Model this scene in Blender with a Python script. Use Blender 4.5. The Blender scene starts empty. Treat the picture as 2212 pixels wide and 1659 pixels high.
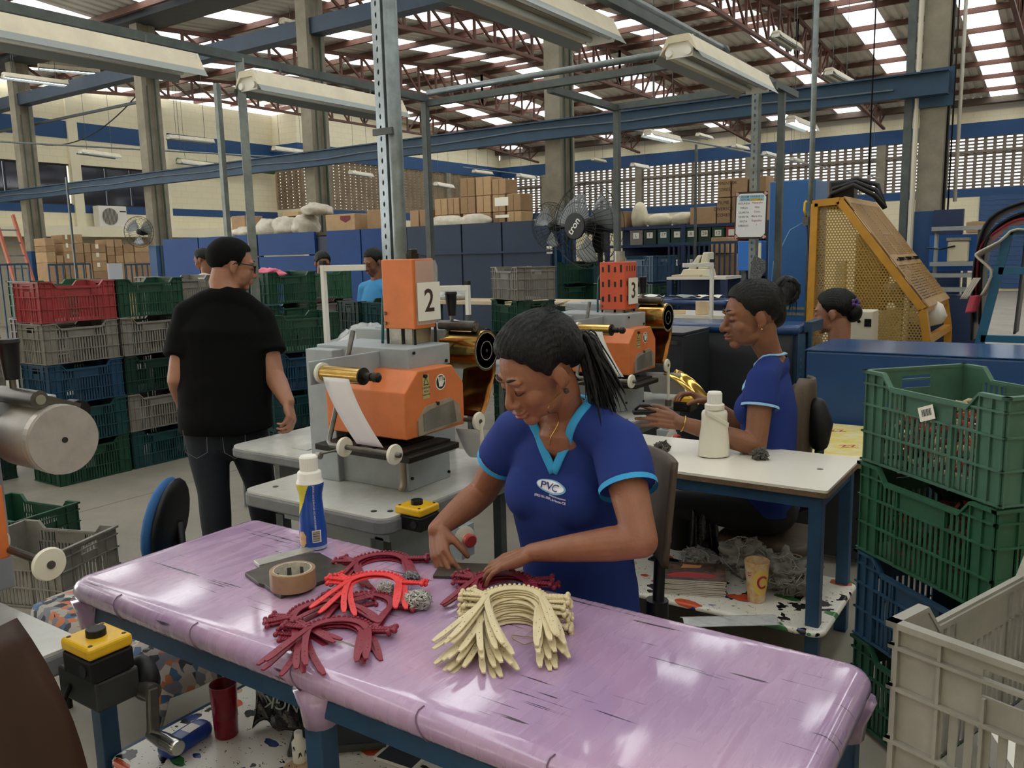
import bpy, math, random
import numpy as np
from math import sin, cos, tan, pi, radians, atan2, hypot, sqrt
from mathutils import Vector, Matrix, noise

sc = bpy.context.scene
col = sc.collection
random.seed(7)

# ------------------------------------------------------------------ camera
FPX = 1789.0
CAM = Vector((0.0, 0.0, 1.62))
_p, _r, _y = radians(8.8), radians(-1.35), radians(-34.34)
_f = Vector((sin(_y) * cos(_p), cos(_y) * cos(_p), -sin(_p)))
_rt = Vector((cos(_y), -sin(_y), 0))
_up = _rt.cross(_f)
_R = cos(_r) * _rt + sin(_r) * _up
_U = -sin(_r) * _rt + cos(_r) * _up
cam_data = bpy.data.cameras.new('camera')
cam = bpy.data.objects.new('camera', cam_data)
col.objects.link(cam)
cam_data.sensor_width = 36.0
cam_data.lens = FPX / 2212.0 * 36.0
cam_data.clip_start = 0.05
cam_data.clip_end = 200
_m = Matrix((_R, _U, -_f)).transposed().to_4x4()
_m.translation = CAM
cam.matrix_world = _m
sc.camera = cam

# ------------------------------------------------------------------ light
world = bpy.data.worlds.new('overcast sky')
sc.world = world
world.use_nodes = True
_bg = world.node_tree.nodes['Background']
_bg.inputs['Color'].default_value = (0.95, 0.98, 1.0, 1)
_bg.inputs['Strength'].default_value = 2.6
sc.view_settings.view_transform = 'Standard'
sc.view_settings.look = 'None'
sc.view_settings.gamma = 1.0
sc.view_settings.use_curve_mapping = False
sc.view_settings.exposure = 0.92
sc.cycles.max_bounces = 6
sc.cycles.diffuse_bounces = 4
sc.cycles.glossy_bounces = 3
sc.cycles.transparent_max_bounces = 6
sc.cycles.use_denoising = True
sc.cycles.sample_clamp_indirect = 6.0
sc.cycles.caustics_reflective = False
sc.cycles.caustics_refractive = False


# ------------------------------------------------------------------ pixel helpers: a pixel gives a direction, a plane gives the distance
def _ray(px, py):
    return _f + _R * ((px - 1106) / FPX) - _U * ((py - 829.5) / FPX)


def PZ(px, py, z):
    d = _ray(px, py)
    return CAM + d * ((z - CAM.z) / d.z)


def PX(px, py, x):
    d = _ray(px, py)
    return CAM + d * (x / d.x)


def PY(px, py, y):
    d = _ray(px, py)
    return CAM + d * (y / d.y)


def PD(px, py, dist):
    return CAM + _ray(px, py) * dist


# ------------------------------------------------------------------ materials
def lin(c):
    if isinstance(c, str):
        c = [int(c[i:i + 2], 16) / 255 for i in (0, 2, 4)]
    return tuple((x / 12.92 if x <= 0.04045 else ((x + 0.055) / 1.055) ** 2.4) for x in c) + (1.0,)


MATS = {}


def mat(name, c, rough=0.5, metal=0.0, var=0.0, scale=6.0, bump=0.0, bscale=60.0, spec=0.5, c2=None, stretch=None, emit=0.0,
        alpha=1.0, trans=0.0, coat=0.0, sheen=0.0):
    if name in MATS:
        return MATS[name]
    m = bpy.data.materials.new(name)
    m.use_nodes = True
    nt = m.node_tree
    b = nt.nodes['Principled BSDF']
    b.inputs['Base Color'].default_value = lin(c)
    b.inputs['Roughness'].default_value = rough
    b.inputs['Metallic'].default_value = metal
    b.inputs['Specular IOR Level'].default_value = spec
    if alpha < 1:
        b.inputs['Alpha'].default_value = alpha
    if trans:
        b.inputs['Transmission Weight'].default_value = trans
    if coat:
        b.inputs['Coat Weight'].default_value = coat
        b.inputs['Coat Roughness'].default_value = 0.1
    if sheen:
        b.inputs['Sheen Weight'].default_value = sheen
    if emit:
        b.inputs['Emission Color'].default_value = lin(c)
        b.inputs['Emission Strength'].default_value = emit
    if var or bump:
        tc = nt.nodes.new('ShaderNodeTexCoord')
        src = tc.outputs['Object']
        if stretch:
            mp = nt.nodes.new('ShaderNodeMapping')
            mp.inputs['Scale'].default_value = stretch
            nt.links.new(src, mp.inputs['Vector'])
            src = mp.outputs['Vector']
    if var:
        n = nt.nodes.new('ShaderNodeTexNoise')
        n.inputs['Scale'].default_value = scale
        n.inputs['Detail'].default_value = 6
        n.inputs['Roughness'].default_value = 0.65
        nt.links.new(src, n.inputs['Vector'])
        rp = nt.nodes.new('ShaderNodeValToRGB')
        a = lin(c)
        d = lin(c2) if c2 else tuple(x * (1 - var) for x in a[:3]) + (1,)
        rp.color_ramp.elements[0].position = 0.35
        rp.color_ramp.elements[1].position = 0.65
        rp.color_ramp.elements[0].color = d
        rp.color_ramp.elements[1].color = a if c2 else tuple(min(1, x * (1 + var * 0.4)) for x in a[:3]) + (1,)
        nt.links.new(n.outputs['Fac'], rp.inputs['Fac'])
        nt.links.new(rp.outputs['Color'], b.inputs['Base Color'])
    if bump:
        n2 = nt.nodes.new('ShaderNodeTexNoise')
        n2.inputs['Scale'].default_value = bscale
        n2.inputs['Detail'].default_value = 4
        nt.links.new(src, n2.inputs['Vector'])
        bp = nt.nodes.new('ShaderNodeBump')
        bp.inputs['Strength'].default_value = bump
        bp.inputs['Distance'].default_value = 0.01
        nt.links.new(n2.outputs['Fac'], bp.inputs['Height'])
        nt.links.new(bp.outputs['Normal'], b.inputs['Normal'])
    MATS[name] = m
    return m


# ------------------------------------------------------------------ mesh building
class B:
    def __init__(s):
        s.v, s.f, s.mi, s.cur, s.T = [], [], [], 0, None

    def add(s, vs, fs):
        o = len(s.v)
        if s.T is not None:
            vs = [s.T @ Vector(v) for v in vs]
        s.v += [tuple(v) for v in vs]
        s.f += [tuple(i + o for i in q) for q in fs]
        s.mi += [s.cur] * len(fs)
        return s

    def box(s, x0, x1, y0, y1, z0, z1):
        return s.add([(x0, y0, z0), (x1, y0, z0), (x1, y1, z0), (x0, y1, z0), (x0, y0, z1), (x1, y0, z1), (x1, y1, z1), (x0, y1, z1)],
                     [(3, 2, 1, 0), (4, 5, 6, 7), (0, 1, 5, 4), (1, 2, 6, 5), (2, 3, 7, 6), (3, 0, 4, 7)])

    def obox(s, c, sz, M=None):
        x, y, z = (k / 2 for k in sz)
        vs = [(-x, -y, -z), (x, -y, -z), (x, y, -z), (-x, y, -z), (-x, -y, z), (x, -y, z), (x, y, z), (-x, y, z)]
        c = Vector(c)
        vs = [c + ((M @ Vector(v)) if M is not None else Vector(v)) for v in vs]
        return s.add(vs, [(3, 2, 1, 0), (4, 5, 6, 7), (0, 1, 5, 4), (1, 2, 6, 5), (2, 3, 7, 6), (3, 0, 4, 7)])

    def beam(s, a, b, w, h, up=(0, 0, 1)):
        a, b = Vector(a), Vector(b)
        d = (b - a).normalized()
        u = Vector(up)
        sd = d.cross(u)
        if sd.length < 1e-4:
            sd = d.cross(Vector((1, 0, 0)))
        sd.normalize()
        u = sd.cross(d)
        sd, u = sd * w / 2, u * h / 2
        return s.add([a - sd - u, a + sd - u, a + sd + u, a - sd + u, b - sd - u, b + sd - u, b + sd + u, b - sd + u],
                     [(0, 1, 2, 3), (7, 6, 5, 4), (0, 4, 5, 1), (1, 5, 6, 2), (2, 6, 7, 3), (3, 7, 4, 0)])

    def cyl(s, a, b, r, r2=None, n=14, caps=True):
        r2 = r if r2 is None else r2
        return s.loft([a, b], [r, r2], n=n, round=False, caps=caps)

    def tube(s, pts, r, n=8, closed=False):
        rr = r if isinstance(r, (list, tuple)) else [r] * len(pts)
        return s.loft(pts, rr, n=n, round=False, closed=closed)

    def loft(s, pts, rad, side=None, n=14, round=True, caps=True, closed=False):
        P = [Vector(p) for p in pts]
        Q = [(r, r) if not isinstance(r, (tuple, list)) else tuple(r) for r in rad]
        k = len(P)
        T = []
        for i in range(k):
            if closed:
                t = P[(i + 1) % k] - P[i - 1]
            else:
                t = P[min(i + 1, k - 1)] - P[max(i - 1, 0)]
            T.append(t.normalized())
        sd = Vector(side) if side is not None else (Vector((0, 0, 1)) if abs(T[0].z) < 0.9 else Vector((1, 0, 0)))
        fr = []
        for i in range(k):
            sd = sd - T[i] * sd.dot(T[i])
            if sd.length < 1e-5:
                sd = T[i].orthogonal()
            sd.normalize()
            fr.append((sd.copy(), T[i].cross(sd)))
        rings = []
        if round and not closed:
            for q in (0.25, 0.6, 0.86):
                m_ = (Q[0][0] + Q[0][1]) / 2
                rings.append((P[0] - T[0] * m_ * cos(math.asin(q)), (Q[0][0] * q, Q[0][1] * q), fr[0]))
        for i in range(k):
            rings.append((P[i], Q[i], fr[i]))
        if round and not closed:
            for q in (0.86, 0.6, 0.25):
                m_ = (Q[-1][0] + Q[-1][1]) / 2
                rings.append((P[-1] + T[-1] * m_ * cos(math.asin(q)), (Q[-1][0] * q, Q[-1][1] * q), fr[-1]))
        vs, fs = [], []
        for c, q, (u, w) in rings:
            for j in range(n):
                a = 2 * pi * j / n
                vs.append(c + u * (cos(a) * q[0]) + w * (sin(a) * q[1]))
        m_ = len(rings)
        for i in range(m_ if closed else m_ - 1):
            for j in range(n):
                a, b_ = i * n, ((i + 1) % m_) * n
                fs.append((a + j, a + (j + 1) % n, b_ + (j + 1) % n, b_ + j))
        if caps and not closed:
            fs.append(tuple(range(n - 1, -1, -1)))
            fs.append(tuple((m_ - 1) * n + j for j in range(n)))
        return s.add(vs, fs)

    def lathe(s, prof, c=(0, 0, 0), n=24, ax='z', flat=1.0, M=None):
        vs, fs = [], []
        c = Vector(c)
        for r, h in prof:
            for j in range(n):
                a = 2 * pi * j / n
                p = (r * cos(a), r * sin(a) * flat, h)
                p = p if ax == 'z' else ((h, p[0], p[1]) if ax == 'x' else (p[0], h, p[1]))
                p = Vector(p)
                vs.append(c + (M @ p if M is not None else p))
        k = len(prof)
        for i in range(k - 1):
            for j in range(n):
                q = (i * n + j, i * n + (j + 1) % n, (i + 1) * n + (j + 1) % n, (i + 1) * n + j)
                fs.append(q if ax != 'y' else q[::-1])
        fs.append(tuple(range(n - 1, -1, -1)))
        fs.append(tuple((k - 1) * n + j for j in range(n)))
        return s.add(vs, fs)

    def prism(s, poly, h0, h1, ax='z', M=None):
        # poly: 2-D outline; ax: the axis of extrusion (x: poly is (y,z); y: poly is (x,z))
        n = len(poly)
        vs = []
        for h in (h0, h1):
            for a, b in poly:
                p = (a, b, h) if ax == 'z' else ((h, a, b) if ax == 'x' else (a, h, b))
                vs.append(M @ Vector(p) if M is not None else p)
        fs = [tuple(range(n - 1, -1, -1)), tuple(range(n, 2 * n))] + [(i, (i + 1) % n, n + (i + 1) % n, n + i) for i in range(n)]
        return s.add(vs, fs)

    def ell(s, c, r, M=None, nu=16, nv=10):
        vs, fs = [], []
        c = Vector(c)
        r = (r, r, r) if not isinstance(r, (tuple, list)) else r
        for i in range(nv + 1):
            t = pi * i / nv
            t = min(max(t, 0.04), pi - 0.04)
            for j in range(nu):
                a = 2 * pi * j / nu
                p = Vector((r[0] * sin(t) * cos(a), r[1] * sin(t) * sin(a), r[2] * cos(t)))
                vs.append(c + (M @ p if M is not None else p))
        for i in range(nv):
            for j in range(nu):
                fs.append((i * nu + j, (i + 1) * nu + j, (i + 1) * nu + (j + 1) % nu, i * nu + (j + 1) % nu))
        fs.append(tuple(range(nu)))
        fs.append(tuple(nv * nu + j for j in range(nu - 1, -1, -1)))
        return s.add(vs, fs)

    def grid(s, fn, nu, nv):
        vs = [fn(i / nu, j / nv) for j in range(nv + 1) for i in range(nu + 1)]
        w = nu + 1
        return s.add(vs, [(j * w + i, j * w + i + 1, (j + 1) * w + i + 1, (j + 1) * w + i) for j in range(nv) for i in range(nu)])

    def slab(s, fn, nu, nv, t):
        """a sheet fn(u,v)->point with thickness t, closed"""
        P = [[Vector(fn(i / nu, j / nv)) for i in range(nu + 1)] for j in range(nv + 1)]
        N = []
        for j in range(nv + 1):
            row = []
            for i in range(nu + 1):
                du = P[j][min(i + 1, nu)] - P[j][max(i - 1, 0)]
                dv = P[min(j + 1, nv)][i] - P[max(j - 1, 0)][i]
                row.append(du.cross(dv).normalized())
            N.append(row)
        w = nu + 1
        vs = [P[j][i] + N[j][i] * t / 2 for j in range(nv + 1) for i in range(w)] + [P[j][i] - N[j][i] * t / 2 for j in range(nv + 1) for i in range(w)]
        o = w * (nv + 1)
        fs = []
        for j in range(nv):
            for i in range(nu):
                a = (j * w + i, j * w + i + 1, (j + 1) * w + i + 1, (j + 1) * w + i)
                fs.append(a)
                fs.append(tuple(x + o for x in a[::-1]))
        for i in range(nu):
            fs.append((i + 1, i, i + o, i + 1 + o))
            a = nv * w + i
            fs.append((a, a + 1, a + 1 + o, a + o))
        for j in range(nv):
            a, b_ = j * w, (j + 1) * w
            fs.append((a, b_, b_ + o, a + o))
            a, b_ = j * w + nu, (j + 1) * w + nu
            fs.append((b_, a, a + o, b_ + o))
        return s.add(vs, fs)

    def mesh(s, name):
        me = bpy.data.meshes.new(name)
        me.from_pydata(s.v, [], s.f)
        return me

    def build(s, name, m, par=None, smooth=False, bevel=0.0, seg=2, world=True, autosmooth=None):
        """link as ONE mesh object; world=True: vertices are in world space and are moved into the parent's space"""
        if par is not None and world:
            inv = par_matrix(par).inverted()
            s.v = [tuple(inv @ Vector(v)) for v in s.v]
        me = s.mesh(name)
        ms = m if isinstance(m, (list, tuple)) else [m]
        for k in ms:
            me.materials.append(k)
        if len(ms) > 1:
            me.polygons.foreach_set('material_index', s.mi)
        if smooth:
            me.polygons.foreach_set('use_smooth', [True] * len(me.polygons))
            if autosmooth:
                me.set_sharp_from_angle(angle=radians(autosmooth))
        o = bpy.data.objects.new(name, me)
        col.objects.link(o)
        if par is not None:
            o.parent = par
        if bevel:
            bv = o.modifiers.new('bevel', 'BEVEL')
            bv.width = bevel
            bv.segments = seg
            bv.limit_method = 'ANGLE'
            bv.angle_limit = radians(40)
        return o


def par_matrix(o):
    M = o.matrix_basis.copy()
    return (par_matrix(o.parent) @ M) if o.parent is not None else M


def tag(o, label, cat=None, group=None, kind=None):
    if label:
        o['label'] = label
    if cat:
        o['category'] = cat
    if group:
        o['group'] = group
    if kind:
        o['kind'] = kind
    return o


def thing(name, label, cat, loc=(0, 0, 0), rz=0.0, group=None, kind=None):
    o = bpy.data.objects.new(name, None)
    col.objects.link(o)
    o.location = loc
    o.rotation_euler = (0, 0, rz)
    o.empty_display_size = 0.1
    return tag(o, label, cat, group, kind)


def copy_tree(o, parent=None):
    c = o.copy()
    col.objects.link(c)
    c.parent = parent
    for ch in o.children:
        copy_tree(ch, c)
    return c


def clone(o, loc, rz=None, label=None, group=None):
    c = copy_tree(o)
    c.location = loc
    if rz is not None:
        c.rotation_euler = (0, 0, rz)
    tag(c, label, None, group)
    return c


TMP = bpy.data.scenes.new('bench')


def evaluated_mesh(o):
    TMP.collection.objects.link(o)
    vl = TMP.view_layers[0]
    vl.update()
    return bpy.data.meshes.new_from_object(o.evaluated_get(vl.depsgraph))


def melt(b, name, m, par, voxel=0.006, smooth=4, world=True):
    """fuse the overlapping closed shapes of a builder into one continuous surface"""
    if par is not None and world:
        inv = par_matrix(par).inverted()
        b.v = [tuple(inv @ Vector(v)) for v in b.v]
    me = b.mesh(name + '_src')
    t = bpy.data.objects.new(name + '_src', me)
    r = t.modifiers.new('r', 'REMESH')
    r.mode = 'VOXEL'
    r.voxel_size = voxel
    if smooth:
        k = t.modifiers.new('s', 'SMOOTH')
        k.iterations = smooth
        k.factor = 0.5
    out = evaluated_mesh(t)
    bpy.data.objects.remove(t)
    bpy.data.meshes.remove(me)
    out.name = name
    out.materials.clear()
    for k in (m if isinstance(m, (list, tuple)) else [m]):
        out.materials.append(k)
    out.polygons.foreach_set('use_smooth', [True] * len(out.polygons))
    o = bpy.data.objects.new(name, out)
    col.objects.link(o)
    o.parent = par
    return o


def text(s, name, size, M, m, par=None, extrude=0.0006, align='CENTER', bold=0.0, world=True):
    """flat lettering turned into a mesh; M places it (x right, y up, z out of the surface)"""
    cu = bpy.data.curves.new(name, 'FONT')
    cu.body = s
    cu.size = size
    cu.align_x = align
    cu.align_y = 'CENTER'
    cu.extrude = extrude
    cu.offset = bold
    cu.resolution_u = 3
    t = bpy.data.objects.new(name, cu)
    me = evaluated_mesh(t)
    bpy.data.objects.remove(t)
    bpy.data.curves.remove(cu)
    me.materials.clear()
    me.materials.append(m)
    if par is not None and world:
        M = par_matrix(par).inverted() @ M
    me.transform(M)
    o = bpy.data.objects.new(name, me)
    col.objects.link(o)
    o.parent = par
    return o


def frame_matrix(o, x, y):
    """x right, y up on the surface"""
    x = Vector(x).normalized()
    y = Vector(y)
    y = (y - x * y.dot(x)).normalized()
    z = x.cross(y)
    M = Matrix((x, y, z)).transposed().to_4x4()
    M.translation = Vector(o)
    return M


def rotz(a):
    return Matrix.Rotation(a, 3, 'Z')


# shared palette
CONC = mat('concrete column', '8d8676', 0.85, var=0.25, scale=3, bump=0.2, bscale=30)
BLUE_P = mat('blue wall paint', '174572', 0.5, var=0.12, scale=2)
CREAM_P = mat('cream wall paint', 'e4dcc0', 0.6, var=0.06, scale=1.5)
STEEL_B = mat('blue beam paint', '24445e', 0.6, var=0.25, scale=4)
GALV = mat('galvanised steel', '7e8686', 0.42, 0.65, var=0.25, scale=14)
GALV_D = mat('dark grey steel', '5b6262', 0.5, 0.5, var=0.25, scale=9)
RUST = mat('red oxide steel', '5e3a2d', 0.65, var=0.25, scale=5)
LAMP_W = mat('cream lamp housing', 'd9cfb6', 0.45, var=0.12, scale=6)
TUBE_OFF = mat('fluorescent tube unlit', 'e8ece8', 0.25)
TUBE_ON = mat('fluorescent tube lit', 'f4fbff', 0.3, emit=9.0)
BLACK = mat('black plastic', '0e0f11', 0.45, spec=.35)
WHITE = mat('white plastic', 'e8e6dd', 0.4)
DARKM = mat('dark oily metal', '2e2b28', 0.4, 0.7, var=0.3, scale=25)
CHROME = mat('chrome', 'b9b9b6', 0.18, 1.0)
ALU = mat('brushed aluminium', '9c9a94', 0.38, 0.9, var=0.2, scale=30)
CARD = [mat('cardboard %s' % k, k, 0.85, var=0.15, scale=5) for k in ('a98a68', '9b7c5b', 'b4956f')]
# ================================================================== the shell of the hall
XS = [-21.2, -16.05, -11.2, -6.25, -1.43]          # column / truss lines
YC, YR, YF = 10.5, 22.2, 33.9                       # column row, ridge, back wall
XL, XJ, YJ = -24.9, -23.6, 21.2                     # left wall, set-back wall, the jog between them


def floor_mat():
    m = mat('worn concrete floor', '8d867a', 0.55, var=0.16, scale=1.3, bump=0.12, bscale=40)
    nt = m.node_tree
    b = nt.nodes['Principled BSDF']
    tc = nt.nodes.new('ShaderNodeTexCoord')
    n = nt.nodes.new('ShaderNodeTexNoise')
    n.inputs['Scale'].default_value = 7
    n.inputs['Detail'].default_value = 8
    nt.links.new(tc.outputs['Object'], n.inputs['Vector'])
    mr = nt.nodes.new('ShaderNodeMapRange')
    mr.inputs['To Min'].default_value = 0.4
    mr.inputs['To Max'].default_value = 0.75
    nt.links.new(n.outputs['Fac'], mr.inputs['Value'])
    nt.links.new(mr.outputs['Result'], b.inputs['Roughness'])
    return m


tag(B().box(-26, 8, -5, 35, -0.2, 0).build('floor', floor_mat()), 'worn grey concrete floor of the factory hall', 'floor', kind='structure')
jn = B()
for k in range(9):
    jn.box(-24 + k * 3.1, -24 + k * 3.1 + 0.006, -4, 33.5, 0, 0.0008)
for k in range(8):
    jn.box(-24, 6, -2.2 + k * 3.3, -2.2 + k * 3.3 + 0.006, 0, 0.0008)
jn.build('saw_joint', mat('joint dirt', '5f5a52', 0.9), bpy.data.objects['floor'])


def block_paint(name, c):
    """painted concrete block: fine joints in the material"""
    m = mat(name, c, 0.6)
    nt = m.node_tree
    b = nt.nodes['Principled BSDF']
    tc = nt.nodes.new('ShaderNodeTexCoord')
    sp = nt.nodes.new('ShaderNodeSeparateXYZ')
    nt.links.new(tc.outputs['Object'], sp.inputs[0])
    ad = nt.nodes.new('ShaderNodeMath')
    nt.links.new(sp.outputs['X'], ad.inputs[0])
    nt.links.new(sp.outputs['Y'], ad.inputs[1])
    cm = nt.nodes.new('ShaderNodeCombineXYZ')
    nt.links.new(ad.outputs[0], cm.inputs['X'])
    nt.links.new(sp.outputs['Z'], cm.inputs['Y'])
    br = nt.nodes.new('ShaderNodeTexBrick')
    c0 = lin(c)
    br.inputs['Color1'].default_value = c0
    br.inputs['Color2'].default_value = tuple(x * 0.96 for x in c0[:3]) + (1,)
    br.inputs['Mortar'].default_value = tuple(x * 0.9 for x in c0[:3]) + (1,)
    br.inputs['Scale'].default_value = 1.0
    br.inputs['Brick Width'].default_value = 0.4
    br.inputs['Row Height'].default_value = 0.2
    br.inputs['Mortar Size'].default_value = 0.012
    nt.links.new(cm.outputs[0], br.inputs['Vector'])
    nt.links.new(br.outputs['Color'], b.inputs['Base Color'])
    return m


CREAM_B = block_paint('cream painted block', 'e4dabc')
BLUE_B = block_paint('blue painted block', '1b4676')
GREY_B = block_paint('bare grey block', 'a79e8c')

# ---- left wall with two dark office windows, bands and ledge
wl = thing('wall_left', 'cream block wall with blue bands and office windows on the left', 'wall', (XL, 6, 0), kind='structure')
b = B()
b.box(XL - .25, XL, 4, YJ, 0, 3.42)
b.box(XL - .25, XL, 4, YJ, 4.6, 6.9)
b.box(XL - .25, XL, 4, 9.9, 3.42, 4.6)
b.box(XL - .25, XL, 13.53, 13.86, 3.42, 4.6)
b.box(XL - .25, XL, 16.3, YJ, 3.42, 4.6)
b.build('blockwork', CREAM_B, wl)
for z0, z1, nm in ((3.19, 3.42, 'painted_band'), (5.33, 5.83, 'painted_band')):
    B().box(XL, XL + .012, 4, YJ, z0, z1).build(nm, BLUE_B, wl)
B().box(XL, XL + .5, 4, YJ - 1.0, 2.47, 2.77).build('ledge', CREAM_P, wl)
B().box(XL, XL + .02, 4, YJ - 1, 0, 2.47).build('bare_strip', GREY_B, wl)
B().box(XL, XL + .12, 16.45, 16.75, 2.77, 6.6).build('pilaster', CREAM_P, wl)
B().box(XL, XL + .08, 13.55, 13.84, 2.77, 6.6).build('pilaster', CREAM_P, wl)
GLASS_D = mat('dark tinted office glass', '10182b', 0.08, spec=0.8)
FRAME_D = mat('dark window frame', '22262e', 0.4, 0.4)
for k, (y0, y1) in enumerate(((9.9, 13.53), (13.86, 16.3))):
    w = thing('window_%d' % (k + 1), 'wide dark office window high in the left wall, %s' % ('nearer the corner of the photo' if k == 0 else 'above the air conditioner'),
              'window', (XL, y0, 3.42), kind='structure')
    n = 4 if k == 0 else 3
    for j in range(n):
        a, c = y0 + (y1 - y0) * j / n, y0 + (y1 - y0) * (j + 1) / n
        B().box(XL - .12, XL - .11, a + .03, c - .03, 3.45, 4.57).build('pane', GLASS_D, w)
        B().box(XL - .16, XL - .06, a - .02, a + .03, 3.42, 4.6).build('mullion', FRAME_D, w)
    f = B()
    f.box(XL - .16, XL - .05, y0, y1, 3.42, 3.46)
    f.box(XL - .16, XL - .05, y0, y1, 4.56, 4.6)
    f.build('window_frame', FRAME_D, w)


LATT = mat('bare lattice block', '7f7468', 0.85, var=0.2, scale=2)
LATT_D = mat('bare lattice block brown', '84735c', 0.85, var=0.2, scale=2)


def lattice(par, p0, p1, nrm, z0, z1, m, du=0.29, dz=0.112, fin=.11, lt=.062):
    """perforated block screen: upright fins and tilted louvres, real gaps between them"""
    p0, p1, nrm = Vector(p0), Vector(p1), Vector(nrm)
    L = (p1 - p0).length
    u = (p1 - p0) / L
    b = B()
    n = int(L / du)
    for i in range(n + 1):
        c = p0 + u * (i * L / n)
        b.beam(c + Vector((0, 0, z0)), c + Vector((0, 0, z1)), fin, 0.12, up=nrm)
    rows = int((z1 - z0) / dz)
    for j in range(rows + 1):
        z = z0 + (z1 - z0) * j / rows
        b.add([p0 + nrm * .05 + Vector((0, 0, z - .030)), p1 + nrm * .05 + Vector((0, 0, z - .030)), p1 - nrm * .05 + Vector((0, 0, z + .004)), p0 - nrm * .05 + Vector((0, 0, z + .004)),
               p0 + nrm * .05 + Vector((0, 0, z - .03 + lt)), p1 + nrm * .05 + Vector((0, 0, z - .03 + lt)), p1 - nrm * .05 + Vector((0, 0, z - .01 + lt)), p0 - nrm * .05 + Vector((0, 0, z - .01 + lt))],
              [(3, 2, 1, 0), (4, 5, 6, 7), (0, 1, 5, 4), (1, 2, 6, 5), (2, 3, 7, 6), (3, 0, 4, 7)])
    o = b.build('block_lattice', m, par)
    o['kind'] = 'stuff'
    return o


# ---- jog and set-back part of the left wall
wj = thing('wall_setback', 'set-back wall with pierced block screen beyond the left wall', 'wall', (XJ, YJ, 0), kind='structure')
b = B()
b.box(XL, XJ, YJ, YJ + .2, 0, 3.5)
b.box(XL, XJ, YJ, YJ + .2, 5.33, 6.9)
b.box(XJ - .2, XJ, YJ + .2, YF, 0, 3.5)
b.box(XJ - .2, XJ, YJ + .2, YF, 5.33, 7.3)
b.build('blockwork', CREAM_B, wj)
b = B()
b.box(XJ, XJ + .012, YJ - .012, YF, 5.33, 5.83)
b.box(XL, XJ, YJ - .012, YJ, 5.33, 5.83)
b.box(XJ, XJ + .012, YJ - .012, YF, 3.2, 3.5)
b.build('painted_band', BLUE_B, wj)
lattice(wj, (XJ - .1, YJ + .2, 0), (XJ - .1, YF, 0), (1, 0, 0), 3.5, 5.33, LATT_D, fin=.16, lt=.082)
lattice(wj, (XL, YJ + .1, 0), (XJ, YJ + .1, 0), (0, -1, 0), 3.5, 5.33, LATT_D, fin=.17, lt=.085)
for y in (25.5, 29.7):
    B().box(XJ - .18, XJ + .05, y, y + .3, 3.5, 5.33).build('pilaster', CONC, wj)

# ---- back wall
wb = thing('wall_back', 'back wall with bright pierced block screen below a blue band', 'wall', (-10, YF, 0), kind='structure')
b = B()
b.box(XJ, 6, YF, YF + .2, 0, 3.3)
b.box(XJ, 6, YF, YF + .2, 5.33, 6.2)
b.build('blockwork', CREAM_B, wb)
B().box(XJ, 6, YF - .012, YF, 5.33, 5.83).build('painted_band', BLUE_B, wb)
B().box(XJ, 6, YF - .015, YF + .2, 3.3, 3.57).build('painted_band', BLUE_B, wb)
B().box(XJ, 6, YF + .05, YF + .1, 6.2, 6.42).build('upper_sheet', mat('pale sheet', 'c6c2ba', 0.6), wb)
lattice(wb, (XJ, YF + .1, 0), (6, YF + .1, 0), (0, -1, 0), 3.57, 5.33, LATT)
B().box(XJ, 6, YF - .02, YF + .2, 4.8, 4.9).build('transom', LATT, wb)
for x in (-21.0, -16.2, -11.3, -6.35, -1.4, 3.4):
    B().box(x - .16, x + .16, YF - .06, YF + .2, 3.57, 5.33).build('pilaster', CONC, wb)
DOORB = mat('blue roller shutter', '2c4f7e', 0.5, var=0.1, scale=1)
sh = thing('door_1', 'blue ribbed roller shutter in the back wall at far right', 'door', (1, YF - .1, 0), kind='structure')
for k in range(20):
    B().box(-3.05, 4, YF - .06, YF - .03 + .02 * (k % 2), .1 + k * .16, .1 + k * .16 + .15).build('slat', DOORB, sh)


# ---- unseen walls added to cut the daylight reaching the foreground
wr_ = tag(B().box(6.3, 6.5, -6, YF, 0, 6.6).build('wall_added_right', CREAM_B), 'plain cream wall added out of frame on the right to hold back daylight', 'wall', kind='structure')
wf_ = tag(B().box(-26, 6.5, -6.2, -6, 0, 7.9).build('wall_added_front', CREAM_B), 'plain cream wall added unseen behind the camera to hold back daylight', 'wall', kind='structure')

# ---- roof
def roof_z(y):
    if y >= YC:
        return 7.5 - abs(y - YR) * (0.95 / 11.7)
    return 6.55 + (YC - y) * (0.95 / 11.7)


SHEET = mat('corrugated roof sheet', 'd6d3cc', 0.55, 0.1, var=0.15, scale=1.2)
SKYL = bpy.data.materials.new('translucent skylight sheet')
SKYL.use_nodes = True
_nt = SKYL.node_tree
_nt.nodes.remove(_nt.nodes['Principled BSDF'])
_tl = _nt.nodes.new('ShaderNodeBsdfTranslucent')
_tl.inputs['Color'].default_value = (.93, .93, .9, 1)
_nt.links.new(_tl.outputs[0], _nt.nodes['Material Output'].inputs['Surface'])

ceil = thing('ceiling', 'corrugated metal roof with bright skylight strips', 'roof', (-10, 16, 6.5), kind='structure')
STR = [-25.3 + 2.49 * k for k in range(12)]
STRIPW = 0.8


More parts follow.
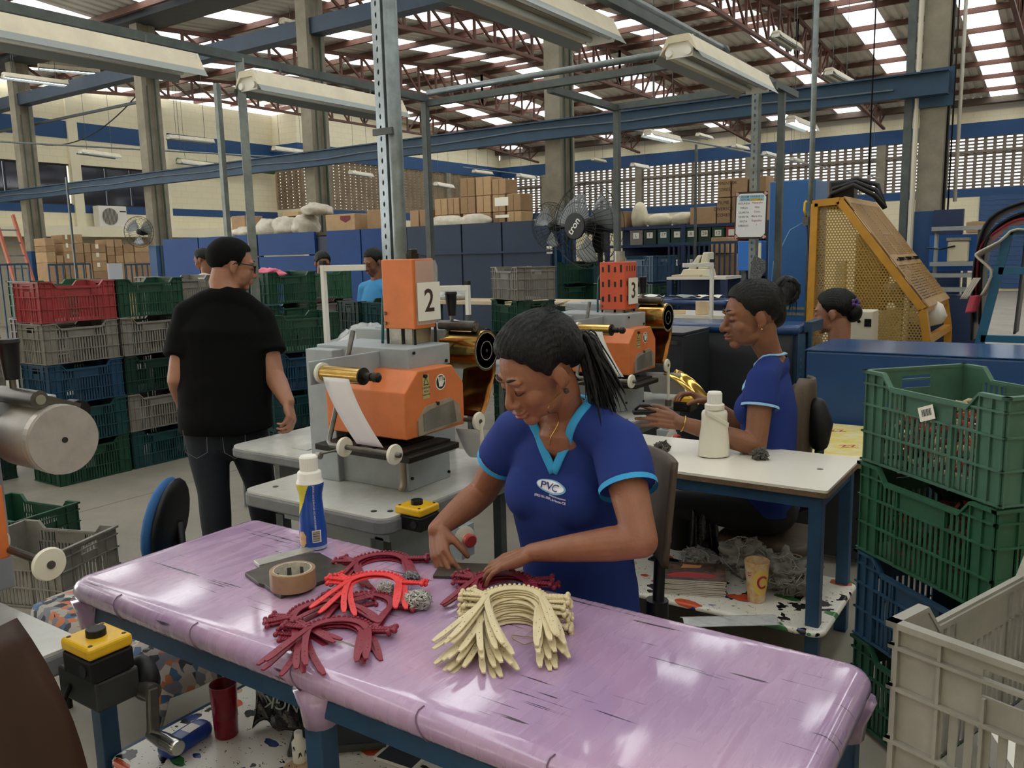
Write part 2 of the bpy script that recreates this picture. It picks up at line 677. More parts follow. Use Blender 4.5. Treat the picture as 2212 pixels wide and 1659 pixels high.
def corrugated(x0, x1, ya, yb, par, m, name, per=0.26):
    n = max(1, round((x1 - x0) / per))
    xs = []
    for k in range(n):
        a = x0 + (x1 - x0) * k / n
        w = (x1 - x0) / n
        xs += [(a, 0), (a + w * .55, 0), (a + w * .68, .045), (a + w * .87, .045)]
    xs.append((x1, 0))
    b = B()
    vs = []
    for y in (ya, yb):
        for x, h in xs:
            vs.append((x, y, roof_z(y) + .03 + h))
    w = len(xs)
    b.add(vs, [(i, i + 1, w + i + 1, w + i) for i in range(w - 1)])
    return b.build(name, m, par)


edges = [-27.0]
for s in STR:
    edges += [s, s + STRIPW]
edges.append(6.5)
for ya, yb in ((YR, YF + .5), (YC + .15, YR), (-6, YC - .15)):
    for i in range(len(edges) - 1):
        sky = i % 2 == 1
        corrugated(edges[i], edges[i + 1], ya, yb, ceil, SKYL if sky else SHEET, 'skylight_panel' if sky else 'roof_sheet')
for y in list(np.linspace(YR + .35, YF - .1, 8)) + list(np.linspace(YC + .5, YR - .35, 8)) + list(np.linspace(-5.5, YC - .5, 11)):
    z = roof_z(y)
    b = B()
    b.beam((-26, y, z - .06), (6.4, y, z - .06), .025, .14)
    b.beam((-26, y + .03, z + .005), (6.4, y + .03, z + .005), .08, .015)
    b.beam((-26, y - .03, z - .125), (6.4, y - .03, z - .125), .07, .015)
    b.build('purlin', RUST, ceil)
b = B()
b.box(-26, 6, YF - .35, YF - .2, 6.40, 6.6)
b.box(-26, 6, YF - .2, YF + .1, 6.40, 6.44)
b.build('eaves_gutter', mat('dark eaves gutter', '57493f', 0.6, var=0.2), ceil)

for ti, x in enumerate(XS + [3.5]):
    t = thing('roof_truss', 'red oxide roof truss, %s counted from the left wall' % ['first', 'second', 'third', 'fourth', 'fifth', 'last'][ti], 'truss', (x, YR, 6.0), kind='structure')

    def bot(y):
        return 6.3 - max(0, abs(y - YR) - 6) * 0.075

    def top(y):
        return roof_z(y) - .16

    for s in (-1, 1):
        ye = YC + .15 if s < 0 else YF - .25
        B().beam((x, YR, bot(YR)), (x, YR + s * 6, bot(YR + 6)), .09, .07).build('bottom_chord', RUST, t)
        B().beam((x, YR + s * 6, bot(YR + 6)), (x, ye, bot(ye)), .09, .07).build('bottom_chord', RUST, t)
        B().beam((x, YR, top(YR)), (x, ye, top(ye)), .09, .08).build('top_chord', RUST, t)
        n = 15
        ys = [YR + (ye - YR) * k / n for k in range(n + 1)]
        for k in range(n):
            y0, y1 = ys[k], ys[k + 1]
            B().beam((x, y0, bot(y0)), (x, y0, top(y0)), .055, .05, up=(1, 0, 0)).build('web_post', RUST, t)
            B().beam((x, y0, bot(y0)), (x, y1, top(y1)), .05, .045, up=(1, 0, 0)).build('web_diagonal', RUST, t)

# ---- columns, gutter beam, blue crane beam
for k, x in enumerate(XS):
    c = thing('concrete_column', ['first concrete column from the left, blue at its foot', 'second concrete column from the left beside the wall fan', 'third concrete column from the left behind the blue partition',
                                  'fourth concrete column, behind the two round fans', 'rightmost concrete column with the cream downpipe'][k], 'column', (x, YC, 0), kind='structure')
    w, d, g = .125, .2, .035
    pl = [(-w, -d), (w, -d), (w, -d + .11), (w - g, -d + .14), (w - g, d - .14), (w, d - .11), (w, d), (-w, d), (-w, d - .11), (-w + g, d - .14), (-w + g, -d + .14), (-w, -d + .11)]
    B().prism([(x + a, YC + q) for a, q in pl], 0, 6.45).build('shaft', CONC, c)
    B().prism([(x + a * 1.03, YC + q * 1.03) for a, q in pl], 0, 2.0).build('painted_foot', BLUE_P, c)
    b = B()
    if k < 4:
        b.tube([(x + w + .02, YC + .08, .1), (x + w + .02, YC + .08, 5.4)], .02)
        b.tube([(x + w + .02, YC - .1, .1), (x + w + .02, YC - .1, 5.2)], .012)
        b.build('conduit', mat('dark green conduit', '3c4a3c', 0.5), c)
    else:
        b.tube([(x - w - .03, YC - .22, .1), (x - w - .03, YC - .22, 6.4)], .028)
        b.build('downpipe', mat('cream pvc pipe', 'cfc8b4', 0.4), c)
        B().box(x - w - .16, x - w - .08, YC - .2, YC - .12, 0, 6.4).build('conduit', GALV_D, c)
        B().tube([(x + w + .02, YC - .1, .1), (x + w + .02, YC - .1, 6)], .015).build('conduit', BLACK, c)

bm = thing('gutter_beam', 'dark blue box beam along the column tops under the roof', 'beam', (-10, YC, 5.4), kind='structure')
B().box(-26, XS[4] + .1, YC - .13, YC + .13, 5.42, 5.68).build('box_section', mat('deep blue beam paint', '22384e', 0.5, var=.2), bm)
B().box(-26, 6, YC - .35, YC + .35, 6.40, 6.62).build('valley_gutter', mat('valley gutter', '41474a', 0.5, .4, var=.2), bm)
ib = thing('steel_beam', 'long blue steel I-beam crossing the hall in front of the columns', 'beam', (-10, YC - .3, 3.2), kind='structure')
yb = YC - .34
b = B()
b.box(-25, XS[4] + .16, yb - .07, yb + .07, 3.205, 3.222)
b.box(-25, XS[4] + .16, yb - .07, yb + .07, 3.438, 3.455)
b.box(-25, XS[4] + .16, yb - .006, yb + .006, 3.222, 3.438)
b.build('section', STEEL_B, ib)
wv = [(-25 + k * .8, yb - .03, 3.33 + .018 * sin(k * 1.7) + .012 * sin(k * .6)) for k in range(30)]
B().tube(wv, .012, 6).build('cable', mat('grey cable', '55606a', 0.6), ib)
B().box(XS[4] - .2, XS[4] + .2, YC - .24, YC - .2, 3.1, 3.5).build('end_plate', STEEL_B, ib)

# ---- fluorescent fixtures
def make_lamp(name, tube_m, L=1.24, hang=0.0):
    t = thing(name, 'x', 'ceiling lamp')
    pr = [(-.10, 0), (-.055, .085), (.055, .085), (.10, 0), (.095, 0), (.05, .05), (-.05, .05), (-.095, 0)]
    B().prism(pr, -L / 2, L / 2, 'y').build('housing', LAMP_W, t, world=False)
    b = B()
    for s in (-1, 1):
        b.add([(s * .10, -L / 2, 0), (s * .10, L / 2, 0), (s * .125, L / 2, -.035), (s * .125, -L / 2, -.035)], [(0, 1, 2, 3)])
        b.add([(s * .03, -L / 2 + .02, .05), (s * .03, L / 2 - .02, .05), (0, L / 2 - .02, .012), (0, -L / 2 + .02, .012)], [(0, 1, 2, 3)])
    b.build('reflector', mat('grey reflector', '8d9390', 0.35, .5), t, world=False)
    for s in (-1, 1):
        B().cyl((s * .05, -L / 2 + .02, .005), (s * .05, L / 2 - .02, .005), .014).build('tube', tube_m, t, smooth=True, world=False)
    for e in (-1, 1):
        b = B()
        for s in (-1, 1):
            b.cyl((s * .05, e * (L / 2 - .025), .005), (s * .05, e * (L / 2), .005), .019)
        b.box(-.07, .07, e * (L / 2 - .02) - .004, e * (L / 2 - .02) + .004, -.02, .08)
        b.build('lamp_holder', WHITE, t, world=False)
    if hang:
        for e in (-1, 1):
            B().cyl((0, e * L * .3, .08), (0, e * L * .3, .08 + hang), .006, n=6).build('hanger', GALV_D, t, world=False)
    return t


lamp_near = make_lamp('fluorescent_fixture', TUBE_OFF, hang=.058)
_first = [True]


def near_lamp(x, y, z, label):
    o = lamp_near if _first[0] else copy_tree(lamp_near)
    _first[0] = False
    o.location = (x, y, z)
    return tag(o, label, 'ceiling lamp', 'unlit fluorescent fixtures on the pipe frame')


near_lamp(-3.83, 2.15, 2.585, 'long cream fluorescent fixture at the top left edge of the photo')
near_lamp(-3.9, 3.78, 2.585, 'cream fluorescent fixture left of the tall perforated post')
near_lamp(-1.88, 2.93, 2.585, 'cream fluorescent fixture at the top centre, partly out of frame')
near_lamp(-1.70, 4.62, 2.585, 'cream fluorescent fixture right of centre with a lamp holder showing')

lamp_off = make_lamp('fluorescent_fixture', TUBE_OFF)
lamp_on = make_lamp('fluorescent_fixture', TUBE_ON)
FAR = [((1398, 290), (1463, 305), 1, 'lit fluorescent lamp glowing under the blue beam, left of the two'),
       ((1707, 262), (1756, 281), 1, 'lit fluorescent lamp glowing under the blue beam, right of the two'),
       ((110, 149), (190, 156), 1, 'lit fluorescent lamp high at the left, the longer bright one'),
       ((58, 172), (97, 177), 1, 'small lit fluorescent lamp high at the far left'),
       ((1023, 371), (1061, 376), 0, 'unlit far fixture in front of the back wall corner above the boxes'),
       ((1120, 380), (1153, 386), 0, 'unlit far fixture just left of the fourth column'),
       ((1366, 357), (1398, 363), 0, 'unlit far fixture beside a pilaster of the lattice'),
       ((1281, 345), (1306, 350), 0, 'unlit far fixture left of the thin post under the blue beam'),
       ((1585, 316), (1614, 323), 0, 'unlit far fixture on the blue band left of the perforated post'),
       ((1651, 332), (1677, 339), 0, 'unlit far fixture on the lattice between two posts'),
       ((1710, 345), (1732, 351), 0, 'unlit far fixture on the lattice right of the two posts'),
       ((1507, 292), (1536, 300), 0, 'unlit far fixture under the beam near the eaves'),
       ((1675, 77), (1723, 106), 0, 'unlit fixture hanging high beside the fourth truss'),
       ((1790, 158), (1836, 183), 0, 'unlit fixture hanging high beside a skylight strip'),
       ((372, 299), (452, 307), 0, 'pale fixture hanging by the left wall above the green pipe'),
       ((595, 323), (659, 331), 0, 'pale fixture hanging at the left wall corner'),
       ((178, 330), (252, 340), 0, 'pale fixture hanging in front of the office windows'),
       ((392, 351), (455, 359), 0, 'pale fixture hanging just under the green pipe'),
       ((757, 374), (802, 381), 0, 'pale fixture in front of the brown lattice left of the tall post'),
       ((941, 399), (976, 405), 0, 'pale fixture in front of the brown lattice above the cartons'),
       ((610, 48), (705, 75), 0, 'grey fixture hanging high near the third column')]
for li, (p0, p1, on, lab) in enumerate(FAR):
    L = 1.24
    a, c = PZ(*p0, 2.62), PZ(*p1, 2.62)
    k = L / (c - a).length
    mid = CAM + ((a + c) / 2 - CAM) * k
    if mid.x < -20.5 or mid.y > 32.5 or mid.z > roof_z(mid.y) - .3:
        g = min((20.5 - li % 4 * .7) / abs(mid.x), 32.5 / mid.y, (roof_z(mid.y) - .4 - CAM.z) / max(.1, mid.z - CAM.z))
        mid = CAM + (mid - CAM) * g
    src = lamp_on if on else lamp_off
    o = copy_tree(src)
    o.location = mid
    o.rotation_euler = (0, 0, atan2((c - a).y, (c - a).x) - pi / 2)
    tag(o, lab, 'ceiling lamp', 'fluorescent fixtures hanging across the hall')
    dr = Vector((-sin(o.rotation_euler[2]), cos(o.rotation_euler[2]), 0)) * .4
    for e in (-1, 1):
        h0 = mid + dr * e
        B().cyl((h0.x, h0.y, mid.z + .08), (h0.x, h0.y, roof_z(h0.y) + .02), .005, n=5).build('hanger', GALV_D, o)
for _l in (lamp_off, lamp_on):
    for _c in list(_l.children):
        bpy.data.objects.remove(_c)
    bpy.data.objects.remove(_l)
for k, (p0, p1, yy) in enumerate((((0, 306), (700, 345), None), ((1000, 361), (1190, 384), None), ((1365, 280), (1900, 385), None))):
    a, c = PZ(*p0, 2.62), PZ(*p1, 2.62)
    k2 = (20.0 / abs(a.x), 32.0 / c.y, 32.0 / c.y)[k]
    a, c = CAM + (a - CAM) * k2, CAM + (c - CAM) * k2
    tag(B().tube([a, c], .02, 6).build('conduit_rail', GALV), ['thin grey conduit rail along the left wall', 'thin conduit rail above the stacked cartons', 'thin conduit rail crossing below the blue beam at right'][k], 'rail')
    for u_ in (.05, .5, .95):
        h0 = a + (c - a) * u_
        B().cyl(h0, (h0.x, h0.y, roof_z(h0.y) + .02), .006, n=5).build('hanger', GALV_D, bpy.data.objects['conduit_rail' + ('' if k == 0 else '.%03d' % k)])

# ---- the pipe frame that carries the near lamps, with its posts
def perforated(b, base, h, w, du, nrm, pitch=.05, hole=.011):
    """an upright steel strip with real round holes, from base upward; du: direction of its width"""
    base, du, nrm = Vector(base), Vector(du), Vector(nrm)
    n = int(h / pitch)
    t = .003
    for sgn in (1, -1):
        vs, fs = [], []
        for k in range(n):
            z0 = k * pitch
            cz = z0 + pitch / 2
            o = len(vs)
            oc = [(hole * .8 * cos(pi / 8 + i * pi / 4), hole * 1.15 * sin(pi / 8 + i * pi / 4)) for i in range(8)]
            ou = [(w / 2, pitch * .2), (w * .2, pitch / 2), (-w * .2, pitch / 2), (-w / 2, pitch * .2), (-w / 2, -pitch * .2), (-w * .2, -pitch / 2), (w * .2, -pitch / 2), (w / 2, -pitch * .2)]
            for q in oc + ou + [(w / 2, pitch / 2), (-w / 2, pitch / 2), (-w / 2, -pitch / 2), (w / 2, -pitch / 2)]:
                vs.append(base + du * q[0] + Vector((0, 0, cz + q[1])) + nrm * (t * sgn))
            for i in range(8):
                fs.append((o + i, o + (i + 1) % 8, o + 8 + (i + 1) % 8, o + 8 + i))
            fs += [(o + 8, o + 9, o + 16), (o + 10, o + 11, o + 17), (o + 12, o + 13, o + 18), (o + 14, o + 15, o + 19)]
            for i in range(8):
                pass
        b.add(vs, fs)
    return b


fr = thing('lamp_frame', 'grey steel pipe frame above the workstations carrying fluorescent lamps', 'frame', (-2.6, 2.85, 0))
ZP = 2.75
for nm, a, c in (('rail', (-3.98, .2, ZP), (-3.98, 4.82, ZP)), ('rail', (-4.0, 4.82, ZP - .03), (-1.8, 4.82, ZP - .03)), ('rail', (-1.83, 1.0, ZP), (-1.83, 6.5, ZP)),
                 ('rail', (-2.94, 4.82, ZP - .06), (-2.94, 5.78, ZP - .06)), ('rail', (-2.98, 5.78, ZP - .05), (-1.75, 5.78, ZP - .05)), ('rail', (-3.98, .2, ZP - .12), (-3.98, 1.6, ZP - .12))):
    B().beam(a, c, .045, .045).build(nm, GALV_D, fr)
B().tube([(-4.0, 4.86, ZP + .05), (-1.9, 4.86, ZP + .05)], .022).build('conduit', GALV, fr, smooth=True)
B().tube([(-1.86, 1.0, ZP + .06), (-1.86, 5.1, ZP + .06)], .028).build('conduit', GALV, fr, smooth=True)
B().tube([(-1.86, 5.02, ZP + .06), (-1.86, 5.08, ZP + .06)], .036).build('coupling', GALV_D, fr, smooth=True)


def punched_post(name, x, y, h, w, par, face):
    b = B()
    du = Vector((cos(face), sin(face), 0))
    nr = Vector((sin(face), -cos(face), 0))
    perforated(b, (x, y, 0), h, w, du, nr)
    c = Vector((x, y, 0)) + du * (w / 2)
    d = Vector((x, y, 0)) - du * (w / 2)
    for e in (c, d):
        b.beam(e, e + Vector((0, 0, h)), .004, .004)
    b.beam(c - nr * .02, c - nr * .02 + Vector((0, 0, h)), .004, .045, up=nr)
    b.beam(d - nr * .02, d - nr * .02 + Vector((0, 0, h)), .004, .045, up=nr)
    return b.build(name, GALV, par)


tp = thing('steel_post', 'tall perforated steel post with a pipe strapped to it, behind the press marked 2', 'post', (-2.68, 3.02, 0))
punched_post('perforated_strut', -2.745, 2.985, 3.5, .086, tp, radians(-20))
B().cyl((-2.66, 2.985, 0), (-2.66, 2.985, 3.5), .0325, n=16).build('pipe', GALV, tp, smooth=True)
for z in (1.0, 2.2):
    B().obox((-2.70, 2.945, z), (.12, .01, .03)).build('clamp', GALV_D, tp)
punched_post('post', -4.0, 3.18, ZP, .055, fr, radians(-35))
for x, y, h in ((-3.98, 4.78, ZP), (-2.94, 5.76, ZP - .06), (-1.84, 6.18, ZP)):
    b = B()
    b.box(x - .022, x + .022, y - .003, y + .003, 0, h)
    b.box(x - .022, x - .017, y, y + .04, 0, h)
    b.box(x + .017, x + .022, y, y + .04, 0, h)
    b.build('post', GALV_D, fr)
B().cyl((-2.22, 8.5, 0), (-2.22, 8.5, 6.2), .027, n=10).build('steel_pole', GALV, None, smooth=True)
tag(bpy.data.objects['steel_pole'], 'thin grey steel pole rising beside the blue cabinet and yellow guard', 'pole')
sp_ = thing('sign_post', 'perforated steel post holding the cleaning rota sign', 'post', (-2.0, 6.1, 0))
punched_post('perforated_strut', -2.0, 6.1, 2.75, .05, sp_, radians(-10))
for k, (p, d, lab) in enumerate((((477, 300), 5.2, 'slim white upright pole in front of the left wall'), ((1503, 400), 12.5, 'thin dark upright pole in front of the lattice, mid right'), ((155, 500), 15.0, 'dark thin upright pole by the stacked cartons at left'))):
    q = PD(*p, d)
    tag(B().box(q.x - .016, q.x + .016, q.y - .016, q.y + .016, 0, (2.72, 3.2, 3.2)[k]).build('thin_pole', [GALV, GALV_D, GALV_D][k]), lab, 'pole')
for k, (p, d, z0, z1) in enumerate((((2062, 440), 9.2, 2.1, 6.4), ((2048, 440), 9.0, 1.9, 6.4), ((1880, 300), 9.0, 2.4, 6.4))):
    q = PD(*p, d)
    tag(B().cyl((q.x, q.y, z0), (q.x, q.y, z1), (.02, .009, .008)[k], n=8).build('drop_pipe' if k == 0 else 'drop_cable', [WHITE, BLACK, BLACK][k], None, smooth=True),
        ['white air pipe dropping from the roof right of the rightmost column', 'black cable dropping beside the white air pipe', 'black cable dropping behind the yellow guard'][k], 'pipe' if k == 0 else 'cable')

# pipe and air conditioner on the left wall
b = B()
b.tube([(XL + .3, 16.95, 4.95), (XL + .3, 17.2, 4.93), (XL + .3, 20.9, 4.85)], .09, 12)
b.build('green_pipe', mat('green pipe paint', '3f6b3f', 0.5), None, smooth=True)
tag(bpy.data.objects['green_pipe'], 'thick green pipe running along the left wall', 'pipe')
ac = thing('air_conditioner', 'white outdoor air conditioner unit standing on the wall ledge', 'air conditioner', (XL + .3, 14.5, 2.77))
B().box(XL + .1, XL + .42, 14.05, 14.95, 2.77, 3.4).build('casing', mat('pale ac casing', 'ddd9d0', .5), ac, bevel=.02)
B().lathe([(.25, 0), (.25, .01), (.02, .02)], (XL + .42, 14.4, 3.08), ax='x', n=24).build('fan_grille', mat('dark fan grille', '4c463f', .6), ac)
gr = B()
for k in range(-6, 7):
    h = sqrt(max(0, .27 ** 2 - (k * .04) ** 2))
    gr.box(XL + .44, XL + .446, 14.4 + k * .04 - .004, 14.4 + k * .04 + .004, 3.08 - h, 3.08 + h)
gr.build('guard', mat('pale ac casing', 'ddd9d0', .5), ac)
B().box(XL + .42, XL + .424, 14.72, 14.92, 3.22, 3.26).build('name_plate', BLACK, ac)
# sagging cable between the first columns
pts = []
for k in range(21):
    t_ = k / 20
    pts.append((XS[0] + .2 + (XS[1] - XS[0] - .4) * t_, YC + .3, 4.55 + 1.0 * t_ - .75 * 4 * t_ * (1 - t_) * .6))
tag(B().tube(pts, .014, 6).build('hanging_cable', BLACK), 'black cable sagging between the first two columns', 'cable')
tag(B().tube([(XS[0] - 4, YC + .3, 5.05), (XS[1] - .2, YC + .3, 5.05)], .035, 8).build('wall_pipe', GALV_D), 'grey pipe crossing in front of the upper blue band at left', 'pipe')
# ================================================================== work tables
def comic_mat():
    """white plastic cloth with scattered coloured splashes and black drips"""
    m = bpy.data.materials.new('splash printed oilcloth')
    m.use_nodes = True
    nt = m.node_tree
    b = nt.nodes['Principled BSDF']
    b.inputs['Roughness'].default_value = 0.25
    tc = nt.nodes.new('ShaderNodeTexCoord')
    last = None
    base = (.78, .75, .66, 1)
    for k, (sc_, thr, c, off) in enumerate(((12, .27, (.012, .012, .012, 1), 0), (5, .25, (.62, .09, .03, 1), 3.1), (4.6, .2, (.05, .2, .06, 1), 7.7), (5.5, .2, (.6, .42, .25, 1), 11.3), (7, .16, (.02, .05, .2, 1), 5.5), (26, .16, (.01, .01, .01, 1), 2.2))):
        mp = nt.nodes.new('ShaderNodeMapping')
        mp.inputs['Location'].default_value = (off, off * .7, 0)
        mp.inputs['Scale'].default_value = (1, 1.0 + .5 * (k % 3), 1)
        mp.inputs['Rotation'].default_value = (0, 0, k * .9)
        nt.links.new(tc.outputs['Object'], mp.inputs['Vector'])
        nz = nt.nodes.new('ShaderNodeTexNoise')
        nz.inputs['Scale'].default_value = sc_ * 1.3
        nt.links.new(mp.outputs[0], nz.inputs['Vector'])
        mx0 = nt.nodes.new('ShaderNodeMix')
        mx0.data_type = 'RGBA'
        mx0.inputs[0].default_value = .12
        nt.links.new(mp.outputs[0], mx0.inputs[6])
        nt.links.new(nz.outputs['Color'], mx0.inputs[7])
        vo = nt.nodes.new('ShaderNodeTexVoronoi')
        vo.inputs['Scale'].default_value = sc_
        nt.links.new(mx0.outputs[2], vo.inputs['Vector'])
        lt = nt.nodes.new('ShaderNodeMath')
        lt.operation = 'LESS_THAN'
        lt.inputs[1].default_value = thr
        nt.links.new(vo.outputs['Distance'], lt.inputs[0])
        mx = nt.nodes.new('ShaderNodeMix')
        mx.data_type = 'RGBA'
        nt.links.new(lt.outputs[0], mx.inputs[0])
        if last is None:
            mx.inputs[6].default_value = base
        else:
            nt.links.new(last, mx.inputs[6])
        mx.inputs[7].default_value = c
        last = mx.outputs[2]
    nt.links.new(last, b.inputs['Base Color'])
    return m


def camo_mat():
    m = mat('mottled fabric', '8a8174', 0.8)
    nt = m.node_tree
    b = nt.nodes['Principled BSDF']
    tc = nt.nodes.new('ShaderNodeTexCoord')
    vo = nt.nodes.new('ShaderNodeTexVoronoi')
    vo.inputs['Scale'].default_value = 38
    nt.links.new(tc.outputs['Object'], vo.inputs['Vector'])
    rp = nt.nodes.new('ShaderNodeValToRGB')
    rp.color_ramp.interpolation = 'CONSTANT'
    e = rp.color_ramp.elements
    e[0].color = lin('2f3038')
    e[1].position, e[1].color = .25, lin('9a928a')
    for p, c in ((.45, '6d6f78'), (.6, 'b06a48'), (.7, '3c5a7c'), (.82, 'b9b1a6')):
        q = e.new(p)
        q.color = lin(c)
    nt.links.new(vo.outputs['Color'], rp.inputs['Fac'])
    nt.links.new(rp.outputs['Color'], b.inputs['Base Color'])
    return m


def pink_film():
    """pink board under clear packing tape: tape seams, streaky gloss and knife scratches"""
    m = mat('pink taped tabletop', 'cf9dc2', 0.3)
    nt = m.node_tree
    b = nt.nodes['Principled BSDF']
    tc = nt.nodes.new('ShaderNodeTexCoord')

    def mapped(scale, rot=0.0, loc=(0, 0, 0)):
        mp = nt.nodes.new('ShaderNodeMapping')
        mp.inputs['Scale'].default_value = scale
        mp.inputs['Rotation'].default_value = (0, 0, rot)
        mp.inputs['Location'].default_value = loc
        nt.links.new(tc.outputs['Object'], mp.inputs['Vector'])
        return mp.outputs[0]

    def nz(v, scale, detail=3):
        n = nt.nodes.new('ShaderNodeTexNoise')
        n.inputs['Scale'].default_value = scale
        n.inputs['Detail'].default_value = detail
        nt.links.new(v, n.inputs['Vector'])
        return n.outputs['Fac']

    def ramp(v, p0, p1):
        r = nt.nodes.new('ShaderNodeMapRange')
        r.inputs['From Min'].default_value = p0
        r.inputs['From Max'].default_value = p1
        nt.links.new(v, r.inputs['Value'])
        return r.outputs['Result']

    def mix(f, a, c):
        x = nt.nodes.new('ShaderNodeMix')
        x.data_type = 'RGBA'
        nt.links.new(f, x.inputs[0])
        for sock, val in ((x.inputs[6], a), (x.inputs[7], c)):
            if isinstance(val, tuple):
                sock.default_value = val
            else:
                nt.links.new(val, sock)
        return x.outputs[2]

    base = mix(ramp(nz(mapped((1, 1, 1)), 2.2), .35, .65), lin('aa8bb0'), lin('c7a5c1'))
    # broken scratches, mostly along the length
    for k, (sx, sy, rot, lo, hi, loc) in enumerate(((2.2, 46, .12, .685, .715, (0, 0, 0)), (3.0, 70, -.35, .71, .735, (3, 1, 0)), (2.6, 60, .45, .715, .74, (7, 2, 0)))):
        s = ramp(nz(mapped((sx, sy, 1), rot, loc), 1.6, 2), lo, hi)
        base = mix(s, base, lin('4a3d4c'))
    nt.links.new(base, b.inputs['Base Color'])
    # streaky gloss of the tape, across the table
    rg = nt.nodes.new('ShaderNodeMapRange')
    rg.inputs['From Min'].default_value = .35
    rg.inputs['From Max'].default_value = .65
    rg.inputs['To Min'].default_value = .1
    rg.inputs['To Max'].default_value = .42
    nt.links.new(nz(mapped((26, 3, 3), .1), 1.5, 4), rg.inputs['Value'])
    nt.links.new(rg.outputs['Result'], b.inputs['Roughness'])
    bp = nt.nodes.new('ShaderNodeBump')
    bp.inputs['Strength'].default_value = .35
    bp.inputs['Distance'].default_value = .004
    nt.links.new(nz(mapped((30, 2.2, 6), .05), 1.8, 4), bp.inputs['Height'])
    nt.links.new(bp.outputs['Normal'], b.inputs['Normal'])
    b.inputs['Coat Weight'].default_value = 1.0
    b.inputs['Coat Roughness'].default_value = .07
    return m


BLUE_M = mat('blue table frame paint', '1f4668', 0.45, var=0.25, scale=12)
COMIC = comic_mat()
PINK = pink_film()

pt = thing('work_table', 'long pink taped work table on blue legs in the foreground', 'table', (-1.3, 1.44, 0))
X0, X1, Y0, Y1 = -2.305, -.295, 1.115, 1.775
b = B()


def soft_slab(b, x0, x1, y0, y1, z0, z1, r, n=5, rv=None):
    """a padded slab: rounded edge profile, rounded corners"""
    rv = rv or (z1 - z0) / 2
    rings = []
    prof = [(-rv * 1.0, z0 + .0)] + [(-rv + rv * sin(a), (z0 + z1) / 2 - (z1 - z0) / 2 * cos(a)) for a in np.linspace(.25, pi - .25, 7)] + [(-rv, z1)]
    prof = [(-rv - .03, z0)] + prof + [(-rv - .03, z1)]
    k = 6
    for d, z in prof:
        ring = []
        rr = max(r + d, .002)
        for cx, cy, a0 in ((x1 - r, y1 - r, 0), (x0 + r, y1 - r, pi / 2), (x0 + r, y0 + r, pi), (x1 - r, y0 + r, 3 * pi / 2)):
            for i in range(k + 1):
                a = a0 + pi / 2 * i / k
                ring.append((cx + rr * cos(a), cy + rr * sin(a), z))
        rings.append(ring)
    m_ = len(rings[0])
    vs = [p for g in rings for p in g]
    fs = [(i * m_ + j, i * m_ + (j + 1) % m_, (i + 1) * m_ + (j + 1) % m_, (i + 1) * m_ + j) for i in range(len(rings) - 1) for j in range(m_)]
    fs.append(tuple(range(m_ - 1, -1, -1)))
    fs.append(tuple((len(rings) - 1) * m_ + j for j in range(m_)))
    b.add(vs, fs)


soft_slab(b, X0, X1, Y0, Y1, .682, .752, .06)
top = b.build('tabletop', PINK, pt, smooth=True, autosmooth=50)
for x in (-2.255, -1.335, -.345):
    for y in (1.165, 1.725):
        B().box(x - .026, x + .026, y - .026, y + .026, 0, .69).build('leg', BLUE_M, pt, bevel=.004)
        B().loft([(x, y, .60), (x, y, .64), (x, y, .69)], [(.038, .038), (.043, .043), (.06, .055)], n=12, round=False).build('tape_wrap', PINK, pt, smooth=True)
b = B()
for y in (1.165, 1.725):
    b.box(X0 + .05, X1 - .05, y - .02, y + .02, .63, .675)
for x in (-2.255, -1.335, -.345):
    b.box(x - .02, x + .02, 1.19, 1.70, .16, .19)
b.build('rail', BLUE_M, pt)
# tape seams on the front edge
b = B()
for x in (-2.05, -1.72, -1.36, -1.0, -.7, -.45):
    yy = []
    for a in np.linspace(.2, pi - .25, 9):
        yy.append((x + .012 * sin(a * 2), Y0 + .035 - .0365 * sin(a), .717 - .0365 * cos(a)))
    B().tube(yy, .0014, 5).build('tape_edge', mat('dirty tape edge', '6f5468', .5), pt)
sh = B()
soft_slab(sh, -2.23, -.37, 1.14, 1.75, .19, .215, .04)
sh.build('lower_shelf', COMIC, pt, smooth=True, autosmooth=40)

# ---- white table behind, on the right
wt = thing('work_table', 'white topped table on blue steel legs beside the seated woman with the bun', 'table', (-1.2, 3.31, 0))
WHT = mat('white laminate top', 'e6e1d3', 0.22, var=0.04, scale=3)
b = B()


def rounded(x0, x1, y0, y1, r, k=5):
    pts = []
    for cx, cy, a0 in ((x1 - r, y1 - r, 0), (x0 + r, y1 - r, pi / 2), (x0 + r, y0 + r, pi), (x1 - r, y0 + r, 3 * pi / 2)):
        for i in range(k + 1):
            a = a0 + pi / 2 * i / k
            pts.append((cx + r * cos(a), cy + r * sin(a)))
    return pts


B().prism(rounded(-2.0, -.70, 3.03, 3.595, .012), .742, .752).build('laminate', WHT, wt)
B().prism(rounded(-2.0, -.70, 3.03, 3.595, .012), .722, .742).build('board_edge', mat('worn brown board edge', '6e5844', .75, var=.3, scale=20), wt)
for x in (-1.95, -.745):
    for y in (3.075, 3.55):
        B().box(x - .025, x + .025, y - .025, y + .025, 0, .722).build('leg', BLUE_M, wt, bevel=.004)
b = B()
for y in (3.075, 3.55):
    b.box(-1.92, -.77, y - .02, y + .02, .672, .722)
for x in (-1.95, -.745):
    b.box(x - .02, x + .02, 3.1, 3.53, .672, .722)
    b.box(x - .015, x + .015, 3.1, 3.53, .17, .2)
b.build('rail', BLUE_M, wt)
B().cyl((-.80, 3.33, .752), (-.80, 3.33, .7535), .012).build('screw_cap', mat('grey screw', '77756d', .4, .6), wt)
b = B()
soft_slab(b, -1.95, -.69, 3.01, 3.60, .185, .212, .05)
b.build('lower_shelf', COMIC, wt, smooth=True, autosmooth=40)

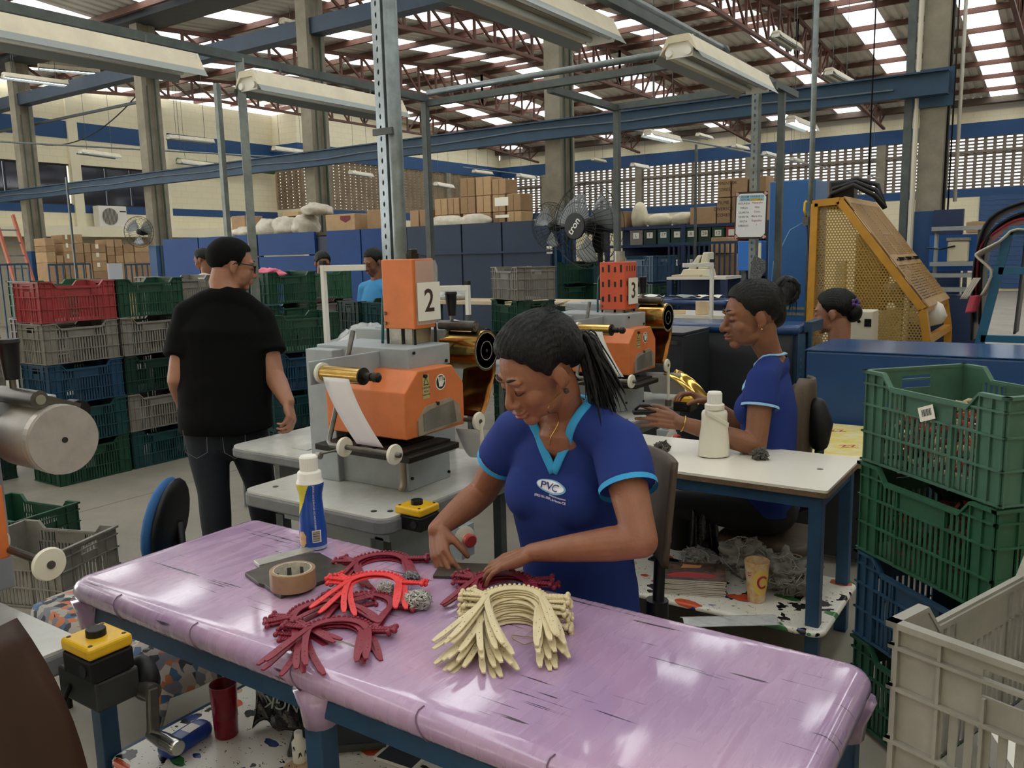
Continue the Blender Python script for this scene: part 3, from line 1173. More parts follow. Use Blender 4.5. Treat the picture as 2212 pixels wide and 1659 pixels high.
# ---- back table (pale, rounded) left of the press
rt_ = thing('work_table', 'pale rounded work table behind the press, by the man in black', 'table', (-2.95, 2.8, 0))
PALE = mat('worn pale grey tabletop', 'c9c8c0', 0.22, var=0.12, scale=7, bump=.15, bscale=25)
EDGEG = mat('grey rubber edge', '77787a', .6, var=.2, scale=10)
B().prism(rounded(-3.325, -2.66, 2.435, 3.345, .07), .742, .75).build('tabletop', PALE, rt_)
B().prism(rounded(-3.33, -2.655, 2.43, 3.35, .072), .70, .742).build('edge_band', EDGEG, rt_, bevel=.008)
for x, y in ((-3.15, 2.6), (-2.72, 2.6), (-3.15, 3.2), (-2.72, 3.2)):
    B().box(x - .02, x + .02, y - .02, y + .02, 0, .7).build('leg', GALV, rt_)
b = B()
for (x0, x1, y0, y1) in ((-3.0, -2.9, 2.55, 2.64), (-2.86, -2.74, 2.60, 2.66)):
    b.box(x0, x1, y0, y1, .75, .754)
b.build('slot_plate', mat('slot plate', 'b4b3ab', .4), rt_)
B().box(-3.1, -2.68, 2.55, 2.95, .42, .66).build('tray', mat('dark tray', '3a3c3d', .6), rt_)

# camouflage stool, blue chair behind the pink table
st = thing('stool', 'low stool draped with mottled camouflage fabric under the pink table end', 'stool', (-2.75, 1.5, 0))
b = B()
b.slab(lambda u, v: (-3.12 + .82 * u, 1.36 + .38 * v, .375 + .012 * sin(u * 9 + v * 4) - .09 * max(0, abs(v - .5) - .42) / .08 - .12 * max(0, u - .9) / .1), 24, 10, .015)
b.build('fabric_cover', camo_mat(), st, smooth=True)
for x, y in ((-3.0, 1.42), (-2.45, 1.42), (-3.0, 1.68), (-2.45, 1.68)):
    B().cyl((x, y, 0), (x, y, .37), .015).build('leg', BLACK, st)
ch = thing('office_chair', 'blue upholstered office chair seen from the side behind the pink table', 'chair', (-3.2, 1.98, 0))
_rv = Matrix((_rt, Vector((sin(_y), cos(_y), 0)), Vector((0, 0, 1)))).transposed() @ Matrix.Rotation(radians(10), 3, 'Y')
cb_ = PD(352, 1128, 3.62)
b = B()
b.ell(cb_, (.045, .20, .20), _rv)
b.build('backrest', mat('blue upholstery', '2c5f96', .85, bump=.3, bscale=300), ch, smooth=True)
b = B()
b.ell(cb_ + _rt * .035, (.038, .19, .195), _rv)
b.build('back_shell', BLACK, ch, smooth=True)
B().tube([cb_ + _rt * .07, cb_ + _rt * .075 - Vector((0, 0, .15)), (-3.0, 2.05, .27), (-3.1, 2.05, .27)], .02).build('back_bracket', BLACK, ch, smooth=True)
b = B()
soft_slab(b, -3.28, -2.9, 1.86, 2.24, .27, .32, .08)
b.build('seat', mat('blue upholstery', '2c5f96', .85), ch, smooth=True)
B().cyl((-3.09, 2.05, .05), (-3.09, 2.05, .28), .025).build('gas_column', BLACK, ch)
for k in range(5):
    a = k * 2 * pi / 5
    B().tube([(-3.09, 2.05, .1), (-3.09 + .26 * cos(a), 2.05 + .26 * sin(a), .06)], .018).build('leg', BLACK, ch)
    B().ell((-3.09 + .26 * cos(a), 2.05 + .26 * sin(a), .03), .03, nu=10, nv=6).build('caster', BLACK, ch)
# ================================================================== hot-stamping presses
GREYM = mat('grey machine paint', '9aa1a4', 0.42, var=0.12, scale=8)
ORANGE = mat('orange machine paint', 'd3743c', 0.42, var=0.15, scale=7)
RED_O = mat('red orange machine paint', 'cf5537', 0.42, var=0.12, scale=7)
GOLD = mat('gold foil', 'c9a561', 0.16, 1.0, var=.25, scale=30, stretch=(1, 6, 1))
PAPER = mat('white paper web', 'e4e3e2', 0.6)
CLEAR = mat('clear acrylic', 'd8d4cc', 0.1, alpha=.28)
SMOKE = mat('smoky window', '6e6a61', 0.15, var=.3, scale=12)
NYLON = mat('white nylon', 'dcd8c6', 0.35)
YELLOW = mat('yellow plastic', 'e2b21f', 0.35, var=.08, scale=20)
STEELT = mat('dull steel', '6d6a64', .38, .85, var=.25, scale=18)
LABELW = mat('white label', 'ebe7db', 0.5)
INK = mat('black ink', '1c1512', 0.6)


def cable_box(x0, x1, y0, y1, z, label):
    t = thing('button_box', label, 'switch box', ((x0 + x1) / 2, (y0 + y1) / 2, z))
    B().box(x0, x1, y0, y1, z, z + .052).build('base', BLACK, t, bevel=.006)
    B().box(x0 - .001, x1 + .001, y0 - .001, y1 + .001, z + .053, z + .082).build('lid', YELLOW, t, bevel=.008, seg=3)
    cx, cy = (x0 + x1) / 2, (y0 + y1) / 2
    B().cyl((cx, cy, z + .08), (cx, cy, z + .098), .021, n=24).build('button', BLACK, t, bevel=.002)
    for sx in (-1, 1):
        for sy in (-1, 1):
            B().cyl((cx + sx * (x1 - x0) * .38, cy + sy * (y1 - y0) * .38, z + .081), (cx + sx * (x1 - x0) * .38, cy + sy * (y1 - y0) * .38, z + .0828), .005, n=10).build('screw', DARKM, t)
    B().cyl((x1 - .03, y0 - .001, z + .026), (x1 - .03, y0 - .003, z + .026), .014, n=18).build('knockout', mat('black knockout', '242528', .4), t)
    return t


def press(num, dy, dz, tower_m, table, label, rear=True):
    T = Matrix.Translation((0, dy, 0))
    t = thing('stamping_press', label, 'press', (-2.15, 2.4 + dy, 0))

    def nb():
        q = B()
        q.T = T
        return q

    # --- table of the press
    y0, y1 = table
    tb = B().prism(rounded(-2.625, -1.88, y0 + .005, y1 - .005, .05), .742, .75).build('press_table', PALE, t)
    B().prism(rounded(-2.63, -1.875, y0, y1, .052), .69, .742).build('edge_band', EDGEG, t, bevel=.008)
    for x, y in ((-2.54, y0 + .1), (-1.98, y0 + .06), (-1.93, y0 + .09), (-2.52, y1 - .1), (-1.96, y1 - .1)):
        B().cyl((x, y, .7502), (x, y, .7522), .011, n=14).build('bolt_head', mat('dull bolt', '5c5952', .4, .7), tb)
    B().box(-2.5, -1.95, y0 + .1, y1 - .1, .63, .69).build('table_frame', GREYM, t)
    for x in (-2.53, -2.0):
        for y in (y0 + .12, y1 - .12):
            B().box(x - .02, x + .02, y - .02, y + .02, 0, .64).build('leg', GALV_D, t)
    B().box(-2.45, -2.12, y0 + .18, y1 - .3, .12, .64).build('cabinet', GREYM, t, bevel=.006)
    # --- base and C frame
    nb().box(-2.46, -2.03, 2.27, 2.52, .75, .908).build('base_box', GREYM, t, bevel=.004)
    nb().box(-2.36, -1.885, 2.115, 2.40, .910, .934).build('press_bed', DARKM, t, bevel=.004)
    b = nb()
    for k in range(5):
        b.box(-2.30 + k * .08, -2.24 + k * .08, 2.13, 2.39, .934, .944)
    b.build('heater_block', DARKM, t)
    nb().box(-2.52, -2.37, 2.24, 2.72, .75, 1.275).build('frame_column', GREYM, t, bevel=.004)
    nb().box(-2.52, -2.035, 2.30, 2.55, 1.205, 1.287).build('upper_housing', GREYM, t, bevel=.004)
    if rear:
        nb().box(-2.60, -2.25, 2.60, 2.95, .95, 1.325).build('rear_housing', GREYM, t, bevel=.006)
        nb().box(-2.55, -2.3, 2.62, 2.9, .75, .95).build('rear_foot', GREYM, t)
    for y, z in ((2.33, 1.27), (2.52, 1.22)):
        nb().cyl((-2.034, y, z), (-2.028, y, z), .006, n=8).build('bolt_head', DARKM, t)
    for y, z in ((2.285, .80), (2.285, .885), (2.505, .775)):
        nb().cyl((-2.029, y, z), (-2.022, y, z), .006, n=8).build('bolt_head', DARKM, t)
    # --- orange hood
    prof = [(2.2, .968), (2.545, .968), (2.545, 1.135), (2.477, 1.212), (2.275, 1.212), (2.2, 1.14)]
    hood = nb().prism(prof, -2.375, -1.97, 'x').build('hood', ORANGE, t, bevel=.005)
    # window on the right face
    win = [(2.262, .972), (2.262, 1.03), (2.305, 1.075), (2.45, 1.09), (2.505, 1.055), (2.52, .985)]
    nb().prism(win, -1.97, -1.963, 'x').build('window_shield', mat('worn clear shield', '9a8a78', .2, var=.2, scale=20), hood)
    win2 = [(2.29, .985), (2.29, 1.05), (2.33, 1.062), (2.47, 1.075), (2.485, .99)]
    nb().prism(win2, -1.9635, -1.961, 'x').build('window_pane', SMOKE, hood)
    for y, z in ((2.375, 1.078), (2.31, 1.19)):
        nb().cyl((-1.97, y, z), (-1.958, y, z), .007, n=10).build('bolt_head', DARKM, hood)
    # warning stickers on the right face
    nb().prism([(2.300, 1.105), (2.337, 1.105), (2.337, 1.195), (2.300, 1.195)], -1.97, -1.9685, 'x').build('warning_sticker', mat('sticker yellow', 'b8a86c', .5), hood)
    b = nb()
    b.prism([(2.303, 1.155), (2.334, 1.155), (2.3185, 1.19)], -1.9685, -1.968, 'x')
    b.build('warning_triangle', INK, hood)
    nb().prism([(2.308, 1.159), (2.329, 1.159), (2.3185, 1.182)], -1.968, -1.9675, 'x').build('warning_triangle_inset', mat('sticker yellow', 'b8a86c', .5), hood)
    for k, s_ in enumerate(('CUIDADO', 'ALTA', 'TEMPERATURA')):
        text(s_, 'warning_text', .0105 if k < 2 else .0065, frame_matrix((-1.968, 2.3185 + dy, 1.145 - k * .013), (0, 1, 0), (0, 0, 1)), INK, hood, .0002)
    nb().lathe([(.030, 0), (.030, .0012)], (-1.97, 2.405, 1.155), ax='x', n=28).build('hand_sticker', LABELW, hood)
    nb().lathe([(.026, .0012), (.026, .0017)], (-1.97, 2.405, 1.155), ax='x', n=28).build('hand_disc', INK, hood)
    b = nb()
    b.prism([(2.394, 1.138), (2.414, 1.138), (2.418, 1.158), (2.391, 1.158)], -1.9683, -1.9675, 'x')
    for k in range(4):
        yy = 2.3935 + k * .0075
        b.prism([(yy - .0026, 1.157), (yy + .0026, 1.157), (yy + .0024 + (k - 1.5) * .002, 1.176), (yy - .0024 + (k - 1.5) * .002, 1.176)], -1.9683, -1.9675, 'x')
    b.prism([(2.413, 1.141), (2.418, 1.146), (2.427, 1.158), (2.422, 1.16)], -1.9683, -1.9675, 'x')
    b.build('hand_symbol', LABELW, hood)
    # --- ram and tower
    b = nb()
    b.box(-2.232, -2.175, 2.425, 2.55, 1.287, 1.36 + dz)
    b.box(-2.165, -2.128, 2.435, 2.55, 1.287, 1.36 + dz)
    b.build('ram', ALU, t)
    for x, y in ((-2.25, 2.43), (-2.11, 2.43), (-2.11, 2.555)):
        nb().cyl((x, y, 1.27), (x, y, 1.37 + dz), .006, n=8).build('guide_rod', DARKM, t)
    z0, z1 = 1.348 + dz, 1.617 + dz
    if num == '2':
        tw = nb().prism([(-2.26, 2.42), (-2.10, 2.42), (-2.10, 2.545), (-2.125, 2.568), (-2.26, 2.568)], z0, z1).build('tower', tower_m, t, bevel=.004)
        nb().prism([(2.432, z0 + .015), (2.560, z0 + .015), (2.563, z1 - .03), (2.55, z1 - .006), (2.435, z1 - .006)], -2.099, -2.094, 'x').build('acrylic_cover', CLEAR, tw)
    else:
        tw = nb().box(-2.26, -2.10, 2.42, 2.568, z0, z1).build('tower', tower_m, t, bevel=.004)
        for r in range(3):
            for k in range(4):
                nb().box(-2.245 + k * .038, -2.233 + k * .038, 2.4185, 2.4205, z0 + .045 + r * .083, z0 + .075 + r * .083 + (.012 if k % 2 else 0)).build('vent_slot', INK, tw)
            for k in range(4):
                nb().box(-2.1005, -2.0985, 2.44 + k * .033, 2.447 + k * .033, z0 + .05 + r * .083, z0 + .08 + r * .083).build('vent_slot', INK, tw)
    for x, z in ((-2.248, z0 + .06), (-2.248, z0 + .02)):
        nb().cyl((x, 2.421, z), (x, 2.413, z), .007, n=10).build('screw', STEELT, tw)
    ys, yw = (2.436, .134) if num == '2' else (2.45, .118)
    sg = nb().box(-2.094, -2.0915, ys, ys + yw, z0 + .03, z0 + .178).build('number_plate', LABELW, tw)
    sg['label'] = 'white plate with the black number ' + num
    text(num, 'number', .125, frame_matrix((-2.091, ys + yw / 2 + dy, z0 + .103), (0, 1, 0), (0, 0, 1)), mat('dark brown ink', '3a1d18', .6), sg, .0004, bold=.0015)
    b = nb()
    b.lathe([(.028, 0), (.028, .02), (.02, .022), (.02, .035), (.012, .04)], (-2.155, 2.49, z1), n=6)
    b.build('top_nut', DARKM if num == '2' else ALU, t)
    if num == '3':
        nb().cyl((-2.17, 2.49, z1), (-2.17, 2.49, z1 + .06), .03, n=20).build('top_cylinder', ALU, t, smooth=True, autosmooth=40)
    nb().tube([(-2.265, 2.46, 1.52), (-2.285, 2.45, 1.47), (-2.285, 2.44, 1.36), (-2.28, 2.43, 1.285)], .006, 8).build('air_hose', mat('teal hose', '1d5a5c', .4), t, smooth=True)
    # --- left foil unwinder: plate, gold roll, paper, reels
    nb().box(-2.186, -2.176, 1.95, 2.30, 1.192, 1.275).build('roll_bracket', GREYM, t, bevel=.003)
    roll = nb().cyl((-2.15, 1.99, 1.232), (-1.965, 1.99, 1.232), .0285, n=28).build('foil_roll', GOLD, t, smooth=True, autosmooth=50)
    nb().lathe([(.012, 0), (.016, .012), (.036, .014), (.036, .026), (.02, .03)], (-2.178, 1.99, 1.232), ax='x', n=28).build('flange', NYLON, roll, smooth=True, autosmooth=40)
    nb().lathe([(.03, 0), (.03, .006), (.014, .01), (.014, .04), (.010, .042), (.010, .05), (.017, .054), (.017, .072), (.008, .08)], (-1.966, 1.99, 1.232), ax='x', n=16).build('clamp_nut', DARKM, roll, smooth=True, autosmooth=40)
    nb().slab(lambda u, v: (-2.128 + .125 * u + .10 * v ** 1.3, 1.963 + .045 * v - .03 * v * (1 - v), 1.225 - .235 * v), 4, 14, .0008).build('paper_web', PAPER, t, smooth=True)
    nb().tube([(-2.2, 2.19, 1.36), (-2.2, 2.16, 1.28), (-2.2, 2.05, 1.0), (-2.195, 2.035, .975), (-2.17, 2.02, .968), (-1.84, 2.02, .968)], .0095, 10).build('web_guide_rod', STEELT, t, smooth=True)
    for x in (-2.10, -1.865):
        nb().lathe([(.01, -.008), (.034, -.007), (.036, 0), (.034, .006), (.01, .008)], (x, 2.02, .968), ax='x', n=28).build('guide_reel', NYLON, t, smooth=True, autosmooth=40)
    nb().cyl((-2.17, 1.97, .945), (-2.12, 2.0, .958), .004, n=8).build('set_screw', STEELT, t)
    nb().lathe([(.012, 0), (.013, .02), (.008, .022)], (-2.185, 1.965, .94), ax='x', n=14).build('screw_knob', ALU, t)
    # --- right take-up roller with handle
    ZR = 1.215 if num == '1' else 1.245
    nb().box(-2.5, -2.12, 2.62, 2.76, ZR - .045, ZR + .085).build('roller_arm', GREYM, t, bevel=.004)
    rm = mat('turned aluminium', 'aba69e', .4, .2, var=.12, scale=20) if num == '1' else GOLD
    rl = nb().cyl((-2.14, 2.685, ZR), (-1.955, 2.685, ZR), .082, n=40).build('takeup_roller', rm, t, smooth=True, autosmooth=40)
    rg = nb()
    for k in range(2):
        rg.lathe([(.074 - k * .035, 0), (.074 - k * .035, .0006), (.071 - k * .035, .0006), (.071 - k * .035, 0)], (-1.955, 2.685, ZR), ax='x', n=40)
    if num != '1':
        rg.build('turned_ring', mat('turned face', 'b0aba2', .4, .4), rl)
    nb().cyl((-1.956, 2.685, ZR), (-1.953, 2.685, ZR), .007, n=12).build('centre_hole', INK, rl)
    if num == '1':
        nb().lathe([(.0835, 0), (.0835, .02)], (-1.985, 2.685, ZR), ax='x', n=40).build('scuffed_band', mat('bright band', 'cfccc4', .35, .6), rl)
    nb().cyl((-2.16, 2.65, ZR + .1), (-1.98, 2.65, ZR + .1), .021, n=16).build('pinch_arm', STEELT, t, smooth=True, autosmooth=40)
    nb().cyl((-1.981, 2.65, ZR + .1), (-1.974, 2.65, ZR + .1), .012, n=14).build('pinch_bolt', CHROME, t)
    nb().beam((-2.0, 2.66, ZR + .095), (-2.0, 2.745, ZR + .06), .022, .03).build('pinch_link', STEELT, t)
    nb().cyl((-2.03, 2.745, ZR + .055), (-1.99, 2.745, ZR + .055), .028, n=16).build('pinch_wheel', BLACK, t)
    nb().cyl((-2.10, 2.65, ZR + .115), (-2.10, 2.65, ZR + .145), .008, n=8).build('lever', STEELT, t)
    nb().loft([(-2.10, 2.65, ZR + .14), (-2.10, 2.65, ZR + .185), (-2.10, 2.65, ZR + .223), (-2.10, 2.65, ZR + .229), (-2.10, 2.65, ZR + .237)], [.017, .021, .023, .026, .024], n=20, round=False).build('lever_grip', BLACK, t, smooth=True, autosmooth=40)
    if num != '1':
        foil = nb()
        foil.slab(lambda u, v: (-2.12 + .16 * u, 2.762 - .01 * v - .10 * v * v + .004 * sin(v * 14 + u * 3), 1.245 - .27 * v), 6, 12, .001)
        foil.build('foil_web', mat('creased copper foil', '8a5a2c', .25, 1.0, var=.35, scale=14), t, smooth=True)
        pw = nb()
        pw.slab(lambda u, v: (-2.06 + .2 * u, 2.60 + .16 * v + .05 * u, .93 - .13 * sin(v * pi * .75) - .02 * v), 6, 10, .0008)
        pw.build('spent_web', PAPER, t, smooth=True)
    yr = 2.545
    for x in ((-2.05, -1.80) if num == '1' else (-1.9,)):
        nb().lathe([(.01, -.008), (.034, -.007), (.037, 0), (.034, .006), (.01, .008)], (x, yr, .985), ax='x', n=28).build('guide_reel', NYLON, t, smooth=True, autosmooth=40)
        nb().cyl((x + .007, yr, .985), (x + .011, yr, .985), .009, n=14).build('reel_hub', STEELT, t)
    nb().cyl((-2.1, yr, .985), (-1.80 if num == '1' else -1.89, yr, .985), .009, n=10).build('reel_axle', STEELT, t)
    if num != '1':
        nb().tube([(-1.895, yr + .005, .98), (-1.895, yr + .01, .87), (-1.895, yr + .01, .78)], .009, 8).build('reel_stand', NYLON, t)
        nb().cyl((-1.895, yr + .01, .75), (-1.895, yr + .01, .785), .018, n=12).build('stand_base', mat('rusty clamp', '5b5148', .6), t)
    return t


press('2', 0, 0, ORANGE, (1.965, 2.93), 'grey and orange stamping press marked 2, left of the seated woman')
press('3', 1.8, -.045, RED_O, (3.80, 4.75), 'grey press with red slotted tower marked 3, between the two women')
p1 = press('1', -1.70, 0, ORANGE, (-.15, .948), 'partly seen press with a bare aluminium roller at the left edge', rear=False)
# a strip of brown tape on the base of press 2, curled foil by press 3
o = B().slab(lambda u, v: (-2.072 + .03 * u, 2.266 - .012 * max(0, v - .85) / .15, .91 - .158 * v), 2, 8, .001).build('packing_tape', mat('brown packing tape', '8f7d66', .4), bpy.data.objects['stamping_press'], smooth=True)
b = B()
b.slab(lambda u, v: (-1.93 + .03 * u + .20 * v, 4.36 + .14 * u + .03 * v, .93 - .17 * v + .03 * sin(v * pi) + .015 * sin(u * 9)), 10, 10, .001)
tag(b.build('foil_scrap', mat('bright gold foil', 'd9b25c', .12, 1.0, var=.2, scale=25), None, smooth=True), 'crumpled piece of bright gold foil hanging below press 3', 'foil')

cable_box(-1.80, -1.685, .85, .95, .752 - .02, 'large yellow and black button box in the lower left foreground')
cable_box(-1.905, -1.79, 2.05, 2.155, .75 - .055, 'yellow and black button box on the corner of the table of press 2')
cable_box(-1.80, -1.70, 4.20, 4.31, .753, 'yellow and black button box by the hands of the woman with the bun')

# red stop buttons under the press tables
for k, (P, lab) in enumerate(((PD(1000, 1160, 2.75), 'red mushroom stop button on a white collar under the table of press 2'), (PD(1448, 945, 4.0), 'red stop button under the table of press 3'))):
    t = thing('stop_button', lab, 'button', P)
    d = Vector((.9, -.35, 0)).normalized()
    B().lathe([(.03, 0), (.04, .01), (.03, .014), (.012, .016), (.012, .03)], (0, 0, 0), n=24, M=d.to_track_quat('Z', 'Y').to_matrix()).build('collar', NYLON, t, smooth=True, autosmooth=40, world=False)
    B().lathe([(.014, .03), (.022, .034), (.023, .05), (.018, .055)], (0, 0, 0), n=24, M=d.to_track_quat('Z', 'Y').to_matrix()).build('button_head', mat('red plastic', 'b03a33', .4), t, smooth=True, autosmooth=40, world=False)
    B().obox((-.03, .02, -.02), (.07, .07, .11)).build('housing', GREYM, t, world=False)
    B().obox((-.03, .02, .045), (.03, .03, .1)).build('bracket', GREYM, t, world=False)

# crank and bracket below the near button box
t = thing('hand_crank', 'steel hand crank on a dark gearbox below the near button box', 'crank', (-1.74, .9, .6))
B().box(-1.85, -1.69, .86, .96, .66, .73).build('gearbox', mat('dark grey gearbox', '3d3f3f', .45, .5, var=.2), t, bevel=.006)
B().ell((-1.72, .985, .68), (.05, .03, .055)).build('cable_gland', BLACK, t, smooth=True)
cA, cB = PX(318, 1490, -1.68), PX(325, 1585, -1.66)
B().cyl((-1.75, cA.y, cA.z), (-1.655, cA.y, cA.z), .02, n=18).build('hub', STEELT, t, smooth=True, autosmooth=40)
B().beam((-1.66, cA.y, cA.z + .012), (-1.65, cB.y, cB.z - .01), .026, .016, up=(1, 0, 0)).build('crank_arm', STEELT, t, bevel=.004)
B().loft([(-1.66, cB.y, cB.z), (-1.62, cB.y, cB.z), (-1.60, cB.y, cB.z), (-1.58, cB.y, cB.z), (-1.565, cB.y, cB.z), (-1.555, cB.y, cB.z)], [.013, .017, .0185, .017, .0185, .016], n=20, round=False).build('crank_handle', CHROME, t, smooth=True, autosmooth=45)
B().tube([(-1.80, .86, .70), (-1.79, .80, .62), (-1.80, .77, .4), (-1.82, .76, .05)], .008, 8).build('power_cable', BLACK, t, smooth=True)

# brown wooden chair back in the bottom left corner
c = thing('work_chair', 'brown plywood chair back cut off by the lower left corner', 'chair', (-1.45, .5, 0))
WOODC = mat('brown plywood', '3d2617', .5, var=.25, scale=9, stretch=(1, 1, .15))
cc = PD(-48, 1580, 1.35)
fw = (Vector((_f.x, _f.y, 0))).normalized()
rt2 = Vector((fw.y, -fw.x, 0))
b = B()
b.slab(lambda u, v: tuple(cc + rt2 * ((u - .5) * .26 * (1 - .62 * max(0, (v - .4) / .6) ** 2.4)) + Vector((0, 0, -.45 + .62 * v)) + fw * (.10 * (abs(u - .5) * 2) ** 2 - .05 * v)), 14, 16, .014)
b.build('backrest', WOODC, c, smooth=True)
B().cyl(cc + fw * .03 + Vector((0, 0, -.35)), cc + fw * .06 + Vector((0, 0, -.75)), .02).build('back_post', BLACK, c)
sx = cc + fw * .0 + rt2 * (-.05)
B().cyl((cc.x, cc.y, .0), (cc.x, cc.y, .45), .03).build('pedestal', BLACK, c)
# ================================================================== plastic crates
CR_COL = {'red': '9a3a3c', 'grey': '827d76', 'green': '1c4633', 'light green': '2b5c42', 'dark green': '16332a', 'teal': '1a4448', 'blue': '20445f', 'sage green': '466c59', 'pale grey': '8f8b81'}
CRATE = {}
CL, CW, CH = .556, .37, .296


def crate_proto(cname):
    if cname in CRATE:
        return CRATE[cname], False
    m = mat('crate plastic ' + cname, CR_COL[cname], 0.45, var=.18, scale=9)
    t = thing('plastic_crate', 'x', 'crate')
    L, W, H = CL / 2, CW / 2, CH
    th = .004
    b = B()

    def lx(x0, x1, z0, z1):
        for s in (-1, 1):
            b.box(x0, x1, s * (W - th), s * W, z0, z1) if s > 0 else b.box(x0, x1, -W, -W + th, z0, z1)

    def sy(y0, y1, z0, z1):
        b.box(L - th, L, y0, y1, z0, z1)
        b.box(-L, -L + th, y0, y1, z0, z1)
    for s in (-1, 1):
        lx(*sorted((s * L, s * .193)), 0, H)
    lx(-.1, .1, .19, H - .045)
    for s in (-1, 1):
        lx(*sorted((s * .1, s * .193)), .25, H - .045)
        for k in range(5):
            x = s * (.1 + .0215 * k)
            lx(x - .0058, x + .0058, .19, .25)
        # sloped shoulder of the dipped rim
        for q in (-1, 1):
            yy = sorted((q * W, q * (W - th)))
            b.prism([(s * .193, H - .045), (s * .193, H), (s * .155, H - .045)], yy[0], yy[1], 'y')
    for k in range(19):
        x = -.193 + .386 * k / 18
        lx(x - .0058, x + .0058, .012, .19)
    for s in (-1, 1):
        sy(*sorted((s * W, s * .115)), 0, H)
    sy(-.115, .115, .272, H)
    for s in (-1, 1):
        sy(*sorted((s * .055, s * .115)), .232, .272)
    sy(-.115, .115, .19, .232)
    for k in range(11):
        y = -.115 + .23 * k / 10
        sy(y - .006, y + .006, .012, .19)
    b.build('slatted_wall', m, t, world=False)
    B().box(-L + .01, L - .01, -W + .01, W - .01, .004, .012).build('floor_panel', m, t, world=False)
    rb = B()
    for z in (.006, .1, .19, .258):
        for s in (-1, 1):
            e = .009
            rb.box(-L - e, L + e, *sorted((s * (W - .001), s * (W + e))), z - .003, z + .003)
            rb.box(*sorted((s * (L - .001), s * (L + e))), -W - e, W + e, z - .003, z + .003)
    for x in (-L + .004, -.235, -.193, -.1, .1, .193, .235, L - .004):
        for s in (-1, 1):
            rb.box(x - .0025, x + .0025, *sorted((s * (W - .001), s * (W + .007))), 0, H - (.045 if abs(x) < .15 else 0))
    for y in (-W + .004, -.115, -.05, .05, .115, W - .004):
        for s in (-1, 1):
            rb.box(*sorted((s * (L - .001), s * (L + .007))), y - .0025, y + .0025, 0, H if abs(y) > .06 else .23)
    rb.build('rib_grid', m, t, world=False)
    rm = B()
    e = .012
    for s in (-1, 1):
        rm.box(*sorted((s * (L - .006), s * (L + e))), -W - e, W + e, H - .006, H + .004)
        ys = sorted((s * (W - .006), s * (W + e)))
        for q in (-1, 1):
            rm.box(*sorted((q * (L + e), q * .193)), ys[0], ys[1], H - .006, H + .004)
            rm.add([(q * .193, ys[0], H - .006), (q * .193, ys[1], H - .006), (q * .193, ys[1], H + .004), (q * .193, ys[0], H + .004),
                    (q * .155, ys[0], H - .049), (q * .155, ys[1], H - .049), (q * .155, ys[1], H - .04), (q * .155, ys[0], H - .04)],
                   [(0, 1, 2, 3), (7, 6, 5, 4), (0, 4, 5, 1), (1, 5, 6, 2), (2, 6, 7, 3), (3, 7, 4, 0)])
        rm.box(-.155, .155, ys[0], ys[1], H - .05, H - .04)
    rm.build('rim', m, t, world=False)
    CRATE[cname] = t
    return t, True


def crate(cname, x, y, z, rz, label, group):
    p, new = crate_proto(cname)
    o = p if new else copy_tree(p)
    o.location = (x, y, z)
    o.rotation_euler = (0, 0, rz)
    return tag(o, label, 'crate', group)


ORD = ['topmost', 'second down', 'third down', 'fourth down', 'fifth down']


def stack(x, y, rz, cols, where, group, z0=0.0, pitch=.303, jit=.006):
    """cols from the top down"""
    n = len(cols)
    r = random.Random(hash(where) % 1000 if False else len(where) * 7 + n)
    for k, c in enumerate(cols):
        z = z0 + (n - 1 - k) * pitch
        crate(c, x + r.uniform(-jit, jit), y + r.uniform(-jit, jit), z, rz + r.uniform(-.02, .02), '%s crate, %s in the stack %s' % (c, ORD[k], where), group)


HP = pi / 2
G1 = 'crates stacked in the aisle at left'
stack(-6.33, 3.31, HP, ['red', 'grey', 'blue', 'teal', 'green'], 'headed by the red crate', G1, pitch=.303)
stack(-6.33, 3.90, HP, ['green', 'grey', 'dark green', 'grey', 'teal'], 'just left of the man in black', G1, pitch=.303)
stack(-6.93, 2.72, HP, ['grey', 'grey', 'grey', 'green', 'dark green'], 'at the left edge of the photo', G1, pitch=.303)
stack(-7.05, 3.6, HP, ['light green', 'grey', 'green', 'teal', 'grey'], 'behind the red crate', G1, pitch=.303)
stack(-6.85, 4.60, HP, ['grey', 'dark green', 'grey', 'teal', 'green'], 'behind his left shoulder', G1, pitch=.303)
stack(-6.4, 5.42, HP, ['green', 'green', 'dark green', 'teal', 'green'], 'holding a pink bundle, right of the man', G1, pitch=.305)
stack(-6.62, 6.15, radians(58), ['light green', 'grey', 'grey', 'green', 'green'], 'right of the one with the pink bundle', G1, pitch=.305)
stack(-5.2, 4.55, radians(70), ['green', 'blue', 'teal', 'teal'], 'beside the arm of the man in black', G1, pitch=.303)
stack(-6.0, 6.25, radians(78), ['dark green', 'dark green', 'teal', 'teal'], 'below the blue-shirted man, darker', G1, pitch=.303)
stack(-5.5, 6.1, radians(80), ['teal', 'blue', 'teal', 'teal'], 'below the blue-shirted man, bluer', G1, pitch=.303)
stack(-4.5, 4.6, radians(78), ['green', 'green', 'green'], 'holding the clear plastic bags', G1, pitch=.303)
G2 = 'crates in the middle distance'
q = PD(1128, 620, 7.7)
stack(q.x, q.y, radians(-30), ['grey', 'green', 'dark green', 'dark green', 'green'], 'behind the woman with the ponytail', G2, pitch=.305)
for k, (px, cs, w) in enumerate(((1242, ['green', 'green', 'green', 'green', 'green'], 'left of the round fan foot'), (1284, ['teal', 'green', 'green', 'green', 'green'], 'just under the large round fan'))):
    q = PD(px, 600, 11.6)
    stack(q.x + (.1 if k else -.1), q.y + (.12 if k else 0), radians(58), cs, w, G2, pitch=.305)
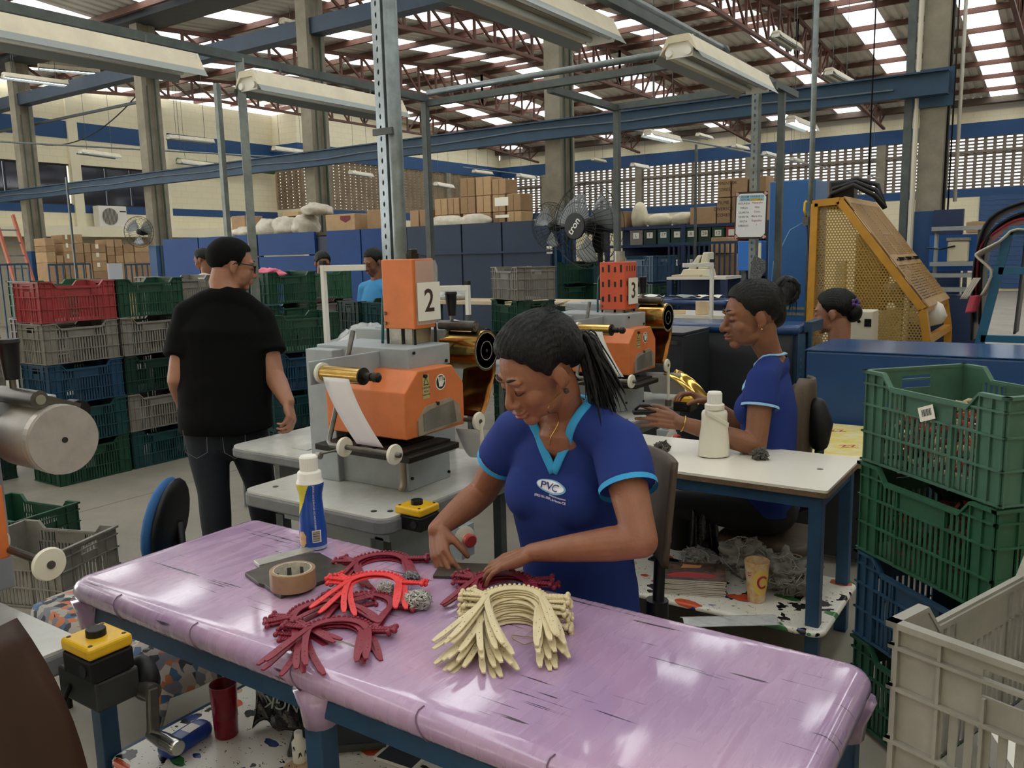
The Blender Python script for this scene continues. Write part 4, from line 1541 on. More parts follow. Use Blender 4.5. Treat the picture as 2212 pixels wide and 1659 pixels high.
for k, (px, d, cs, w) in enumerate(((1398, 9.9, ['blue', 'green', 'dark green', 'grey', 'green'], 'right of the red tower of press 3'),)):
    q = PD(px, 600, d)
    stack(q.x, q.y, radians(-20), cs, w, G2, pitch=.32)
G3 = 'crates stacked at the right edge'
an = radians(-43)
ux, uy = Vector((cos(an), sin(an), 0)), Vector((-sin(an), cos(an), 0))
c0 = Vector((-.545, 2.84, 0)) + ux * (CL / 2) + uy * (CW / 2)
stack(c0.x, c0.y, an, ['sage green', 'light green', 'blue', 'green'], 'beside the white table', G3, z0=.02, pitch=.303, jit=.003)
M = frame_matrix(c0 - uy * (CW / 2 + .0085) + ux * .01 + Vector((0, 0, .02 + 3 * .301 + .215)), ux, (0, 0, 1)) @ Matrix.Rotation(radians(20), 4, 'Z')
top_c = [o for o in bpy.data.objects if o.name.startswith('plastic_crate') and o.get('label', '').startswith('sage green')][0]
b = B()
b.prism([(-.032, -.021), (.032, -.021), (.032, .021), (-.032, .021)], 0, .001, M=M)
bs = b.build('barcode_sticker', LABELW, top_c)
b = B()
for k in range(14):
    w = (.0012, .002, .0008, .0025)[k % 4]
    b.prism([(-.02 + k * .003, -.008), (-.02 + k * .003 + w, -.008), (-.02 + k * .003 + w, .012), (-.02 + k * .003, .012)], .001, .0013, M=M)
b.build('barcode', INK, bs)
# straps heaped inside the two upper crates
for k, (z, lab) in enumerate(((.02 + 3 * .301, 'heap of red, black and cream sandal straps inside the top right crate'), (.02 + 2 * .301, 'heap of dark red straps inside the second right crate'))):
    b = B()
    r = random.Random(k)
    for j in range(240 if k == 0 else 150):
        p = c0 + ux * r.uniform(-.25, .25) + uy * r.uniform(-.165, .165) + Vector((0, 0, z + r.uniform(.02, .19 if k == 0 else .2)))
        d = Vector((r.uniform(-1, 1), r.uniform(-1, 1), r.uniform(-.5, .5))).normalized() * r.uniform(.02, .035)
        e = Vector((r.uniform(-1, 1), r.uniform(-1, 1), r.uniform(-1, 1))) * .012
        b.cur = r.choice([0, 1, 2, 2, 3] if k == 0 else [0, 0, 0, 3, 1])
        pts = [p - d, p + e, p + d]
        for q_ in pts:
            lo = (q_ - c0)
            a_, c_ = max(-.262, min(.262, lo.dot(ux))), max(-.168, min(.168, lo.dot(uy)))
            n_ = c0 + ux * a_ + uy * c_
            q_.x, q_.y = n_.x, n_.y
        b.loft(pts, [(.008, .003)] * 3, n=6, round=False)
    o = b.build('strap_heap', [mat('burgundy pvc', '7a1f33', .4), mat('bright red pvc', 'd2353a', .4), mat('cream pvc', 'dccdA8'.lower(), .5), BLACK], None)
    tag(o, lab, 'straps', kind='stuff')
# the big grey crate in the right foreground, on its stack
an = radians(-21)
ux, uy = Vector((cos(an), sin(an), 0)), Vector((-sin(an), cos(an), 0))
c1 = Vector((-.215, 1.335, 0)) + ux * (CW / 2 + .012) + uy * (CL / 2 + .012)
stack(c1.x, c1.y, an + HP, ['pale grey', 'grey', 'grey'], 'in the right foreground', G3, z0=.14, pitch=.303, jit=.002)
pal = thing('pallet', 'low wooden pallet under the grey foreground crates', 'pallet', (c1.x, c1.y, 0), an + HP)
WOODP = mat('pallet wood', '8a6f50', .8, var=.3, scale=8)
for y in (-.16, 0, .16):
    B().box(-.29, .29, y - .05, y + .05, .115, .138).build('deck_board', WOODP, pal, world=False)
for x in (-.24, 0, .24):
    B().box(x - .04, x + .04, -.2, .2, 0, .115).build('bearer', WOODP, pal, world=False)
o = B().prism([(-.1, -.13), (.12, -.10), (.10, .12), (-.12, .1)], 0, .06).build('paper_stack', LABELW)
o.location = (c1.x - .02, c1.y - .05, .74 + .016)
o.rotation_euler = (.0, .0, .3)
tag(o, 'white papers lying inside the grey foreground crate', 'paper')
# two low crates on the floor at the left
q = PZ(130, 1190, .31)
crate('grey', -4.2, 1.95, 0, radians(20), 'grey open crate on the floor at the left behind the white reel', 'crates on the floor at left')
crate('green', -4.85, 2.12, 0, radians(10), 'green open crate on the floor behind the grey floor crate', 'crates on the floor at left')


# contents peeking over the left crates
def blob(name, c, r, m, label, cat, seed=0, amp=.35, n=(22, 14), kind=None, fz=1.0):
    b = B()
    b.ell((0, 0, 0), r, nu=n[0], nv=n[1])
    vv = []
    for v in b.v:
        p = Vector(v)
        k = noise.noise(Vector((p.x / r[0], p.y / r[1], p.z / r[2])) * 1.7 + Vector((seed, seed * 2.3, 0)))
        k2 = noise.noise(Vector((p.x / r[0], p.y / r[1], p.z / r[2])) * 5.0 + Vector((seed, 0, seed)))
        p = p * (1 + amp * k + amp * .5 * k2 * fz)
        vv.append((p.x + c[0], p.y + c[1], max(p.z, -r[2] * .55) + c[2]))
    b.v = vv
    o = b.build(name, m, None, smooth=True)
    return tag(o, label, cat, None, kind)


CLEARB = mat('crinkled clear bag', 'cfd0cf', .12, alpha=.75, var=.2, scale=12, bump=.8, bscale=30)
blob('pink_bundle', (-6.4, 5.3, 1.5), (.16, .12, .06), mat('pink vinyl', 'd8607c', .4), 'pink vinyl bundle lying in the top of a green crate', 'bundle', 3)
blob('plastic_bag', (-4.5, 4.58, .95), (.25, .2, .16), CLEARB, 'crinkled clear plastic bags heaped on a green crate', 'bag', 5, amp=.5)
# ================================================================== background things
def rectY(p0, p1, Y):
    """pixel rectangle on the plane y=Y -> x0,x1,z0,z1"""
    pm = ((p0[0] + p1[0]) / 2, (p0[1] + p1[1]) / 2)
    return PY(p0[0], pm[1], Y).x, PY(p1[0], pm[1], Y).x, PY(pm[0], p1[1], Y).z, PY(pm[0], p0[1], Y).z


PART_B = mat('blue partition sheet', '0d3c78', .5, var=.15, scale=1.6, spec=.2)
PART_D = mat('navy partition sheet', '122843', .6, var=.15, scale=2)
YP = 9.5
pa = thing('blue_partition', 'blue sheet metal partition across the hall behind the workers', 'partition', (-10, YP, 0))
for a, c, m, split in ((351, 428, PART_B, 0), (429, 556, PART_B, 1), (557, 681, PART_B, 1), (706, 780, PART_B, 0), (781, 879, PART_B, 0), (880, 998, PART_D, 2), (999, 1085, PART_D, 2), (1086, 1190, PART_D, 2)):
    x0, x1 = PY(a, 520, YP).x, PY(c, 520, YP).x
    if split == 0:
        B().box(x0, x1 - .02, YP, YP + .04, .05, 2.08).build('panel', m, pa)
    elif split == 1:
        B().box(x0, x1 - .02, YP, YP + .04, 1.72, 2.08).build('panel', m, pa)
        B().box(x0, x1 - .02, YP, YP + .04, .05, 1.70).build('panel', m, pa)
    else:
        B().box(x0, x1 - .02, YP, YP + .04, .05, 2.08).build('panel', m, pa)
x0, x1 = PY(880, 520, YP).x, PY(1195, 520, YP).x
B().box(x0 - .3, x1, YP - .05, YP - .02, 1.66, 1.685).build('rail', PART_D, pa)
B().box(PY(681, 520, YP).x, PY(706, 520, YP).x, YP + .045, YP + .06, 0, 2.0).build('doorway_backing', mat('dark doorway', '15243c', .6), pa)
x0, x1, z0, z1 = rectY((1181, 532), (1191, 548), YP - .03)
sw = thing('switch_plate', 'white wall switch on the navy partition', 'switch', (x0, YP - .03, z0))
B().box(x0, x1, YP - .035, YP - .001, z0, z1).build('plate', WHITE, sw)
B().box(x0 + .012, x1 - .012, YP - .04, YP - .035, (z0 + z1) / 2 - .025, (z0 + z1) / 2 + .01).build('rocker', BLACK, sw)

# shelf deck behind the partition that carries the cartons and sacks
dk = thing('storage_deck', 'storage shelf behind the blue partition carrying cartons and sacks', 'shelf', (-9, 10.0, 0))
B().box(-14.4, -5.75, YP + .08, 10.05, 2.02, 2.07).build('deck_board', mat('dark board', '4a4038', .8), dk)
for x in (-14.2, -11.8, -9.5, -7.4, -5.85):
    B().box(x - .03, x + .03, YP + .1, YP + .16, 0, 2.02).build('upright', STEEL_B, dk)
ZD = 2.07


def carton(p0, p1, Y, dep, label, group, base=None, side=None, mark=None, mi=None, face='y'):
    if face == 'y':
        x0, x1, z0, z1 = rectY(p0, p1, Y)
    else:
        pm = ((p0[0] + p1[0]) / 2, (p0[1] + p1[1]) / 2)
        x0, x1, z0, z1 = PX(p0[0], pm[1], Y).y, PX(p1[0], pm[1], Y).y, PX(pm[0], p1[1], Y).z, PX(pm[0], p0[1], Y).z
    if base is not None:
        z0 = base
    m = CARD[(mi if mi is not None else random.randrange(3))]
    t = thing('cardboard_box', label, 'box', ((x0 + x1) / 2, Y, z0) if face == 'y' else (Y, (x0 + x1) / 2, z0), group=group)
    g = .006
    if face == 'y':
        B().box(x0 + g, x1 - g, Y, Y + dep, z0, z1 - .004).build('carton', m, t, bevel=.008)
        B().box((x0 + x1) / 2 - .03, (x0 + x1) / 2 + .03, Y - .001, Y + dep, z1 - .004, z1 - .002).build('tape', mat('box tape', '8d7350', .3), t)
        if mark:
            B().box(x0 + (x1 - x0) * .12, x0 + (x1 - x0) * .5, Y - .003, Y - .001, z0 + (z1 - z0) * .35, z0 + (z1 - z0) * .85).build('paper_label', LABELW, t)
    else:
        B().box(Y - dep, Y, x0 + g, x1 - g, z0, z1 - .004).build('carton', m, t, bevel=.008)
        if mark:
            B().box(Y, Y + .003, x0 + (x1 - x0) * .4, x0 + (x1 - x0) * .58, z0 + (z1 - z0) * .5, z0 + (z1 - z0) * .75).build('paper_label', LABELW, t)
    return t


def z2(x, y):
    return (700 + x * .33759, y * .33759)


GB = 'cartons stacked on the storage shelf'
RW = {3: ('bottom', [(705, 785), (790, 870), (885, 968), (975, 1068), (1078, 1158), (1168, 1265)], 1357, 1410), 2: ('middle', [(705, 790), (790, 866), (870, 968), (972, 1068), (1075, 1160), (1165, 1260)], 1256, 1357),
      1: ('top', [(868, 965), (968, 1070), (1072, 1165)], 1145, 1256)}
YB = 9.75
NTH = ['first', 'second', 'third', 'fourth', 'fifth', 'sixth', 'seventh', 'eighth', 'ninth', 'tenth']
zr = {}
for r in (3, 2, 1):
    nm, xs, ya, yb_ = RW[r]
    for k, (a, c) in enumerate(xs):
        key = (a + c) // 2 // 100
        x0, x1, z0, z1 = rectY(z2(a, ya), z2(c, yb_), YB)
        # rows sit on one another
        base = (ZD, 2.235, 2.475)[3 - r]
        topz = (2.232, 2.472, 2.735 - .05 * (k == 2))[3 - r]
        t = thing('cardboard_box', 'plain cardboard box, %s from left in the %s row of the carton stack' % (NTH[k], nm), 'box', ((x0 + x1) / 2, YB, base), group=GB)
        m = CARD[(k + r) % 3]
        B().box(x0 + .006, x1 - .006, YB, YB + .3, base, topz).build('carton', m, t, bevel=.01)
        B().box((x0 + x1) / 2 - .004, (x0 + x1) / 2 + .004, YB - .002, YB + .001, base + .01, topz - .01).build('flap_seam', mat('box seam', '6d543a', .8), t)
        if r == 2 and k == 4 or r == 3 and k == 4:
            B().box(x0 + .05, x0 + .28, YB - .004, YB - .001, base + .08, topz - .04).build('paper_label', LABELW, t)
carton((703, 462), (767, 496), YB, .45, 'brown carton with a dark red shield mark beside the third column', GB, base=ZD, mi=2)
x0, x1, z0, z1 = rectY((735, 466), (757, 481), YB - .002)
B().prism([(x0, z1), (x1, z1), (x1, z0 + .05), ((x0 + x1) / 2, z0), (x0, z0 + .05)], YB - .004, YB - .001, 'y').build('shield_mark', mat('dark red print', '6b2328', .7), [o for o in bpy.data.objects if o.get('label', '').endswith('shield mark beside the third column')][0])
carton((792, 452), (838, 490), YB + .05, .4, 'narrow tall carton left of the tall perforated post', GB, base=ZD)
carton((885, 454), (905, 486), YB + .05, .4, 'slim carton right of the tall perforated post', GB, base=ZD)
carton((906, 452), (936, 486), YB + .02, .4, 'wider carton next to the carton stack, right of the post', GB, base=ZD)
carton((610, 457), (645, 470), YB + .3, .3, 'brown carton behind the white sacks', GB, base=ZD + .32)
carton((500, 466), (530, 500), YB + .1, .4, 'brown carton left of the white sacks, behind the slim pole', GB, base=ZD)
SACK = mat('white woven sack', 'cdc6b6', .7, var=.2, scale=10, bump=.5, bscale=25)
for k, (px, py, rx, rz_) in enumerate(((520, 490, .3, .12), (566, 485, .26, .19), (605, 482, .24, .21), (645, 482, .24, .22), (672, 465, .26, .13))):
    q = PY(px, py, YB + .05)
    blob('sack', (q.x, YB + .2, (ZD + rz_ * .55) if k < 4 else ZD + .38), (rx, .25, rz_), SACK, 'white bulging sack, %s from the left on the partition shelf' % (NTH[k] if k < 4 else 'upper one'), 'sack', k * 3, amp=.25)
for k, (px, rx) in enumerate(((960, .34), (1022, .3))):
    q = PY(px, 478, YP + .12)
    blob('sack', (q.x, YP + .17, ZD + .055), (rx, .05, .1), SACK, 'flat cream sack in front of the carton stack, %s one' % ('left' if k == 0 else 'right'), 'sack', 20 + k, amp=.15)

# ---- cartons, railing and small fan by the left wall
GL = 'cartons stacked under the ledge of the left wall'


def zb(x, y):
    return (x * .18083, 300 + y * .18083)


XF = -19.6
cols_l = [((545, 660), [1185, 1280, 1350, 1480]), ((755, 880), [1145, 1250, 1350, 1480]), ((885, 1000), [1138, 1245, 1365, 1480]), ((1005, 1085), [1245, 1360, 1470]), ((1090, 1265), [1255, 1360, 1460, 1580]),
          ((1275, 1370), [1200, 1290, 1390, 1480]), ((1375, 1470), [1200, 1290, 1390, 1480]), ((1475, 1600), [1260, 1360, 1480]), ((1605, 1780), [1260, 1350, 1480]), ((664, 750), [1390, 1480])]
for ci, ((a, c), ys) in enumerate(cols_l):
    pm = (a + c) / 2
    zs = [PX(pm * .18083, 300 + y * .18083, XF).z for y in ys]
    zs[-1] = max(zs[-1], 0)
    zlow = zs[-1]
    n = len(ys) - 1
    # carry the pile down to the floor
    extra = max(1, int(round(zlow / .45)))
    lev = zs[:-1] + [zlow - zlow * k / extra for k in range(extra + 1)]
    ya, yb_ = PX(a * .18083, 540, XF).y, PX(c * .18083, 540, XF).y
    for k in range(len(lev) - 1):
        nm = '%s box down in the %s pile of cartons by the left wall' % (NTH[k], NTH[ci])
        t = thing('cardboard_box', nm, 'box', (XF, (ya + yb_) / 2, lev[k + 1]), group=GL)
        B().box(XF - .5, XF, ya + .006, yb_ - .006, lev[k + 1], lev[k] - .004).build('carton', CARD[(ci + k) % 3], t, bevel=.008)
        if ci in (1, 4) and k < 3:
            B().box(XF, XF + .003, ya + (yb_ - ya) * .3, ya + (yb_ - ya) * .5, lev[k + 1] + .1, lev[k + 1] + .2).build('paper_label', LABELW, t)
rl = thing('railing', 'low blue railing in front of the cartons at left', 'railing', (-17.8, 9.5, 0))
zt_ = 1.62 + .02
for (a, c) in ((0, 62), (105, 195), (272, 330)):
    y0, y1 = PX(a, 575, -17.8).y, PX(c, 575, -17.8).y
    zt_ = PX((a + c) / 2, 569, -17.8).z
    B().box(-17.83, -17.79, y0, y1, zt_ - .04, zt_).build('top_rail', STEEL_B, rl)
    B().box(-17.83, -17.79, y0, y1, .1, .14).build('bottom_rail', STEEL_B, rl)
    n = int((y1 - y0) / .13)
    for k in range(n + 1):
        y = y0 + (y1 - y0) * k / n
        B().box(-17.825, -17.795, y - .012, y + .012, 0, zt_).build('baluster', STEEL_B, rl)
x = -17.5
y0, y1, z0, z1 = PX(234, 575, x).y, PX(264, 575, x).y, PX(250, 587, x).z, PX(250, 569, x).z
tag(B().box(x - .05, x, y0, y1, 0, z1).build('signboard', mat('pale panel', 'b9bec4', .4), None), 'small pale panel among the railing at left', 'panel')


ld = thing('ladder', 'orange ladder leaning at the left edge by the cartons', 'ladder', (-18.6, 8.9, 0))
for dy in (0, .38):
    B().beam((-18.4, 8.85 + dy, 0), (-19.3, 8.75 + dy, 2.75), .05, .07).build('rail', mat('orange ladder paint', 'a8553a', .5), ld)
for k in range(9):
    f = .08 + .1 * k
    B().beam((-18.4 - .9 * f, 8.85 - .1 * f, 2.75 * f), (-18.4 - .9 * f, 9.23 - .1 * f, 2.75 * f), .03, .03).build('rung', GALV, ld)


def make_fan(name, label, P, R, ax, blade_m, hub_m, mount, wires=34, word=None, hubr=.3):
    """wall or pedestal fan at P facing ax; wire cage of real rods, three blades at rest"""
    t = thing(name, label, 'fan', P)
    ax = Vector(ax).normalized()
    q = ax.to_track_quat('Z', 'Y').to_matrix()

    def loc(x, y, z):
        return Vector(P) + q @ Vector((x, y, z))
    cage = B()
    for z, rr in ((.0, R), (.05 * R / .3, R * .92), (-.1 * R / .3, R * .85), (.1 * R / .3, R * .55)):
        cage.tube([loc(rr * cos(a), rr * sin(a), z) for a in np.linspace(0, 2 * pi, 33)[:-1]], .0045 if rr == R else .003, 5, closed=True)
    for k in range(wires):
        a = 2 * pi * k / wires
        cage.tube([loc(hubr * R * cos(a), hubr * R * sin(a), .12 * R / .3), loc(.6 * R * cos(a), .6 * R * sin(a), .10 * R / .3), loc(R * cos(a), R * sin(a), 0), loc(.6 * R * cos(a), .6 * R * sin(a), -.12 * R / .3), loc(.25 * R * cos(a), .25 * R * sin(a), -.14 * R / .3)], .0022, 4)
    cage.build('wire_cage', BLACK, t)
    for k in range(3):
        a0 = k * 2 * pi / 3 + .4
        bl = B()

        def fn(u, v, a0=a0):
            a = a0 + (u - .5) * (1.15 if v > .3 else .8)
            r_ = R * (.14 + .72 * v)
            return loc(r_ * cos(a), r_ * sin(a), -.03 + (u - .5) * .09 * R / .3)
        bl.slab(fn, 8, 6, .003)
        bl.build('blade', blade_m, t, smooth=True)
    hb = B()
    hb.lathe([(R * .16, -.05), (R * .18, 0), (R * .12, .02)], (0, 0, 0), n=20, M=q)
    hb.v = [tuple(Vector(v) + Vector(P)) for v in hb.v]
    hb.build('hub', hub_m, t, smooth=True, autosmooth=50)
    if word:
        cp = B()
        cp.lathe([(hubr * R, .125 * R / .3), (hubr * R, .133 * R / .3), (hubr * R * .95, .137 * R / .3)], (0, 0, 0), n=28, M=q)
        cp.v = [tuple(Vector(v) + Vector(P)) for v in cp.v]
        badge = cp.build('badge_disc', hub_m, t, smooth=True, autosmooth=40)
        up = Vector((0, 0, 1))
        xr = up.cross(ax).normalized()
        M_ = frame_matrix(Vector(P) + ax * (.139 * R / .3), xr, up) @ Matrix.Rotation(radians(50), 4, 'Z')
        text(word, 'badge_text', hubr * R * .8, M_, WHITE, badge, .001, bold=.001)
    mo = B()
    mo.loft([loc(0, 0, -.06), loc(0, 0, -.12), loc(0, 0, -.3 * R / .3)], [.06 * R / .3, .07 * R / .3, .055 * R / .3], n=16)
    mo.build('motor', BLACK, t, smooth=True)
    mount(t, loc)
    return t


FANB = mat('grey translucent blade', '8a8f92', .3, alpha=.75)


def wall_mount(t, loc):
    e = loc(0, 0, -.3)
    B().tube([loc(0, 0, -.2), e, e + Vector((.02, .05, -.2))], .016, 8).build('wall_bracket', BLACK, t)
    # column arm
    B().tube([e, (XS[3] - .13, YC - .05, e.z - .1)], .014, 8).build('arm', BLACK, t)


q = PD(1190, 489, 10.4)
make_fan('wall_fan', 'black wall fan with grey blades in front of the navy partition', q, .30, (-.15, -1, -.1), FANB, BLACK, wall_mount)


def ped_mount(t, loc):
    e = loc(0, 0, -.2)
    B().cyl(e, (e.x, e.y, .05), .028, n=12).build('pedestal', BLACK, t)
    B().lathe([(.3, 0), (.3, .03), (.06, .06)], (e.x, e.y, 0), n=24).build('base', BLACK, t)
    B().obox(e + Vector((0, 0, -.1)), (.13, .13, .34)).build('gear_housing', BLACK, t, bevel=.02)
    B().obox(e + Vector((.0, -.068, 0)), (.06, .004, .04)).build('rating_label', mat('orange label', 'b98c3c', .5), t)


q = PD(1268, 488, 8.2)
make_fan('pedestal_fan', 'large black pedestal fan with round badge right of the wall fan', q, .42, (-.2, -.98, -.02), FANB, BLACK, ped_mount, wires=44, word='tron', hubr=.31)


def small_mount(t, loc):
    B().tube([loc(0, 0, -.2), loc(0, 0, -.4), (XS[1] - .1, YC - .1, PD(330, 515, 17).z)], .03, 6).build('arm', BLACK, t)


q = PD(300, 501, 17.2)
make_fan('wall_fan', 'small fan mounted on the second column at left', q, .32, (.5, -.9, 0), FANB, BLACK, small_mount, wires=24)

# ---- far shelving with labelled crates, right of the fans
YS = 13.5
sv = thing('storage_rack', 'dark blue storage rack with rows of labelled crates at the back', 'shelf', (-6, YS, 0))
xa, xb = PY(1312, 520, YS).x, PY(1662, 520, YS).x
DB = mat('dark blue rack', '1b2f52', .5)
for zz in (1.2, 1.62 - .0, 2.22):
    pass
zsh = [PY(1470, 590, YS).z, PY(1470, 526, YS).z, PY(1470, 486, YS).z]
for z in zsh:
    B().box(xa, xb, YS - .02, YS + .6, z - .05, z).build('shelf', DB, sv)
for x in (xa, (xa + xb) / 2, xb):
    B().box(x - .04, x + .04, YS - .03, YS + .02, 0, zsh[2] + .02).build('upright', DB, sv)
B().box(xa, xb, YS + .6, YS + .62, 0, zsh[2]).build('back_sheet', DB, sv)
letters = ['L', 'T', '17', '+', '8', '28', '12', '', '', 'T', '20', 'x1', '', '']
cc_ = ['grey', 'dark green', 'teal', 'dark green', 'green', 'dark green', 'green', 'red']
k = 0
for row, (zb_, zt2) in enumerate(((zsh[1], zsh[2]), (zsh[0], zsh[1]))):
    pxs = [1360 + 29.5 * j for j in range(8)]
    for j, px in enumerate(pxs):
        if row == 1 and j == 7:
            continue
        x = PY(px + 14, 510, YS).x
        w = abs(PY(px + 28, 510, YS).x - PY(px, 510, YS).x)
        h = min(.31, (zt2 - zb_) - .06)
        lab = 'small %s bin, %s in the %s row of the labelled rack' % (cc_[j] if row == 0 else 'dark', ['first', 'second', 'third', 'fourth', 'fifth', 'sixth', 'seventh', 'eighth'][j], 'upper' if row == 0 else 'lower')
        t = thing('storage_bin', lab, 'bin', (x, YS, zb_), group='labelled bins on the dark rack')
        mc = mat('bin plastic ' + (cc_[j] if row == 0 else 'dark green'), CR_COL[cc_[j] if row == 0 else 'dark green'], .5)
        bb = B()
        bb.box(x - w * .47, x + w * .47, YS + .01, YS + .02, zb_, zb_ + h)
        bb.box(x - w * .47, x - w * .45, YS + .02, YS + .5, zb_, zb_ + h)
        bb.box(x + w * .45, x + w * .47, YS + .02, YS + .5, zb_, zb_ + h)
        bb.box(x - w * .47, x + w * .47, YS + .02, YS + .5, zb_, zb_ + .01)
        bb.build('shell', mc, t)
        B().box(x - w * .5, x + w * .5, YS, YS + .02, zb_ + h - .02, zb_ + h).build('rim', mc, t)
        B().box(x - .05, x + .05, YS + .004, YS + .011, zb_ + h - .09, zb_ + h - .055).build('hand_slot', INK, t)
        s_ = letters[(j if row == 0 else 7 + j) % len(letters)]
        lb = B().box(x - .055, x + .055, YS - .002, YS + .009, zb_ + h * .42, zb_ + h * .42 + .1).build('label_card', LABELW, t)
        if s_:
            text(s_, 'label_text', .08, frame_matrix((x, YS - .003, zb_ + h * .42 + .05), (1, 0, 0), (0, 0, 1)), INK, lb, .0005)
# things on top of the rack
ZT = zsh[2]
TARP = mat('cream canvas roll', 'c9c0a6', .75, var=.15, scale=6, bump=.6, bscale=14)
for k, (px0, px1, h, lab) in enumerate(((1355, 1383, .55, 'upright cream canvas roll on the dark rack'), (1385, 1440, .3, 'cream canvas bundle lying on the rack, left one'), (1441, 1490, .3, 'cream canvas bundle lying on the rack, right one'))):
    x0, x1 = PY(px0, 470, YS).x, PY(px1, 470, YS).x
    blob('canvas_roll', ((x0 + x1) / 2, YS + .25, ZT + h * .5 * .55), ((x1 - x0) / 2 * .98, .25, h / 2), TARP, lab, 'canvas', 31 + k, amp=.12)
GR = 'cartons on top of the dark rack'
for k, (p0, p1, lab) in enumerate((((1315, 461), (1334, 489), 'small brown carton left of the canvas roll'), ((1335, 461), (1354, 490), 'brown carton just left of the canvas roll'), ((1490, 453), (1547, 481), 'long low carton on the rack'),
                                   ((1548, 428), (1578, 478), 'carton with handwriting, lower left of the marked pair'), ((1580, 430), (1600, 478), 'carton behind the top of the rota sign'),
                                   ((1549, 401), (1578, 427), 'upper carton with handwriting beside the sign'), ((1580, 398), (1615, 428), 'upper carton half hidden by the sign post'), ((1617, 396), (1655, 428), 'carton beside the blue cabinet top'))):
    x0, x1, z0, z1 = rectY(p0, p1, YS + .02)
    base = ZT if k < 5 else ZT + .42
    topz = (ZT + .41) if k in (3, 4) else (base + (.28 if k < 3 else .3))
    t = thing('cardboard_box', lab, 'box', ((x0 + x1) / 2, YS + .02, base), group=GR)
    B().box(x0 + .006, x1 - .006, YS + .02, YS + .45, base, topz).build('carton', CARD[k % 3], t, bevel=.008)
    if k in (3, 5):
        for j, s_ in enumerate(('AVIAMENTOS', 'CORES') if k == 5 else ('FILME', 'DIVERSOS', 'CORES')):
            text(s_, 'marker_text', .07 if k == 5 else .075, frame_matrix(((x0 + x1) / 2, YS + .018, topz - .08 - j * .1), (1, 0, 0), (0, 0, 1)), INK, t, .0005)
    if k == 7:
        B().box(x0, x1, YS + .02, YS + .45, ZT, ZT + .418).build('carton', CARD[1], t, bevel=.008)
# blue cage fence in front of the rack
cf = thing('wire_fence', 'blue barred fence in front of the labelled rack', 'fence', (-5, 12.3, 0))
for (a, c) in ((1445, 1600),):
    x0, x1 = PY(a, 560, 12.3).x, PY(c, 560, 12.3).x
    z1 = PY(1520, 522, 12.3).z
    B().box(x0, x1, 12.28, 12.32, z1 - .04, z1).build('top_rail', STEEL_B, cf)
    n = 14
    for k in range(n + 1):
        x = x0 + (x1 - x0) * k / n
        B().box(x - .012, x + .012, 12.285, 12.315, 0, z1).build('bar', DB, cf)
carton((1535, 512), (1574, 547), 12.7, .4, 'open flapped carton standing behind the blue fence', GR, mi=2)
carton((1533, 548), (1592, 592), 12.75, .4, 'wide carton low behind the blue fence', GR, base=0, mi=1)

# ---- work benches in the middle distance
PLY = mat('pale plywood', 'c9b596', .6, var=.12, scale=4, stretch=(1, 6, 1))
bn = thing('plywood_bench', 'long pale plywood bench behind the presses', 'bench', (-4.5, 8.2, 0))
xa, xb = PY(945, 655, 8.2).x, PY(1300, 655, 8.2).x
zt_ = PY(1100, 652, 8.2).z
B().box(xa - .4, xb, 8.2, 8.85, zt_ - .04, zt_).build('benchtop', PLY, bn)
for x in (xa, (xa + xb) / 2, xb - .1):
    for y in (8.25, 8.8):
        B().box(x - .025, x + .025, y - .025, y + .025, 0, zt_ - .04).build('leg', STEEL_B, bn)
q = PY(972, 640, 8.4)
blob('plastic_bag', (q.x, 8.45, zt_ + .05), (.2, .15, .1), CLEARB, 'small clear plastic bag lying on the plywood bench', 'bag', 8, amp=.5)
# white arms of textile lamps / inspection frames
def white_arm(p_top, p_end, p_base, d, label):
    t = thing('thread_stand', label, 'stand', PD(*p_base, d))
    a, e, c = PD(*p_top, d), PD(*p_end, d), PD(*p_base, d)
    B().beam((a.x, a.y, c.z - .1), (a.x, a.y, a.z + .02), .028, .028).build('upright', WHITE, t, bevel=.003)
    B().beam((a.x, a.y, a.z), (e.x, e.y, a.z - (.0)), .03, .035).build('arm', WHITE, t, bevel=.003)
    B().beam((a.x, a.y, a.z + .02), (a.x, a.y, a.z + .045), .03, .03).build('end_cap', BLACK, t)
    B().cyl((a.x, a.y, 0), (a.x, a.y, c.z - .09), .02, n=10).build('foot_post', GALV_D, t)
    return t


white_arm((698, 580), (790, 586), (702, 735), 4.9, 'white metal arm stand behind press 2, left one')
white_arm((1010, 622), (950, 622), (1012, 650), 5.4, 'white metal arm stand right of press 2')
white_arm((1538, 572), (1475, 576), (1544, 676), 6.8, 'cream metal arm stand in front of the cream sewing head')
# pink and white bundles, dark bundle by the bench
blob('pink_cushion', (PD(968, 695, 5.6).x, PD(968, 695, 5.6).y, .98), (.16, .13, .10), mat('pink vinyl', 'd8607c', .4), 'pink bundle on the bench behind press 2', 'bundle', 12, amp=.1)
blob('white_bundle', (PD(978, 675, 5.7).x, PD(978, 675, 5.7).y + .02, 1.12), (.12, .1, .07), mat('white cloth bundle', 'd9d7d4', .7), 'white folded bundle on top of the pink one', 'bundle', 14, amp=.2)
blob('dark_bundle', (PD(1040, 692, 5.5).x, PD(1040, 692, 5.5).y, 1.0), (.14, .12, .09), mat('dark brown cloth', '2c2724', .8), 'dark brown bundle beside the ponytail woman head', 'bundle', 17, amp=.3)
tb_ = thing('side_table', 'low grey bench holding the pink and dark bundles', 'bench', (-3.3, 4.8, 0))
q0, q1 = PD(950, 700, 5.9), PD(1075, 700, 5.4)
B().box(q0.x - .1, q1.x + .1, 4.35, 5.0, .86, .9).build('benchtop', GREYM, tb_)
